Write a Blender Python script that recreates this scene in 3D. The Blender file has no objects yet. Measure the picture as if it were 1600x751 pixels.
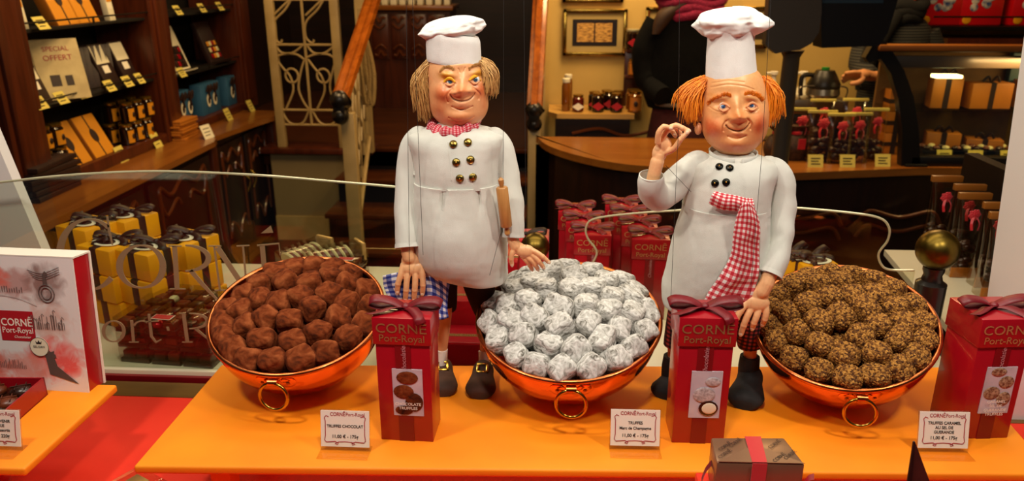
import bpy, bmesh, math, random
import numpy as np
from mathutils import Vector, Matrix, noise
from mathutils.bvhtree import BVHTree
SC = bpy.context.scene
COL = SC.collection
PI = math.pi
R = math.radians
# ---------------------------------------------------------------- camera
F = 1200.0; TH = R(19.1); PH = R(3.3); CZ = 1.6
cd_ = bpy.data.cameras.new('camera'); cam = bpy.data.objects.new('camera', cd_); COL.objects.link(cam)
cam.location = (0, 0, CZ); cam.rotation_euler = (R(90)-TH, 0, PH)
cd_.sensor_width = 36; cd_.lens = 36*F/1600; cd_.clip_start = .05; cd_.clip_end = 60
cd_.dof.use_dof = True; cd_.dof.focus_distance = .93; cd_.dof.aperture_fstop = 9.0
SC.camera = cam
# ---------------------------------------------------------------- world, lights, exposure
w = bpy.data.worlds.new('world'); SC.world = w; w.use_nodes = True
w.node_tree.nodes['Background'].inputs[0].default_value = (.55, .62, .8, 1)
w.node_tree.nodes['Background'].inputs[1].default_value = .035
SC.view_settings.view_transform = 'Standard'; SC.view_settings.look = 'None'
SC.view_settings.exposure = 0.0; SC.view_settings.gamma = 1; SC.view_settings.use_curve_mapping = False
def area(name, loc, tgt, size, power, col, sy=None):
    l = bpy.data.lights.new(name, 'AREA'); l.energy = power; l.color = col; l.size = size
    if sy: l.shape = 'RECTANGLE'; l.size_y = sy
    else: l.shape = 'DISK'
    o = bpy.data.objects.new(name, l); COL.objects.link(o); o.location = loc
    o.rotation_euler = (Vector(tgt)-Vector(loc)).to_track_quat('-Z', 'Y').to_euler()
    return o
KEY = (1, .90, .76); WARM = (1, .66, .30)
area('display_spot', (-.62, .42, 2.15), (-.30, .95, 1.15), .10, 5.4, KEY)
area('display_spot', (.02, .40, 2.15), (.05, .95, 1.15), .10, 5.4, KEY)
area('display_spot', (.62, .45, 2.15), (.42, .95, 1.15), .10, 5.4, KEY)
area('display_strip', (0, .98, 2.1), (0, .95, 1.0), 1.6, 4.2, KEY, .12)
area('shop_ceiling_light', (-1.0, 3.3, 2.45), (-1.6, 3.6, 0), .8, 21, WARM)
area('shop_ceiling_light', (1.2, 3.6, 2.45), (1.2, 3.9, 0), .9, 27, WARM)
area('shop_ceiling_light', (.3, 4.2, 2.45), (.25, 4.7, 1.0), .5, 24, WARM)
area('shop_ceiling_light', (-.9, 5.8, 2.5), (-1.0, 6.3, 0), .7, 12, WARM)
area('shelf_light', (-1.75, 3.7, 2.3), (-2.2, 3.7, 1.0), 1.6, 9, WARM, .1)
area('deck_light', (0, 1.5, 2.3), (0, 1.4, 0.9), 1.6, 8.5, (1, .84, .6), .3)
# ---------------------------------------------------------------- pixel ray helpers (frame 1600x751)
_r = Vector((math.cos(PH), math.sin(PH), 0))
_f = Vector((-math.sin(PH)*math.cos(TH), math.cos(PH)*math.cos(TH), -math.sin(TH)))
_p = Vector((-math.sin(PH)*math.sin(TH), math.cos(PH)*math.sin(TH), math.cos(TH)))
CAM = Vector((0, 0, CZ))
def ray(u, v): return _f + _r*((u-800)/F) - _p*((v-375.5)/F)
def PZ(u, v, z): d = ray(u, v); return CAM + d*((z-CZ)/d.z)
def PY(u, v, Y): d = ray(u, v); return CAM + d*(Y/d.y)
def PX(u, v, X): d = ray(u, v); return CAM + d*(X/d.x)
# ---------------------------------------------------------------- materials
def lin(h):
    h = h.lstrip('#'); c = [int(h[i:i+2], 16)/255 for i in (0, 2, 4)]
    return tuple(x/12.92 if x <= .04045 else ((x+.055)/1.055)**2.4 for x in c)+(1,)
class N:
    def __init__(s, name):
        s.m = bpy.data.materials.new(name); s.m.use_nodes = True; s.t = s.m.node_tree
        s.b = s.t.nodes['Principled BSDF']
    def n(s, k, **kw):
        x = s.t.nodes.new(k)
        for a, b in kw.items():
            if a.startswith('i_'):
                key = a[2:]; x.inputs[int(key) if key.isdigit() else key.replace('_', ' ')].default_value = b
            else: setattr(x, a, b)
        return x
    def l(s, a, b): s.t.links.new(a, b)
    def coord(s, sc=(1, 1, 1), kind='Object'):
        c = s.n('ShaderNodeTexCoord'); m = s.n('ShaderNodeMapping'); m.inputs['Scale'].default_value = sc
        s.l(c.outputs[kind], m.inputs[0]); return m.outputs[0]
    def noise(s, scale, vec=None, detail=4, dist=0):
        x = s.n('ShaderNodeTexNoise'); x.inputs['Scale'].default_value = scale; x.inputs['Detail'].default_value = detail
        x.inputs['Distortion'].default_value = dist
        s.l(vec if vec is not None else s.coord(), x.inputs['Vector']); return x.outputs[0]
    def ramp(s, fac, stops):
        x = s.n('ShaderNodeValToRGB'); e = x.color_ramp.elements
        while len(e) < len(stops): e.new(.5)
        for el, (p, c) in zip(e, stops): el.position = p; el.color = lin(c) if isinstance(c, str) else c
        s.l(fac, x.inputs[0]); return x.outputs[0]
    def mix(s, fac, a, b, bt='MIX'):
        x = s.n('ShaderNodeMix', data_type='RGBA', blend_type=bt)
        for sock, val in ((x.inputs[0], fac), (x.inputs[6], a), (x.inputs[7], b)):
            if hasattr(val, 'links') or isinstance(val, bpy.types.NodeSocket): s.l(val, sock)
            else: sock.default_value = lin(val) if isinstance(val, str) else val
        return x.outputs[2]
    def math(s, op, a, b=None, c=None):
        x = s.n('ShaderNodeMath', operation=op)
        for i, val in enumerate((a, b, c)):
            if val is None: continue
            if isinstance(val, bpy.types.NodeSocket): s.l(val, x.inputs[i])
            else: x.inputs[i].default_value = val
        return x.outputs[0]
    def bump(s, h, strength=.3, dist=.001):
        x = s.n('ShaderNodeBump'); x.inputs['Strength'].default_value = strength; x.inputs['Distance'].default_value = dist
        s.l(h, x.inputs['Height']); s.l(x.outputs[0], s.b.inputs['Normal'])
    def set(s, **k):
        for a, b in k.items():
            i = s.b.inputs[a.replace('_', ' ')]
            if isinstance(b, bpy.types.NodeSocket): s.l(b, i)
            else: i.default_value = b
        return s
def mat(name, col, rough=.5, metal=0., col2=None, ns=20, stretch=(1, 1, 1), bump=0., bs=None, bd=.001, spec=.5, coat=0., sheen=0., lo=.35, hi=.65):
    n = N(name); n.set(Roughness=rough, Metallic=metal, Specular_IOR_Level=spec, Coat_Weight=coat, Sheen_Weight=sheen)
    if col2:
        n.set(Base_Color=n.ramp(n.noise(ns, n.coord(stretch)), [(lo, col), (hi, col2)]))
    else: n.b.inputs['Base Color'].default_value = lin(col)
    if bump: n.bump(n.noise(bs or ns, n.coord(stretch), 6), bump, bd)
    return n.m
def wood(name, c1, c2, rough=.35, axis=0, sc=6, coat=.2):
    st = [sc*3]*3; st[axis] = sc*.25
    n = N(name); v = n.coord(tuple(st)); x = n.noise(1.6, v, 6, 1.2)
    n.set(Base_Color=n.ramp(x, [(.3, c1), (.7, c2)]), Roughness=rough, Coat_Weight=coat, Coat_Roughness=.2)
    n.bump(x, .15, .001); return n.m
def glassmat(name, col='ffffff', rough=0., mixf=.28, refl=.06):
    n = N(name); o = n.t.nodes['Material Output']; tr = n.n('ShaderNodeBsdfTransparent'); gl = n.n('ShaderNodeBsdfGlossy')
    tr.inputs[0].default_value = lin(col); gl.inputs['Roughness'].default_value = rough
    lw = n.n('ShaderNodeLayerWeight'); lw.inputs[0].default_value = .5
    f = n.math('MULTIPLY_ADD', lw.outputs['Fresnel'], mixf, refl*.3)
    m = n.n('ShaderNodeMixShader'); n.l(f, m.inputs[0]); n.l(tr.outputs[0], m.inputs[1]); n.l(gl.outputs[0], m.inputs[2]); n.l(m.outputs[0], o.inputs[0])
    return n.m
def emis(name, col, s):
    n = N(name); n.set(Emission_Color=lin(col), Emission_Strength=s); n.b.inputs['Base Color'].default_value = lin(col); return n.m
def gingham(name, c1, c2, cnt, mid=None):
    n = N(name); c = n.n('ShaderNodeUVMap'); sx = n.n('ShaderNodeSeparateXYZ'); n.l(c.outputs[0], sx.inputs[0])
    def st(o): return n.math('GREATER_THAN', n.math('FRACT', n.math('MULTIPLY', o, cnt)), .5)
    s = n.math('MULTIPLY', n.math('ADD', st(sx.outputs[0]), st(sx.outputs[1])), .5)
    n.set(Base_Color=n.ramp(s, [(0., c1), (.5, mid), (1., c2)]), Roughness=.9); n.t.nodes
    for x in n.t.nodes:
        if x.bl_idname == 'ShaderNodeValToRGB': x.color_ramp.interpolation = 'CONSTANT'; x.color_ramp.elements[1].position = .4; x.color_ramp.elements[2].position = .9
    return n.m
M = {}
M['orange'] = mat('orange_cloth', 'ff9604', .62, col2='fd8a02', ns=9, bump=.25, bs=900, bd=.0004)
M['redcloth'] = mat('red_cloth', 'f2381a', .7, col2='ec3016', ns=9, bump=.25, bs=900, bd=.0004)
M['copper'] = mat('polished_copper', 'f08a50', .13, 1., col2='e57840', ns=14, bump=.05, bs=30, bd=.001)
M['copper_rim'] = mat('copper_rim', 'd8804c', .28, 1., col2='b8622f', ns=60)
M['brass'] = mat('brass', 'c9a24a', .22, 1., col2='a9822e', ns=40)
M['oldbrass'] = mat('aged_brass', '7e682e', .34, 1., col2='5e4c1c', ns=25, bump=.08, bs=40)
M['blackmetal'] = mat('black_metal', '1b1714', .35, .3, coat=.3)
M['boxred'] = mat('red_board', 'a80a1c', .32, col2='9c0818', ns=6, coat=.35)
M['boxreddark'] = mat('dark_red_band', '7a0612', .4)
M['ribbonred'] = mat('burgundy_satin', '6a0814', .45, col2='780c1a', ns=40, sheen=.0, stretch=(1, 1, 4))
M['scarlet'] = mat('scarlet_ribbon', 'c00a20', .4, sheen=.3)
M['gold'] = mat('gold_print', 'c8a468', .35, .6)
M['darkgold'] = mat('dull_gold_print', 'a07a4a', .35, .35)
M['silverprint'] = mat('pink_print', 'c98a90', .5)
M['white'] = mat('white_card', 'efeadc', .5)
M['cream'] = mat('cream_card', 'e9e3c8', .55)
M['ink'] = mat('black_ink', '2a2320', .6)
M['redink'] = mat('red_ink', 'a01828', .5)
M['acryl'] = glassmat('clear_acrylic', 'fafaf6', 0, refl=.04)
M['cello'] = glassmat('cellophane', 'f2ece0', .08, refl=.1)
M['glass'] = glassmat('clear_glass', 'f2f6f0', 0, .10, .05)
M['glassedge'] = mat('polished_glass_edge', 'c8c4a0', .15, .2, spec=1)
M['etch'] = mat('etched_gold_letters', '8d7a58', .55)
def clothmat(name, c1, c2, ns=30, sh=.15):
    n = N(name); x = n.noise(ns, n.coord(), 3); n.set(Base_Color=n.ramp(x, [(.3, c1), (.7, c2)]), Roughness=.9, Sheen_Weight=sh, Specular_IOR_Level=.15)
    a = n.noise(24, n.coord((1, 1, .6)), 3, .2); b = n.noise(1800, n.coord(), 2)
    n.bump(n.math('MULTIPLY_ADD', b, .12, a), .6, .006); return n.m
M['whitecloth'] = clothmat('white_wool_cloth', 'd6d6ce', 'cdcdc4')
M['hatcloth'] = clothmat('white_cotton', 'efeeea', 'e6e5e1')
M['browncloth'] = clothmat('dark_brown_cloth', '2e1509', '241007', 30, 0)
M['blackcloth'] = clothmat('black_cloth', '060608', '030305', 30, 0)
M['shoe'] = mat('brown_felt_shoe', '4a2c1c', .75, col2='3c2214', ns=50, bump=.4, bs=120)
M['blackshoe'] = mat('black_suede_shoe', '0d0c0d', .8, col2='1a1819', ns=60, bump=.5, bs=150)
M['sock'] = mat('white_sock', 'e4e0d8', .9, bump=.5, bs=400)
M['string'] = mat('puppet_string', '16120e', .7)
M['eyewhite'] = mat('eye_white', 'e6e2da', .15, coat=1)
M['pinwood'] = wood('beech_rolling_pin', 'c08a4c', 'a87238', .45, 2, 25)
M['button'] = mat('antique_brass_button', 'a89450', .3, 1., col2='5a4a22', ns=260, bump=.5, bs=300)
M['darkbutton'] = mat('dark_metal_button', '3a3a34', .3, 1., col2='101010', ns=260, bump=.5, bs=300)
M['gingred'] = gingham('red_gingham', 'ece4e0', 'b8182a', 12, 'd86a70')
M['gingred2'] = gingham('fine_red_gingham', 'd8a8a8', 'b01c30', 40, 'c84858')
M['gingblue'] = gingham('blue_gingham', 'e4e4ea', '1c2c86', 7, '6a78b8')
M['gingdark'] = gingham('dark_red_gingham', 'a83c34', '100808', 1, '501418')
for l_ in list(M['gingdark'].node_tree.nodes):
    if l_.bl_idname == 'ShaderNodeUVMap':
        nt = M['gingdark'].node_tree; tc = nt.nodes.new('ShaderNodeTexCoord'); mp = nt.nodes.new('ShaderNodeMapping'); mp.inputs['Rotation'].default_value = (R(90), 0, 0); mp.inputs['Scale'].default_value = (170, 170, 170)
        nt.links.new(tc.outputs['Object'], mp.inputs[0]); sx_ = l_.outputs[0].links[0].to_node; nt.links.new(mp.outputs[0], sx_.inputs[0])
# truffles
n = N('cocoa_powder'); a = n.noise(60, n.coord(), 6, .6)
n.set(Base_Color=n.ramp(a, [(.3, '2c1006'), (.47, '6e3012'), (.68, '96502a')]), Roughness=.95, Specular_IOR_Level=.15, Sheen_Weight=.0); n.bump(n.noise(220, n.coord(), 8), .6, .0015); M['cocoa'] = n.m
n = N('powdered_sugar'); a = n.noise(85, n.coord((1, 1, 2.6)), 8, 1.6)
n.set(Base_Color=n.ramp(a, [(.34, '68645c'), (.46, 'b0aea8'), (.62, 'dcdad6')]), Roughness=.95, Specular_IOR_Level=.2); n.bump(a, .6, .0012); M['sugar'] = n.m
n = N('caramel_flakes'); vo = n.n('ShaderNodeTexVoronoi'); vo.inputs['Scale'].default_value = 420; n.l(n.coord(), vo.inputs['Vector'])
sp = n.n('ShaderNodeSeparateColor'); n.l(vo.outputs['Color'], sp.inputs[0])
n.set(Base_Color=n.ramp(sp.outputs[0], [(.1, '462408'), (.45, '80501a'), (.95, 'bc843a')]), Roughness=.8, Specular_IOR_Level=.3)
n.bump(n.math('SUBTRACT', sp.outputs[1], vo.outputs[0]), .9, .0016); M['caramel'] = n.m
M['darkchoc'] = mat('dark_chocolate', '2a1208', .3, col2='3a1a0c', ns=60, coat=.2)
M['milkchoc'] = mat('milk_chocolate', '6a3016', .35, col2='5a2610', ns=60)
M['whitechoc'] = mat('white_chocolate', 'd8cf9a', .4)
M['redfoil'] = mat('red_foil', 'c40e26', .25, .6, bump=.6, bs=200)
M['nut'] = mat('chopped_nut', 'a87838', .7, col2='7c4e20', ns=300)
# shop
M['darkwood'] = wood('dark_carved_wood', '2a1208', '180a05', .4, 2, 5)
M['darkwoodx'] = wood('dark_wood_boards', '2a1208', '170905', .4, 0, 5)
M['redwood'] = wood('mahogany', '5a2610', '3c1608', .35, 2, 5)
M['topwood'] = wood('honey_counter_wood', '9a5f22', '7c4616', .3, 1, 3, .4)
M['topwoodx'] = wood('honey_counter_wood_cross', '9a5f22', '7c4616', .3, 0, 3, .4)
M['railwood'] = wood('polished_handrail_wood', 'b0601c', '84400e', .2, 1, 4, .8)
M['moulding'] = mat('carved_moulding', '5c2c10', .3, coat=.4)
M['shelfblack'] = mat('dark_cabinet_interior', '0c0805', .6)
M['creampaint'] = mat('cream_painted_iron', 'b49a68', .45, col2='a88e5c', ns=10)
M['wallcream'] = mat('cream_wall', 'c8a860', .8, col2='c2a25a', ns=3)
M['wallgrey'] = mat('grey_beige_panel', '85734f', .7)
M['shopfloor'] = wood('shop_floor', '30180a', '221006', .4, 0, 3)
M['deck'] = mat('cream_deck', 'd8d0b4', .45, col2='d2c8a8', ns=5)
M['jamb'] = mat('white_painted_jamb', 'e6e2de', .6, bump=.1, bs=200)
M['yellow'] = mat('yellow_wrap', 'f0a800', .5, col2='e59c00', ns=12, bump=.3, bs=30, bd=.002)
M['brownrib'] = mat('brown_printed_ribbon', '1e0d0a', .5, col2='2c1410', ns=90)
M['ochre'] = mat('ochre_label', 'd08a10', .5)
M['plaque'] = mat('yellow_price_card', 'd8c860', .6)
M['bluebag'] = mat('blue_paper_bag', '2c5f86', .6, col2='255478', ns=9)
M['darkglass'] = mat('dark_jar_contents', '1c0c06', .12, coat=1.)
M['lidgold'] = mat('gold_lid', 'b08a34', .25, .9)
M['jamred'] = mat('red_jam_jar', '5a1408', .1, coat=1.)
M['honey'] = mat('honey_jar', '7a4410', .1, coat=1.)
M['bronze'] = mat('bronze_wrap', '8c6a50', .32, .45, col2='7c5c44', ns=5, bump=.15, bs=25, bd=.002)
M['steel'] = mat('brushed_steel', '8a8070', .3, .9)
M['greyplastic'] = mat('grey_brown_plastic', '4a4036', .35)
M['darkplastic'] = mat('dark_plastic', '16110d', .35)
M['black'] = mat('black_trim', '0a0706', .4)
M['skin'] = mat('skin', 'c88a5a', .6)
M['tinred'] = mat('red_tin', 'cc1018', .3, coat=.5)
M['magenta'] = mat('magenta_knit_scarf', '7a0c34', .9, col2='9a1848', ns=90, bump=1., bs=120, bd=.004)
M['brownhair'] = mat('brown_hair', '3a200e', .6, stretch=(8, 8, 1), col2='281408', ns=30)
M['scarfblack'] = mat('black_knit_scarf', '0a0a0c', .95, bump=.6, bs=90)
M['burgundy'] = mat('burgundy_skirt', '400810', .9, col2='300408', ns=50)
n = N('striped_knit'); wv = n.n('ShaderNodeTexWave', bands_direction='Z'); wv.inputs['Scale'].default_value = 22; n.l(n.coord(), wv.inputs[0])
n.set(Base_Color=n.ramp(wv.outputs[1], [(.55, '0c0e12'), (.75, '3a3a34')]), Roughness=.9); M['stripes'] = n.m
M['teal'] = mat('teal_cuff', '0e3034', .9)
M['pinkdoor'] = mat('towel_white', 'c8b890', .8)
M['craft'] = mat('orange_brown_box', 'b06a1c', .5)
M['redlabel'] = mat('red_label', 'b01424', .5)
# ---------------------------------------------------------------- geometry
class G:
    def __init__(s): s.v = []; s.f = []; s.uv = None
    def add(s, vs, fs):
        b = len(s.v); s.v += [tuple(x) for x in vs]; s.f += [tuple(i+b for i in f) for f in fs]; return s
    def box(s, x0, x1, y0, y1, z0, z1, bev=0, seg=2):
        x0, x1 = sorted((x0, x1)); y0, y1 = sorted((y0, y1)); z0, z1 = sorted((z0, z1))
        if bev <= 0:
            return s.add([(x, y, z) for z in (z0, z1) for x, y in ((x0, y0), (x1, y0), (x1, y1), (x0, y1))],
                         [(3, 2, 1, 0), (4, 5, 6, 7), (0, 1, 5, 4), (1, 2, 6, 5), (2, 3, 7, 6), (3, 0, 4, 7)])
        bm = bmesh.new(); bmesh.ops.create_cube(bm, size=1)
        for v in bm.verts: v.co = Vector(((x0+x1)/2+v.co.x*(x1-x0), (y0+y1)/2+v.co.y*(y1-y0), (z0+z1)/2+v.co.z*(z1-z0)))
        bmesh.ops.bevel(bm, geom=bm.edges[:], offset=bev, segments=seg, profile=.5, affect='EDGES')
        s.bm(bm); return s
    def bm(s, bm):
        bm.verts.index_update(); s.add([v.co[:] for v in bm.verts], [[v.index for v in f.verts] for f in bm.faces]); bm.free(); return s
    def tube(s, pts, rad, n=10, cap=True, flat=1., up=None):
        pts = [Vector(p) for p in pts]; k = len(pts)
        if not hasattr(rad, '__len__'): rad = [rad]*k
        T = [(pts[min(i+1, k-1)]-pts[max(i-1, 0)]).normalized() for i in range(k)]
        u = Vector(up) if up else (Vector((0, 0, 1)) if abs(T[0].z) < .9 else Vector((1, 0, 0)))
        vs = []
        for i in range(k):
            a = (u-T[i]*u.dot(T[i])); a = a.normalized() if a.length > 1e-6 else Vector((1, 0, 0)); b = T[i].cross(a)
            if not up: u = a
            for j in range(n):
                t = 2*PI*j/n; vs.append(pts[i]+(a*math.cos(t)*flat+b*math.sin(t))*rad[i])
        fs = [(i*n+j, i*n+(j+1) % n, (i+1)*n+(j+1) % n, (i+1)*n+j) for i in range(k-1) for j in range(n)]
        if cap: fs += [tuple(range(n))[::-1], tuple(range((k-1)*n, k*n))]
        return s.add(vs, fs)
    def lathe(s, prof, n=32, o=(0, 0, 0), sq=(1, 1)):
        k = len(prof); vs = [(o[0]+r*math.cos(2*PI*j/n)*sq[0], o[1]+r*math.sin(2*PI*j/n)*sq[1], o[2]+z) for r, z in prof for j in range(n)]
        fs = [(i*n+j, i*n+(j+1) % n, (i+1)*n+(j+1) % n, (i+1)*n+j) for i in range(k-1) for j in range(n)]
        if prof[0][0] > 1e-6: fs.append(tuple(range(n))[::-1])
        if prof[-1][0] > 1e-6: fs.append(tuple(range((k-1)*n, k*n)))
        return s.add(vs, fs)
    def ball(s, c, r, n=16, m=10, rot=None):
        if not hasattr(r, '__len__'): r = (r, r, r)
        vs = []
        for i in range(m+1):
            a = PI*i/m
            for j in range(n):
                p = Vector((r[0]*math.sin(a)*math.cos(2*PI*j/n), r[1]*math.sin(a)*math.sin(2*PI*j/n), -r[2]*math.cos(a)))
                if rot: p = rot @ p
                vs.append(Vector(c)+p)
        return s.add(vs, [(i*n+j, i*n+(j+1) % n, (i+1)*n+(j+1) % n, (i+1)*n+j) for i in range(m) for j in range(n)])
    def prism(s, poly, t, o=(0, 0, 0), ax=(1, 0, 0), ay=(0, 0, 1)):
        ax = Vector(ax); ay = Vector(ay); nn = ax.cross(ay).normalized(); o = Vector(o); k = len(poly)
        vs = [o+ax*x+ay*y for x, y in poly]+[o+ax*x+ay*y+nn*t for x, y in poly]
        return s.add(vs, [tuple(range(k))[::-1], tuple(range(k, 2*k))]+[(i, (i+1) % k, k+(i+1) % k, k+i) for i in range(k)])
    def hull(s, pts, d):      # polygon of 3-D points extruded by vector d
        k = len(pts); d = Vector(d); vs = [Vector(p) for p in pts]+[Vector(p)+d for p in pts]
        return s.add(vs, [tuple(range(k))[::-1], tuple(range(k, 2*k))]+[(i, (i+1) % k, k+(i+1) % k, k+i) for i in range(k)])
    def grid(s, rows, thick=0):
        a = len(rows); b = len(rows[0]); s.uv = [(j/(b-1), i/(a-1)) for i in range(a) for j in range(b)]
        return s.add([p for r in rows for p in r], [(i*b+j, i*b+j+1, (i+1)*b+j+1, (i+1)*b+j) for i in range(a-1) for j in range(b-1)])
    def xf(s, m, start=0):
        s.v = s.v[:start]+[tuple(m @ Vector(p)) for p in s.v[start:]]; return s
    def bvh(s): return BVHTree.FromPolygons([Vector(v) for v in s.v], s.f)
def loft(rings, n=40, sub=4, e=2.0, capt=True):
    """rings: (cx,cy,cz,rx,ryfront,ryback[,tilt]); Catmull interpolation between"""
    A = np.array(rings, float); out = []
    k = len(A)
    for i in range(k-1):
        p0, p1, p2, p3 = A[max(i-1, 0)], A[i], A[i+1], A[min(i+2, k-1)]
        for j in range(sub):
            t = j/sub; out.append(.5*((2*p1)+(-p0+p2)*t+(2*p0-5*p1+4*p2-p3)*t*t+(-p0+3*p1-3*p2+p3)*t**3))
    out.append(A[-1]); vs = []
    for q in out:
        for j in range(n):
            t = 2*PI*j/n; c, s_ = math.cos(t), math.sin(t)
            c_ = math.copysign(abs(c)**(2/e), c); s2 = math.copysign(abs(s_)**(2/e), s_)
            vs.append((q[0]+q[3]*c_, q[1]+(q[5] if s_ > 0 else q[4])*s2, q[2]+(q[6]*c_ if len(q) > 6 else 0)))
    m = len(out); fs = [(i*n+j, (i+1)*n+j, (i+1)*n+(j+1) % n, i*n+(j+1) % n) for i in range(m-1) for j in range(n)]
    if capt: fs += [tuple(range(n)), tuple(range((m-1)*n, m*n))[::-1]]
    return G().add(vs, fs)
def smoothpts(pts, sub=6):
    P = [Vector(p) for p in pts]; k = len(P); out = []
    for i in range(k-1):
        p0, p1, p2, p3 = P[max(i-1, 0)], P[i], P[i+1], P[min(i+2, k-1)]
        for j in range(sub):
            t = j/sub; out.append(.5*((2*p1)+(-p0+p2)*t+(2*p0-5*p1+4*p2-p3)*t*t+(-p0+3*p1-3*p2+p3)*t**3))
    out.append(P[-1]); return out
def mesh(name, g, m, smooth=True, ang=38, cols=None):
    me = bpy.data.meshes.new(name); me.from_pydata([tuple(v) for v in g.v], [], g.f); me.update()
    if m is not None: me.materials.append(m)
    if smooth:
        me.polygons.foreach_set('use_smooth', [True]*len(me.polygons)); me.set_sharp_from_angle(angle=R(ang))
    if g.uv and len(g.uv) == len(me.vertices):
        u = me.uv_layers.new(name='UVMap'); idx = [l.vertex_index for l in me.loops]
        u.data.foreach_set('uv', [c for i in idx for c in g.uv[i]])
    if cols is not None:
        a = me.color_attributes.new('paint', 'FLOAT_COLOR', 'POINT'); a.data.foreach_set('color', np.asarray(cols, dtype=np.float32).ravel())
    return me
def wmat(o): return (wmat(o.parent) @ o.matrix_parent_inverse if o.parent else Matrix()) @ o.matrix_basis
def mk(name, g, m, parent=None, world=False, smooth=True, ang=38, me=None, cols=None):
    o = bpy.data.objects.new(name, me or mesh(name, g, m, smooth, ang, cols)); COL.objects.link(o)
    if parent:
        o.parent = parent
        if world: o.matrix_parent_inverse = wmat(parent).inverted()
    return o
def tag(o, label, cat, group=None):
    o['label'] = label; o['category'] = cat
    if group: o['group'] = group
    return o
def thing(name, label, cat, loc=(0, 0, 0), rz=0, group=None):
    o = bpy.data.objects.new(name, None); COL.objects.link(o); o.location = loc; o.rotation_euler = (0, 0, rz); o.empty_display_size = .02
    o.matrix_basis = Matrix.Translation(Vector(loc)) @ Matrix.Rotation(rz, 4, 'Z')
    return tag(o, label, cat, group)
def st(name, g, m, **k):
    o = mk(name, g, m, **k); o['kind'] = 'structure'; return o
def kids(o): return [c for c in COL.objects if c.parent == o]
def dup(root, loc, rz=0, label=None, group=None):
    r = root.copy(); COL.objects.link(r); r.location = loc; r.rotation_euler = (0, 0, rz)
    if label: r['label'] = label
    if group: r['group'] = group
    for ch in kids(root):
        c = ch.copy(); COL.objects.link(c); c.parent = r
        for g in kids(ch): d = g.copy(); COL.objects.link(d); d.parent = c
    return r
_tc = {}
def text(s, size, o, ax, ay, m, parent=None, world=False, name='lettering', align='CENTER', bold=0., shear=0., sx=1., ext=.0):
    k = (s, align, bold, shear)
    if k not in _tc:
        c = bpy.data.curves.new('t', 'FONT'); c.body = s; c.align_x = align; c.align_y = 'CENTER'; c.size = 1; c.offset = bold; c.shear = shear; c.resolution_u = 3; c.extrude = .02
        ob = bpy.data.objects.new('t', c); COL.objects.link(ob); bpy.context.view_layer.update()
        me = bpy.data.meshes.new_from_object(ob.evaluated_get(bpy.context.evaluated_depsgraph_get()))
        _tc[k] = ([v.co.copy() for v in me.vertices], [tuple(p.vertices) for p in me.polygons])
        bpy.data.objects.remove(ob); bpy.data.curves.remove(c); bpy.data.meshes.remove(me)
    vs, fs = _tc[k]; ax = Vector(ax).normalized(); ay = Vector(ay).normalized(); nn = ax.cross(ay); o = Vector(o)
    g = G().add([o+ax*(v.x*size*sx)+ay*(v.y*size)+nn*(v.z*size*.5) for v in vs], fs)
    return mk(name, g, m, parent, world, smooth=False)
def blob(name, g, m, parent=None, world=False, voxel=.001, smooth=4, fac=.5, cols=None, post=None):
    me = bpy.data.meshes.new('b'); me.from_pydata(g.v, [], g.f)
    ob = bpy.data.objects.new('b', me); COL.objects.link(ob)
    md = ob.modifiers.new('r', 'REMESH'); md.mode = 'VOXEL'; md.voxel_size = voxel
    md2 = ob.modifiers.new('s', 'SMOOTH'); md2.iterations = smooth; md2.factor = fac
    bpy.context.view_layer.update()
    r = bpy.data.meshes.new_from_object(ob.evaluated_get(bpy.context.evaluated_depsgraph_get()))
    bpy.data.objects.remove(ob); bpy.data.meshes.remove(me)
    r.name = name; r.materials.clear(); r.materials.append(m); r.polygons.foreach_set('use_smooth', [True]*len(r.polygons))
    if cols:
        co = np.array([v.co[:] for v in r.vertices]); a = r.color_attributes.new('paint', 'FLOAT_COLOR', 'POINT'); a.data.foreach_set('color', cols(co).astype(np.float32).ravel())
    return mk(name, None, m, parent, world, me=r)
rnd = random.Random(7)
# ================================================================ THE SETTING
st('floor', G().box(-3, 4, -.6, 9, -.2, -.13), M['shopfloor'])
st('ceiling', G().box(-3, 4, 1.1, 9, 2.6, 2.7), mat('ceiling_paint', '8a7a58', .8))
st('wall_left', G().box(-2.7, -2.6, 1.2, 9, -.13, 2.6), M['darkwood'])
st('wall_right', G().box(3.6, 3.7, 1.0, 9, -.13, 2.6), M['wallcream'])
st('wall_back', G().box(-2.6, 3.7, 7.6, 7.7, -.13, 2.6), M['darkwoodx'])
st('wall_divider', G().box(-.07, 3.6, 4.8, 4.9, -.13, 2.6), M['wallcream'])
st('trim_1', G().box(-.115, -.07, 4.76, 4.92, -.13, 2.6, .005), M['creampaint'])
# display floor
T = 1.066; RZ = .955
st('display_floor', G().box(-1.2, 1.1, .30, 1.055, RZ-.03, RZ), M['redcloth'])
st('display_base', G().box(-1.2, 1.1, .30, 1.6, .0, RZ-.03), M['darkwoodx'])
st('trim_2', G().box(-1.2, 1.1, 1.055, 1.10, RZ-.03, RZ+.001), wood('sill_wood', '7a5a28', '5c4018', .4, 0, 6))
st('deck_cream', G().box(-1.25, .68, 1.115, 1.62, .93, .97, .003), M['deck'])
st('trim_3', G().box(-1.25, .68, 1.108, 1.1149, .93, .962), M['boxreddark'])
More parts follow.
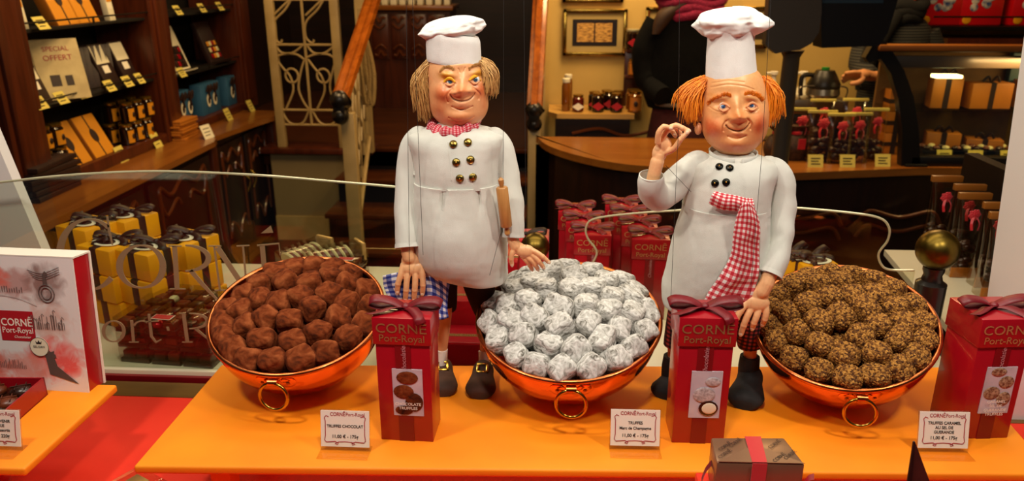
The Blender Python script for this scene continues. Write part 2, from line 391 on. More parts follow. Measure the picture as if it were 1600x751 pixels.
# white jambs
st('trim_4', G().hull([PY(1541, 475, 1.165), PY(1628, -140, 1.165), PY(1628, -140, 1.165)+Vector((.35, 0, 0)), Vector((PY(1541, 475, 1.165).x+.36, 1.165, RZ)), Vector((PY(1541, 475, 1.165).x+.010, 1.165, RZ))], (0, -.10, 0)), M['jamb'])
a = PY(0, 235, 1.16); b = PY(78, 420, 1.16); d_ = (b-a)*1.0
st('trim_5', G().hull([a-d_*.9, b+d_*.25, b+d_*.25-Vector((.5, 0, 0)), a-d_*.9-Vector((.5, 0, 0))], (0, .02, 0)), M['jamb'])
# ---- wall cabinet unit on the left (counter + shelving)
CX = -1.91
cb = thing('base_cabinet', 'long dark carved wooden base cabinet under the left shelves', 'cabinet', (-2.2, 3.9, -.13))
W_ = dict(world=True)
mk('body', G().box(-2.5, -1.97, 2.2, 4.24, -.13, .69).box(-2.5, -1.99, 4.24, 5.15, -.13, .69), M['darkwood'], cb, **W_)
mk('corner_post', G().box(-1.985, -1.945, 4.18, 4.25, -.13, .69, .006), M['redwood'], cb, **W_)
mk('corner_post', G().box(-1.985, -1.93, 5.1, 5.16, -.13, .69, .006), M['redwood'], cb, **W_)
def scroll(g, X, y, z, sy, sz, r=.011):
    pts = [(X, y+sy*a_, z+sz*b_) for a_, b_ in ((-1, .9), (-.95, 1.25), (-.55, 1.0), (0, 1.25), (.55, 1.0), (.95, 1.25), (1, .9))]
    g.tube(smoothpts(pts, 5), r, 8)
    for sgn in (-1, 1):
        g.tube(smoothpts([(X, y+sgn*sy*.98, z+sz*.95), (X, y+sgn*sy*.8, z+sz*.62), (X, y+sgn*sy*.35, z+sz*.85), (X, y+sgn*sy*.2, z+sz*.7)], 5), r*.8, 8)
        g.tube([(X, y+sgn*sy, z+sz*.95), (X, y+sgn*sy, z-sz*.95)], r*.8, 8)
        g.tube(smoothpts([(X, y+sgn*sy*.98, z-sz*.95), (X, y+sgn*sy*.7, z-sz*.6), (X, y+sgn*sy*.3, z-sz*.75), (X, y, z-sz*1.05)], 5), r*.9, 8)
    return g
for i, (y0, y1) in enumerate([(2.25, 2.7), (2.75, 3.42), (3.47, 4.15), (4.30, 4.68), (4.72, 5.08)]):
    X = -1.965 if i < 3 else -1.985
    dr = mk('door', G().box(X-.01, X+.012, y0, y1, -.05, .64, .004), M['darkwood'], cb, **W_)
    mk('moulding', scroll(G(), X+.014, (y0+y1)/2, .30, (y1-y0)*.38, .24), M['moulding'], dr, **W_)
    if i in (1, 3, 4): mk('handle', G().tube(smoothpts([(X+.015, y1-.03 if i != 4 else y0+.03, .40), (X+.045, y1-.03 if i != 4 else y0+.03, .36), (X+.02, y1-.03 if i != 4 else y0+.03, .29)]), .008, 8), M['brass'], dr, **W_)
ct = G(); poly = [(-2.5, 2.2), (-1.90, 2.2), (-1.90, 3.1), (-1.90, 4.12), (-1.92, 4.2), (-1.99, 4.27), (-2.07, 4.27), (-2.5, 4.27)]
ct.prism(poly, .03, (0, 0, .69), (1, 0, 0), (0, 1, 0)); ct.prism([(-2.5, 4.27), (-1.96, 4.27), (-1.9, 4.7), (-1.84, 5.0), (-1.9, 5.16), (-2.5, 5.16)], .029, (0, 0, .69), (1, 0, 0), (0, 1, 0))
tag(mk('worktop', ct, M['topwood']), 'honey coloured wooden worktop running along the left cabinets', 'worktop')
# upper shelving
su = thing('wall_shelving', 'tall dark mahogany shelving with three posts above the left worktop', 'shelving', (-2.3, 4.2, .72))
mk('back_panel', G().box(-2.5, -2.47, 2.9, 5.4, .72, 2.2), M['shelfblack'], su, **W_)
for (y0, y1) in ((2.86, 3.08), (4.08, 4.27), (5.2, 5.42)):
    g = G().box(-2.45, -2.155, y0, y1, .72, 2.2); g.box(-2.16, -2.135, y0, y1, .72, 2.2, .004); g.box(-2.14, -2.12, y0+.03, y1-.05, .78, 2.2, .006)
    mk('post', g, M['redwood'], su, **W_)
mk('plinth', G().box(-2.45, -2.14, 3.08, 4.08, .72, .775, .004).box(-2.45, -2.14, 4.27, 5.2, .72, .765, .004), M['redwood'], su, **W_)
for (z, y0, y1) in ((1.07, 3.08, 4.08), (1.385, 3.08, 4.08), (1.05, 4.27, 5.2), (1.385, 4.27, 5.2)):
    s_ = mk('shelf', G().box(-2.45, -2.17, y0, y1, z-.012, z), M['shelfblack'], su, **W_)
    g = G().tube([(-2.15, y0, z+.028), (-2.15, y1, z+.028)], .004, 6)
    g.tube([(-2.15, (y0+y1)/2, z), (-2.15, (y0+y1)/2, z+.03)], .006, 6)
    mk('gallery_rail', g, M['blackmetal'], s_, **W_)
# ---- products on the left shelves; local frame: +x towards the room (front), y along the shelf
def price_card(X, y, z, rz=0, label='', w=.075, h=.05, m='plaque', group=None, face='x', nm='price_card'):
    t = thing(nm, label, 'price card', (X, y, z), rz, group)
    mk('card', G().hull([(0, -w/2, 0), (0, w/2, 0), (-.03, w/2, h), (-.03, -w/2, h)], (.002, 0, .001)), M[m], t, smooth=False)
    g = G()
    for k, f_ in enumerate((.75, .5, .28)):
        zz = h*f_; xx = -.03*f_+.0035; g.box(xx-.0004, xx+.0006, -w*.32, w*.32*(.6 if k == 2 else 1), zz-.0025, zz+.0015)
    mk('lettering', g, M['ink'], t, smooth=False); return t
PCG = 'yellow price cards on the left shelves'
for (u, v, X, w) in ((65, 150, -2.14, .07), (98, 143, -2.14, .07), (131, 136, -2.14, .07), (174, 127, -2.14, .07), (202, 122, -2.14, .07), (221, 118, -2.14, .06)):
    p = PX(u, v+6, X); price_card(-2.135, p.y, 1.068, 0, 'yellow price card clipped along the front edge of the chocolate bar shelf', group=PCG+', bar shelf', w=w)
p = PX(68, 40, -2.14); price_card(-2.135, p.y, 1.383, 0, 'yellow price card under the top left yellow gift boxes', group=PCG)
for (u, v) in ((280, 15), (318, 14), (346, 13)):
    p = PX(u, v, -2.14); price_card(-2.135, p.y, 1.383, 0, 'yellow price card on the topmost shelf right of the middle post', group=PCG+', top right', w=.07)
p = PX(284, 107, -2.14); price_card(-2.13, p.y, 1.045, 0, 'cream price card below the open white chocolate box on the right shelf')
for (u, v, l) in ((189, 252, 'price card on the worktop below the yellow gift cartons'), (244, 230, 'price card on the worktop near the right end of the jar rows'), (356, 188, 'price card on the worktop below the big blue bags'), (391, 174, 'price card on the worktop at the far end under the blue bags')):
    p = PZ(u, v, .72); price_card(p.x+.02, p.y, .7195, 0, 'yellow '+l, w=.075, h=.075)
p = PZ(130, 275, .72); price_card(p.x+.0, p.y, .7195, 0, 'yellow price card behind the stack of dark tablets on the worktop', h=.07)
p = PZ(42, 312, .72); t = price_card(p.x+.05, p.y+.03, .7195, -.5, 'white price card with a red border at the near end of the worktop', w=.08, h=.085, m='white')
p = PZ(320, 216, .72); price_card(p.x+.03, p.y, .7195, -.2, 'white price card in front of the stack of wooden tablets', w=.085, h=.075, m='cream')
# yellow gift cartons
def carton(name, y, z, w, h, d, lean, label, cat='box', group=None, body='darkglass', xf=-2.2):
    t = thing(name, label, cat, (xf, y, z), 0, group); rot = Matrix.Rotation(-lean, 4, 'Y')
    mk('carton_body', G().box(-d, 0, -w/2, w/2, 0, h, .002).xf(rot), M['craft'], t)
    mk('yellow_face', G().box(0, .002, -w/2+.002, w/2-.002, .002, h-.002).xf(rot), M['ochre'], t, smooth=False)
    mk('brown_band', G().box(.002, .0035, -.004, .004, .002, h-.002).xf(rot), M['brownrib'], t, smooth=False)
    g = G(); k = 20; g.hull([rot @ Vector((.0035, .024*math.cos(2*PI*i/k), h*.5+.034*math.sin(2*PI*i/k))) for i in range(k)], (.0012, 0, 0)); mk('oval_label', g, M['brownrib'], t, smooth=False)
    return t
GC = 'yellow faced gift cartons leaning on the lowest left shelf'
for (u, v, l) in ((127, 232, 'left one of the two yellow faced cartons on the lowest shelf'), (165, 218, 'right one of the two yellow faced cartons on the lowest shelf')):
    p = PX(u, v, -2.16); carton('gift_carton', p.y, .775, .17, .21, .05, .45, l, group=GC, xf=-2.17)
for (u, v, l) in ((108, 30, 'left yellow faced carton at the very top left shelf'), (139, 28, 'right yellow faced carton at the very top left shelf')):
    p = PX(u, v, -2.2); carton('gift_carton', p.y, 1.385, .17, .24, .05, .35, l, group='yellow faced cartons on the upper left shelf', xf=-2.2)
# chocolate bars and pouches on middle shelf
def tablet(y, z, w, h, lean, m, lab, label, d=.012, X=-2.2, group=None, rz=0):
    t = thing('chocolate_tablet', label, 'chocolate bar', (X, y, z), rz, group); rot = Matrix.Rotation(-lean, 4, 'Y')
    mk('wrapper', G().box(-d, 0, -w/2, w/2, 0, h, .001).xf(rot), M[m], t)
    if lab: mk('label', G().box(0, .001, -w*.42, w*.42, h*.55, h*.96).xf(rot), M[lab], t, smooth=False); mk('sticker', G().box(0, .0015, -w*.2, w*.2, h*.33, h*.5).xf(rot), M['white'], t, smooth=False)
    return t
p = PX(68, 140, -2.2); tablet(p.y, 1.07, .10, .2, .35, 'brownrib', 'cream', 'brown chocolate tablet with spotted cream label at the left of the middle shelf', .03)
for i, (u, c) in enumerate(((104, 0), (112, 0))):
    p = PX(u, 130, -2.2-.04*i); tablet(p.y, 1.07, .2, .25+.01*i, .4, 'cream', None, 'pale printed carton %s the special offer sheet' % ('under' if i == 0 else 'behind'), .02, -2.30-.04*i)
sp_ = PX(92, 135, -2.17); t = thing('offer_sheet', 'pale SPECIAL OFFERT leaflet standing among chocolate bars', 'leaflet', (-2.17, PX(104, 135, -2.17).y, 1.075), -.75); rot = Matrix.Rotation(-.35, 4, 'Y')
n_ = mat('pale_leaflet', 'cdbb88', .5, col2='b8a474', ns=12)
mk('sheet', G().box(0, .003, -.095, .095, 0, .27).xf(rot), n_, t); 
for s, zz, sz in (('SPECIAL', .225, .030), ('OFFERT', .185, .034)):
    o_ = rot @ Vector((.004, 0, zz)); text(s, sz, o_, (0, 1, 0), rot @ Vector((0, 0, 1)), M['redink'], t)
mk('printed_cup', G().box(.003, .0045, -.05, -.01, .06, .11, 0).box(.003, .0045, .01, .04, .06, .105, 0).xf(rot), M['brownrib'], t, smooth=False)
p0 = PX(128, 100, -2.22).y
for i in range(6):
    tablet(p0+.046*i+.0, 1.07, .12, .21, .30, 'brownrib', None, 'dark chocolate tablet in the upright row behind the leaflet', .012, -2.27, 'dark tablets in a row on the middle shelf', rz=-.95)
for (u, l) in ((176, 'brown chocolate tablet with spotted cream label right of the dark tablet row'), (207, 'brown chocolate tablet with cream label at the right end of the middle shelf')):
    p = PX(u, 110, -2.2); tablet(p.y, 1.07, .13, .22, .35, 'brownrib', 'cream', l, .03)
for u, v, l in ((33, 10, 'spotted cream tablet at the far left of the top shelf'), (174, 12, 'spotted cream tablet right of the top yellow cartons')):
    p = PX(u, v, -2.2); tablet(p.y, 1.385, .05, .16, .1, 'cream', 'ochre', l, .03)
# jars on the lowest shelf
def jar_mesh(t, r, h, body, lid, lab=None, facing=(1, 0)):
    mk('glass', G().lathe([(r*.85, 0), (r, .006), (r, h*.78), (r*.8, h*.86), (r*.8, h*.9)], 20), M[body], t)
    mk('lid', G().lathe([(r*.86, h*.88), (r*.88, h*.89), (r*.88, h*.99), (r*.8, h)], 20), M[lid], t)
    if lab:
        a0 = math.atan2(facing[1], facing[0]); g = G(); k = 8
        rows = [[(1.015*r*math.cos(a0+(j/k-.5)*1.7), 1.015*r*math.sin(a0+(j/k-.5)*1.7), zz) for j in range(k+1)] for zz in (h*.12, h*.72)]
        g.grid(rows); mk('label', g, M[lab], t); gg = G()
        gg.ball((r*1.02*math.cos(a0), r*1.02*math.sin(a0), h*.42), (.004 if abs(facing[0]) > .5 else r*.3, .004 if abs(facing[1]) > .5 else r*.3, r*.4), 10, 6); mk('seal', gg, M['brownrib'], t)
JG = 'small dark jars with yellow labels on the lowest left shelf'
jp = thing('praline_jar', 'dark jar with yellow label in the jar rows on the lowest left shelf', 'jar', (-2.2, 3.2, .775), 0, JG)
jar_mesh(jp, .036, .105, 'darkglass', 'lidgold', 'ochre'); first = True
for (u0, z) in ((74, .775), (98, .775), (70, .88), (90, .88)):
    y = PX(u0, 230 if z < .8 else 195, -2.18).y
    if first: jp.location = (-2.2, y, z); first = False
    else: dup(jp, (-2.2, y, z))
for z in (.775, .88):
    for (u0) in (199, 215, 231):
        for k in range(2): dup(jp, (-2.19-.085*k, PX(u0, 200 if z < .8 else 165, -2.18).y, z))
# blurred stack of dark tablets near end, stack of wooden tablets
def stack(u, v, n_, w, d, h, m, name, label, group, rz=0):
    p = PZ(u, v, .72)
    for i in range(n_):
        o = tag(mk(name, G().box(-d/2, d/2, -w/2, w/2, 0, h*.86, .002), M[m]), label, 'chocolate bar', group)
        o.location = (p.x-d*.4+rnd.uniform(-.008, .008), p.y+rnd.uniform(-.01, .01), .72+h*i); o.rotation_euler = (0, 0, rz+rnd.uniform(-.08, .08))
stack(92, 302, 6, .30, .2, .024, 'brownrib', 'tablet', 'dark wrapped tablet in the blurred stack at the near end of the worktop', 'dark tablets stacked on the worktop')
stack(296, 215, 8, .20, .13, .014, 'craft', 'wooden_tablet', 'brown tablet in the neat stack before the blue bags', 'brown tablets stacked on the worktop')
# right shelf section: blue bags with oval tags
def blue_bag(y, X, w, h, label, ntag=1):
    t = thing('blue_gift_bag', label, 'gift bag', (X, y, .765), 0, 'blue gift bags on the lowest right shelf')
    mk('bag', G().box(-.07, 0, -w/2, w/2, 0, h, .003), M['bluebag'], t)
    for k in range(ntag):
        yy = (k-(ntag-1)/2)*.09; g = G(); kk = 20
        g.hull([(.004, yy+.026*math.cos(2*PI*i/kk), h*.45+.04*math.sin(2*PI*i/kk)) for i in range(kk)], (.002, 0, 0)); tg = mk('oval_tag', g, M['cream'], t, smooth=False)
        mk('seal', G().ball((.007, yy, h*.45), (.003, .015, .022), 12, 6), M['brownrib'], tg)
        mk('bow', G().tube(smoothpts([(.01, yy-.03, h*.75), (.02, yy-.02, h*.95), (.01, yy, h*.72), (.02, yy+.02, h*.95), (.01, yy+.03, h*.75), (.01, yy, h*.7), (.01, yy+.01, h*.5)], 4), .007, 6), M['brownrib'], t)
for (u, v, w, n_, l) in ((290, 180, .12, 2, 'small blue gift bag nearest to the middle post'), (330, 172, .27, 2, 'wide blue gift bag with two oval tags'), (362, 158, .14, 1, 'blue gift bag with a single oval tag right of the wide one'), (378, 150, .12, 1, 'blue gift bag at the far right end of the shelf')):
    p = PX(u, v, -2.2); blue_bag(p.y, -2.19, w, .19, l, n_)
# white open chocolate box & dark box with coloured pralines
for (u, v, m, l, cm) in ((287, 100, 'cream', 'white carton leaning open with a window of dark squares', ['darkchoc', 'redfoil', 'darkglass']), (342, 88, 'brownrib', 'dark box with colourful pralines leaning at the back of the right shelf', ['redfoil', 'ochre', 'whitechoc'])):
    p = PX(u, v, -2.2); t = thing('praline_box', l, 'chocolate box', (-2.2, p.y, 1.05)); rot = Matrix.Rotation(-.35, 4, 'Y')
    mk('carton', G().box(-.03, 0, -.1, .1, 0, .28, .003).box(0, .04, -.1, .1, 0, .015).xf(rot), M[m], t)
    if m == 'cream': mk('window', G().box(0, .002, -.075, .075, .03, .16).xf(rot), M['brownrib'], t, smooth=False)
    for a_ in range(3):
        for b_ in range(4):
            mk('praline', G().box(.001, .008, -.065+b_*.035, -.038+b_*.035, .04+a_*.04, .07+a_*.04, .003).xf(rot), M[cm[(a_*2+b_) % 3]], t)
# ---- staircase, railings
sr = thing('staircase', 'dark wooden steps rising to a landing behind the puppets', 'stairs', (-.8, 4.6, -.13))
for i in range(4):
    z = .51-.155*i; y = 5.0-.258*i
    mk('tread', G().box(-1.42, -.17, y-.02, y+.30 if i else y+.05, z-.03, z, .006), wood('stair_tread', '5a2c0e', '3c1a08', .3, 0, 4) if i == 0 else bpy.data.materials['stair_tread'], sr, **W_)
    mk('riser', G().box(-1.40, -.17, y, y+.01, z-.155, z-.03), M['black'], sr, **W_)
st('floor_landing', G().box(-2.6, -.11, 5.0, 7.6, .38, .505), bpy.data.materials['stair_tread'])
st('wall_landing', G().box(-1.9, -1.40, 4.93, 5.0, -.13, .50), M['wallgrey'])
st('baseboard_landing', G().box(-1.9, -1.40, 4.915, 4.93, -.13, .04), M['creampaint'])
st('trim_6', G().box(-1.95, -1.2, 4.88, 5.1, .48, .515, .004), M['redwood'])
rl = thing('landing_railing', 'cream wrought iron railing with curled scrolls on the landing edge', 'railing', (-1.58, 4.95, .515))
a0 = PY(441, 215, 4.95); b0 = PY(537, 215, 4.95); XL, XR = a0.x, b0.x; ZB = .515
for X in (XL, XR): mk('post', G().box(X-.028, X+.028, 4.93, 4.97, ZB, 1.6, .004), M['creampaint'], rl, **W_)
g = G(); wX = XR-XL
zt = PY(500, 70, 4.95).z; zb = PY(500, 172, 4.95).z; zl = PY(500, 195, 4.95).z; z2 = PY(500, 85, 4.95).z
for z in (zt, zb, zl, 1.45): g.tube([(XL, 4.95, z), (XR, 4.95, z)], .008, 6)
g.tube([((XL+XR)/2, 4.95, zl), ((XL+XR)/2, 4.95, 1.6)], .009, 6)
for h_ in (0, 1):
    x0 = XL+wX*h_/2; x1 = x0+wX/2; c = (x0+x1)/2; q = x1-x0; H = z2-zb
    S = lambda pts, r=.007: g.tube(smoothpts([(x0+q*a_, 4.95, b_) for a_, b_ in pts], 6), r, 6)
    S([(.02, z2-.02), (.3, z2), (.7, z2), (.98, z2-.04)]); S([(.05, z2-.03), (.25, z2-H*.25), (.45, z2-H*.4), (.5, zb+H*.35), (.2, zb)])
    S([(.95, z2-.03), (.8, z2-H*.3), (.68, zb+H*.4), (.8, zb+H*.15), (.98, zb)])
    g.tube([(c+.035*math.cos(t/16*2*PI)*1.2, 4.95, z2-H*.38+.045*math.sin(t/16*2*PI)) for t in range(17)], .007, 6)
    S([(.05, zb), (.25, zl+.02), (.5, zl), (.75, zl+.02), (.95, zb)]); S([(.05, zt), (.25, z2+.01), (.6, z2+.01), (.95, zt)])
    S([(.3, zt+.03), (.22, zt+.01), (.05, zt+.05), (.1, zt+.14), (.5, zt+.22), (.9, zt+.33), (.97, 1.45)]); S([(.1, zt+.18), (.5, zt+.25), (.7, zt+.28)])
mk('scrollwork', g, M['creampaint'], rl, **W_)
mk('top_rail', G().box(XL-.05, XR+.05, 4.92, 4.98, 1.6, 1.63, .005), M['railwood'], rl, **W_)
def handrail(name, A, B, label, post_x, sgn, low):
    t = thing(name, label, 'handrail', (A.x, A.y, -.13))
    d = (B-A).normalized(); g = G(); sd = d.cross(Vector((0, 0, 1))).normalized(); upv = sd.cross(d)
    prof = [(-.045, 0), (-.04, .03), (-.02, .036), (-.015, .055), (.015, .055), (.02, .036), (.04, .03), (.045, 0), (.03, -.02), (-.03, -.02)]
    g.hull([A+sd*x+upv*y for x, y in prof], B-A); mk('rail', g, M['railwood'], t, world=True)
    g = G().tube([A-d*.03, A], [.03, .06], 12); g.ball(A-d*.02+Vector((0, 0, .02)), .05, 14, 8).ball(A-d*.02-Vector((0, 0, .06)), .045, 14, 8); g.box(A.x-.03, A.x+.03, A.y-.05, A.y+.02, A.z-.09, A.z+.02, .005)
    mk('rail_end', g, M['blackmetal'], t, world=True)
    mk('newel_post', G().box(post_x-.035, post_x+.035, A.y-.01, A.y+.045, -.13, A.z-.06, .004), M['creampaint'], t, world=True)
    return t, A, B
A = PY(532, 158, 3.9); B = PY(603, -60, 4.9)
hr, A, B = handrail('stair_handrail', A, B, 'polished wooden handrail on cream scrollwork left of the staircase', A.x+.03, 1, .2)
g = G(); d = B-A
def sl(t, dz): return (-1.10-.11*t, 3.93+.97*t, .92+.62*t-dz)
g.tube([sl(0, .80), sl(1, .92)], .014, 6)
for k in range(6):
    t0 = k/6; t1 = (k+1)/6
    g.tube([sl(t1, .03), sl(t1, .78)], .010, 6)
    g.tube(smoothpts([sl(t0, .1), sl(t0+.1, .25), sl(t0+.02, .4), sl(t0+.1, .55), sl(t1, .7)]), .012, 6)
    g.tube(smoothpts([sl(t1, .15), sl(t0+.06, .3), sl(t1, .45), sl(t0+.05, .6)]), .010, 6)
mk('scroll_panel', g, M['creampaint'], hr, world=True)
mk('far_post', G().box(-1.25, -1.19, 4.86, 4.92, .5, 1.62), M['creampaint'], hr, world=True)
g = G(); rx = PY(562, 100, 4.56).x
for k in range(2): g.tube(smoothpts([(rx+.03*k, 4.56, 1.30-.02*k), (rx+.01+.03*k, 4.56, 1.05), (rx+.03+.03*k, 4.56, .86), (rx+.06+.02*k, 4.56, 1.05), (rx+.04, 4.56, 1.28)], 6), .014, 8)
tag(mk('rope_hank', g, mat('cream_rope', 'a88a54', .8, bump=1., bs=120, bd=.01)), 'looped cream rope hanging at the left handrail', 'rope')
A2 = PY(835, 172, 4.3); B2 = PY(848, -60, 4.75)
handrail('stair_handrail', A2, B2, 'polished wooden handrail on a plain cream post right of the staircase', A2.x, 1, .2)
# cabinet at the back on the landing
bc = thing('sideboard', 'carved mahogany sideboard on the landing behind the left puppet', 'sideboard', (-.95, 6.7, .505))
zt_ = PY(640, 8, 6.6).z; zb_ = PY(640, 92, 6.6).z; xa = PY(578, 50, 6.6).x; xb = PY(704, 50, 6.6).x
mk('body', G().box(xa, xb, 6.6, 7.0, .505, zt_-.04), M['redwood'], bc, **W_)
mk('top', G().box(xa-.03, xb+.03, 6.55, 7.0, zt_-.04, zt_, .006), M['topwoodx'], bc, **W_)
for k in range(4):
    x0 = xa+.02+(xb-xa-.04)/4*k; x1 = x0+(xb-xa-.04)/4-.02; dd = mk('door', G().box(x0, x1, 6.58, 6.6, zb_, zt_-.07, .004), M['redwood'], bc, **W_)
    g = G(); cx_ = (x0+x1)/2; cz_ = (zb_+zt_-.07)/2; hw = (x1-x0)*.36; hh = (zt_-.07-zb_)*.4
    for sg in (1, -1): g.tube(smoothpts([(cx_-hw, 6.575, cz_+sg*hh), (cx_-hw*.5, 6.575, cz_+sg*hh*1.05), (cx_, 6.575, cz_+sg*hh*.8), (cx_+hw*.5, 6.575, cz_+sg*hh*1.05), (cx_+hw, 6.575, cz_+sg*hh)]), .011, 6); g.tube(smoothpts([(cx_-hw, 6.575, cz_+sg*hh*.7), (cx_, 6.575, cz_+sg*hh*.45), (cx_+hw, 6.575, cz_+sg*hh*.7)]), .009, 6)
    mk('moulding', g, M['moulding'], dd, **W_)
for k in range(9):
    x0 = xa+.03+k*.075; tag(mk('white_packet', G().box(x0, x0+.05, 6.62, 6.75, zt_, zt_+.06, .005), M['cream']), 'pale packet in the row on top of the landing sideboard', 'packet', 'packets on the sideboard')
# ---- picture, console with jars
def picture(x0, x1, z0, z1, label, m):
    t = thing('picture_frame', label, 'picture', ((x0+x1)/2, 4.8, z0)); g = G(); fw = .022
    for a_ in ((x0, x1, z0, z0+fw), (x0, x1, z1-fw, z1), (x0, x0+fw, z0, z1), (x1-fw, x1, z0, z1)): g.box(a_[0], a_[1], 4.77, 4.797, a_[2], a_[3], .003)
    mk('frame', g, M['brass'], t, **W_); mk('mount', G().box(x0+fw, x1-fw, 4.785, 4.797, z0+fw, z1-fw), mat('beige_mount', 'a8925a', .8), t, **W_)
    mx = (x1-x0)*.15; mz = (z1-z0)*.22
    mk('print', G().box(x0+mx, x1-mx, 4.782, 4.785, z0+mz, z1-mz), m, t, **W_)
    return t, mx, mz
a = PY(879, 87, 4.78); b = PY(981, 14, 4.78)
n = N('sepia_print'); v_ = n.coord((1, 1, 1), 'Generated'); br = n.noise(9, n.coord((1, 1, 3.5), 'Generated'), 5)
gx = n.n('ShaderNodeSeparateXYZ'); n.l(v_, gx.inputs[0])
def bell(o, c, w_): return n.math('SUBTRACT', 1, n.math('MINIMUM', n.math('MULTIPLY', n.math('ABSOLUTE', n.math('SUBTRACT', o, c)), 1/w_), 1))
l1 = n.math('MINIMUM', n.math('MAXIMUM', bell(gx.outputs[0], .29, .20), bell(gx.outputs[0], .70, .20)), bell(gx.outputs[2], .5, .38))
n.set(Base_Color=n.ramp(n.math('MULTIPLY', n.math('MINIMUM', n.math('MULTIPLY', l1, 14), 1), br), [(.1, '120805'), (.38, '5a3414'), (.55, 'd0a050')]), Roughness=.4)
picture(a.x, b.x, a.z, b.z, 'brass framed sepia picture of an open book on the cream wall', n.m)
a = PY(1004, 120, 4.78); b = PY(1060, 11, 4.78); picture(a.x, b.x, a.z+.1, b.z, 'narrow framed picture half hidden by the black coat', mat('pale_print', '8a7a50', .5))
a = PY(1150, 75, 4.78); b = PY(1205, 10, 4.78); picture(a.x, b.x, a.z, b.z, 'dark framed picture behind the tall chef hat', mat('dark_print', '2a1a0c', .5))
a = PY(880, -45, 4.78); b = PY(974, 4, 4.78); picture(a.x, b.x, b.z, a.z, 'framed picture whose lower edge shows at the top of the wall', mat('dim_print', '4a381c', .5))
co = thing('console_table', 'dark console with pale wooden top against the cream wall', 'console table', (.25, 4.6, -.13))
x0 = PY(857, 178, 4.45).x; x1 = .45; zc = .838
mk('top', G().prism([(x0+.05, 4.45), (x1, 4.45), (x1, 4.79), (x0, 4.79), (x0, 4.52)], .028, (0, 0, zc-.028), (1, 0, 0), (0, 1, 0)), mat('pale_top', 'c89a50', .35, coat=.3), co, **W_)
mk('cupboard', G().box(x0+.04, x1-.02, 4.48, 4.79, -.13, zc-.028), M['darkwoodx'], co, **W_)
mk('moulding', G().tube(smoothpts([(x0+.14, 4.475, zc-.12), (x0+.3, 4.475, zc-.09), (x0+.45, 4.475, zc-.13), (x0+.6, 4.475, zc-.10)]), .01, 6), M['moulding'], co, **W_)
def jar(u, v, r, h, body, lid, label, lab=None, Y=None, z=zc, tagm=None, grp=None, name='jam_jar'):
    p = PZ(u, v, z); y = p.y if Y is None else Y; x = p.x if Y is None else PY(u, v, Y).x
    t = thing(name, label, 'jar', (x, y, z), 0, grp); jar_mesh(t, r, h, body, lid, lab, (0, -1))
    if tagm: mk('label_tag', G().hull([(-.0, -r-.004, h*.12), (.035, -r-.004, h*.34), (.0, -r-.004, h*.56), (-.035, -r-.004, h*.34)], (0, -.002, 0)), M[tagm], t, smooth=False)
jar(884, 168, .026, .19, 'honey', 'cream', 'tall slim jar with pale lid at the left end of the console', name='tall_jar', Y=4.55)
jar(887, 168, .026, .20, 'honey', 'cream', 'tall slim jar standing behind its twin at the console left end', name='tall_jar', Y=4.66)
jar(903, 168, .034, .10, 'jamred', 'lidgold', 'red jam jar with white tag standing alone', Y=4.53, tagm='white')
JL = 'dark jam jars with red tags on the console'
for (u, Y, tg, l) in ((928, 4.60, 'redlabel', 'dark jam jar at the left of the cluster'), (934, 4.53, 'redlabel', 'front left dark jam jar of the cluster on the console'), (947, 4.66, None, 'dark jam jar at the back of the cluster'), (951, 4.62, 'redlabel', 'dark jam jar in the middle of the cluster'), (963, 4.53, 'redlabel', 'front right dark jam jar of the cluster on the console'), (965, 4.64, None, 'dark jam jar behind the front right one')):
    jar(u, 168, .036, .11, 'darkglass', 'lidgold', l, Y=Y, tagm=tg, grp=JL)
jar(992, 168, .042, .125, 'honey', 'lidgold', 'amber jar with round label front right on the console', Y=4.53, lab='craft')
jar(988, 168, .040, .12, 'honey', 'lidgold', 'amber jar standing behind the front amber jar', Y=4.64, lab='craft')
sx = PY(990, 120, 4.72).x
cs = thing('wooden_stand', 'small red wooden box stand holding jars on the console', 'stand', (sx, 4.72, zc))
mk('panel', G().box(-.055, .055, .03, .06, 0, .35, .003).box(-.055, .055, -.05, .06, .33, .345).box(-.055, .055, -.05, .06, .18, .19), M['redwood'], cs)
jar(991, 90, .035, .10, 'honey', 'lidgold', 'amber jar on the middle level of the red stand', Y=4.70, z=zc+.19, lab='craft')
jar(989, 60, .045, .115, 'darkglass', 'glassedge', 'wide clip top jar on top of the red stand', Y=4.70, z=zc+.345, tagm='redlabel')
# ---- curved counter & right counter
pts = [PZ(*q, .75) for q in ((838, 211), (848, 222), (868, 232), (905, 243), (960, 254), (1020, 260), (1100, 264), (1240, 270), (1440, 262), (1600, 256))]
bk = [Vector((3.4, 4.28, .75)), Vector((pts[0].x+.05, 4.28, .75))]
pl = [(p.x, p.y) for p in smoothpts(pts[:7], 3)]+[(p.x, p.y) for p in pts[7:9]]+[(3.4, 3.66), (3.4, 4.22), (pts[0].x, 4.22)]
tag(mk('counter_top', G().prism(pl, .035, (0, 0, .715), (1, 0, 0), (0, 1, 0)), M['topwoodx']), 'honey coloured wooden counter top with a curved left end', 'counter top')
pl2 = [(x+.05 if i < 6 else x, min(y+.05, 4.18)) for i, (x, y) in enumerate(pl)]
cn = thing('shop_counter', 'dark carved wooden counter body with curved left end', 'counter', (1.2, 3.9, -.13))
mk('body', G().prism(pl2, .845, (0, 0, -.13), (1, 0, 0), (0, 1, 0)), M['darkwood'], cn, **W_)
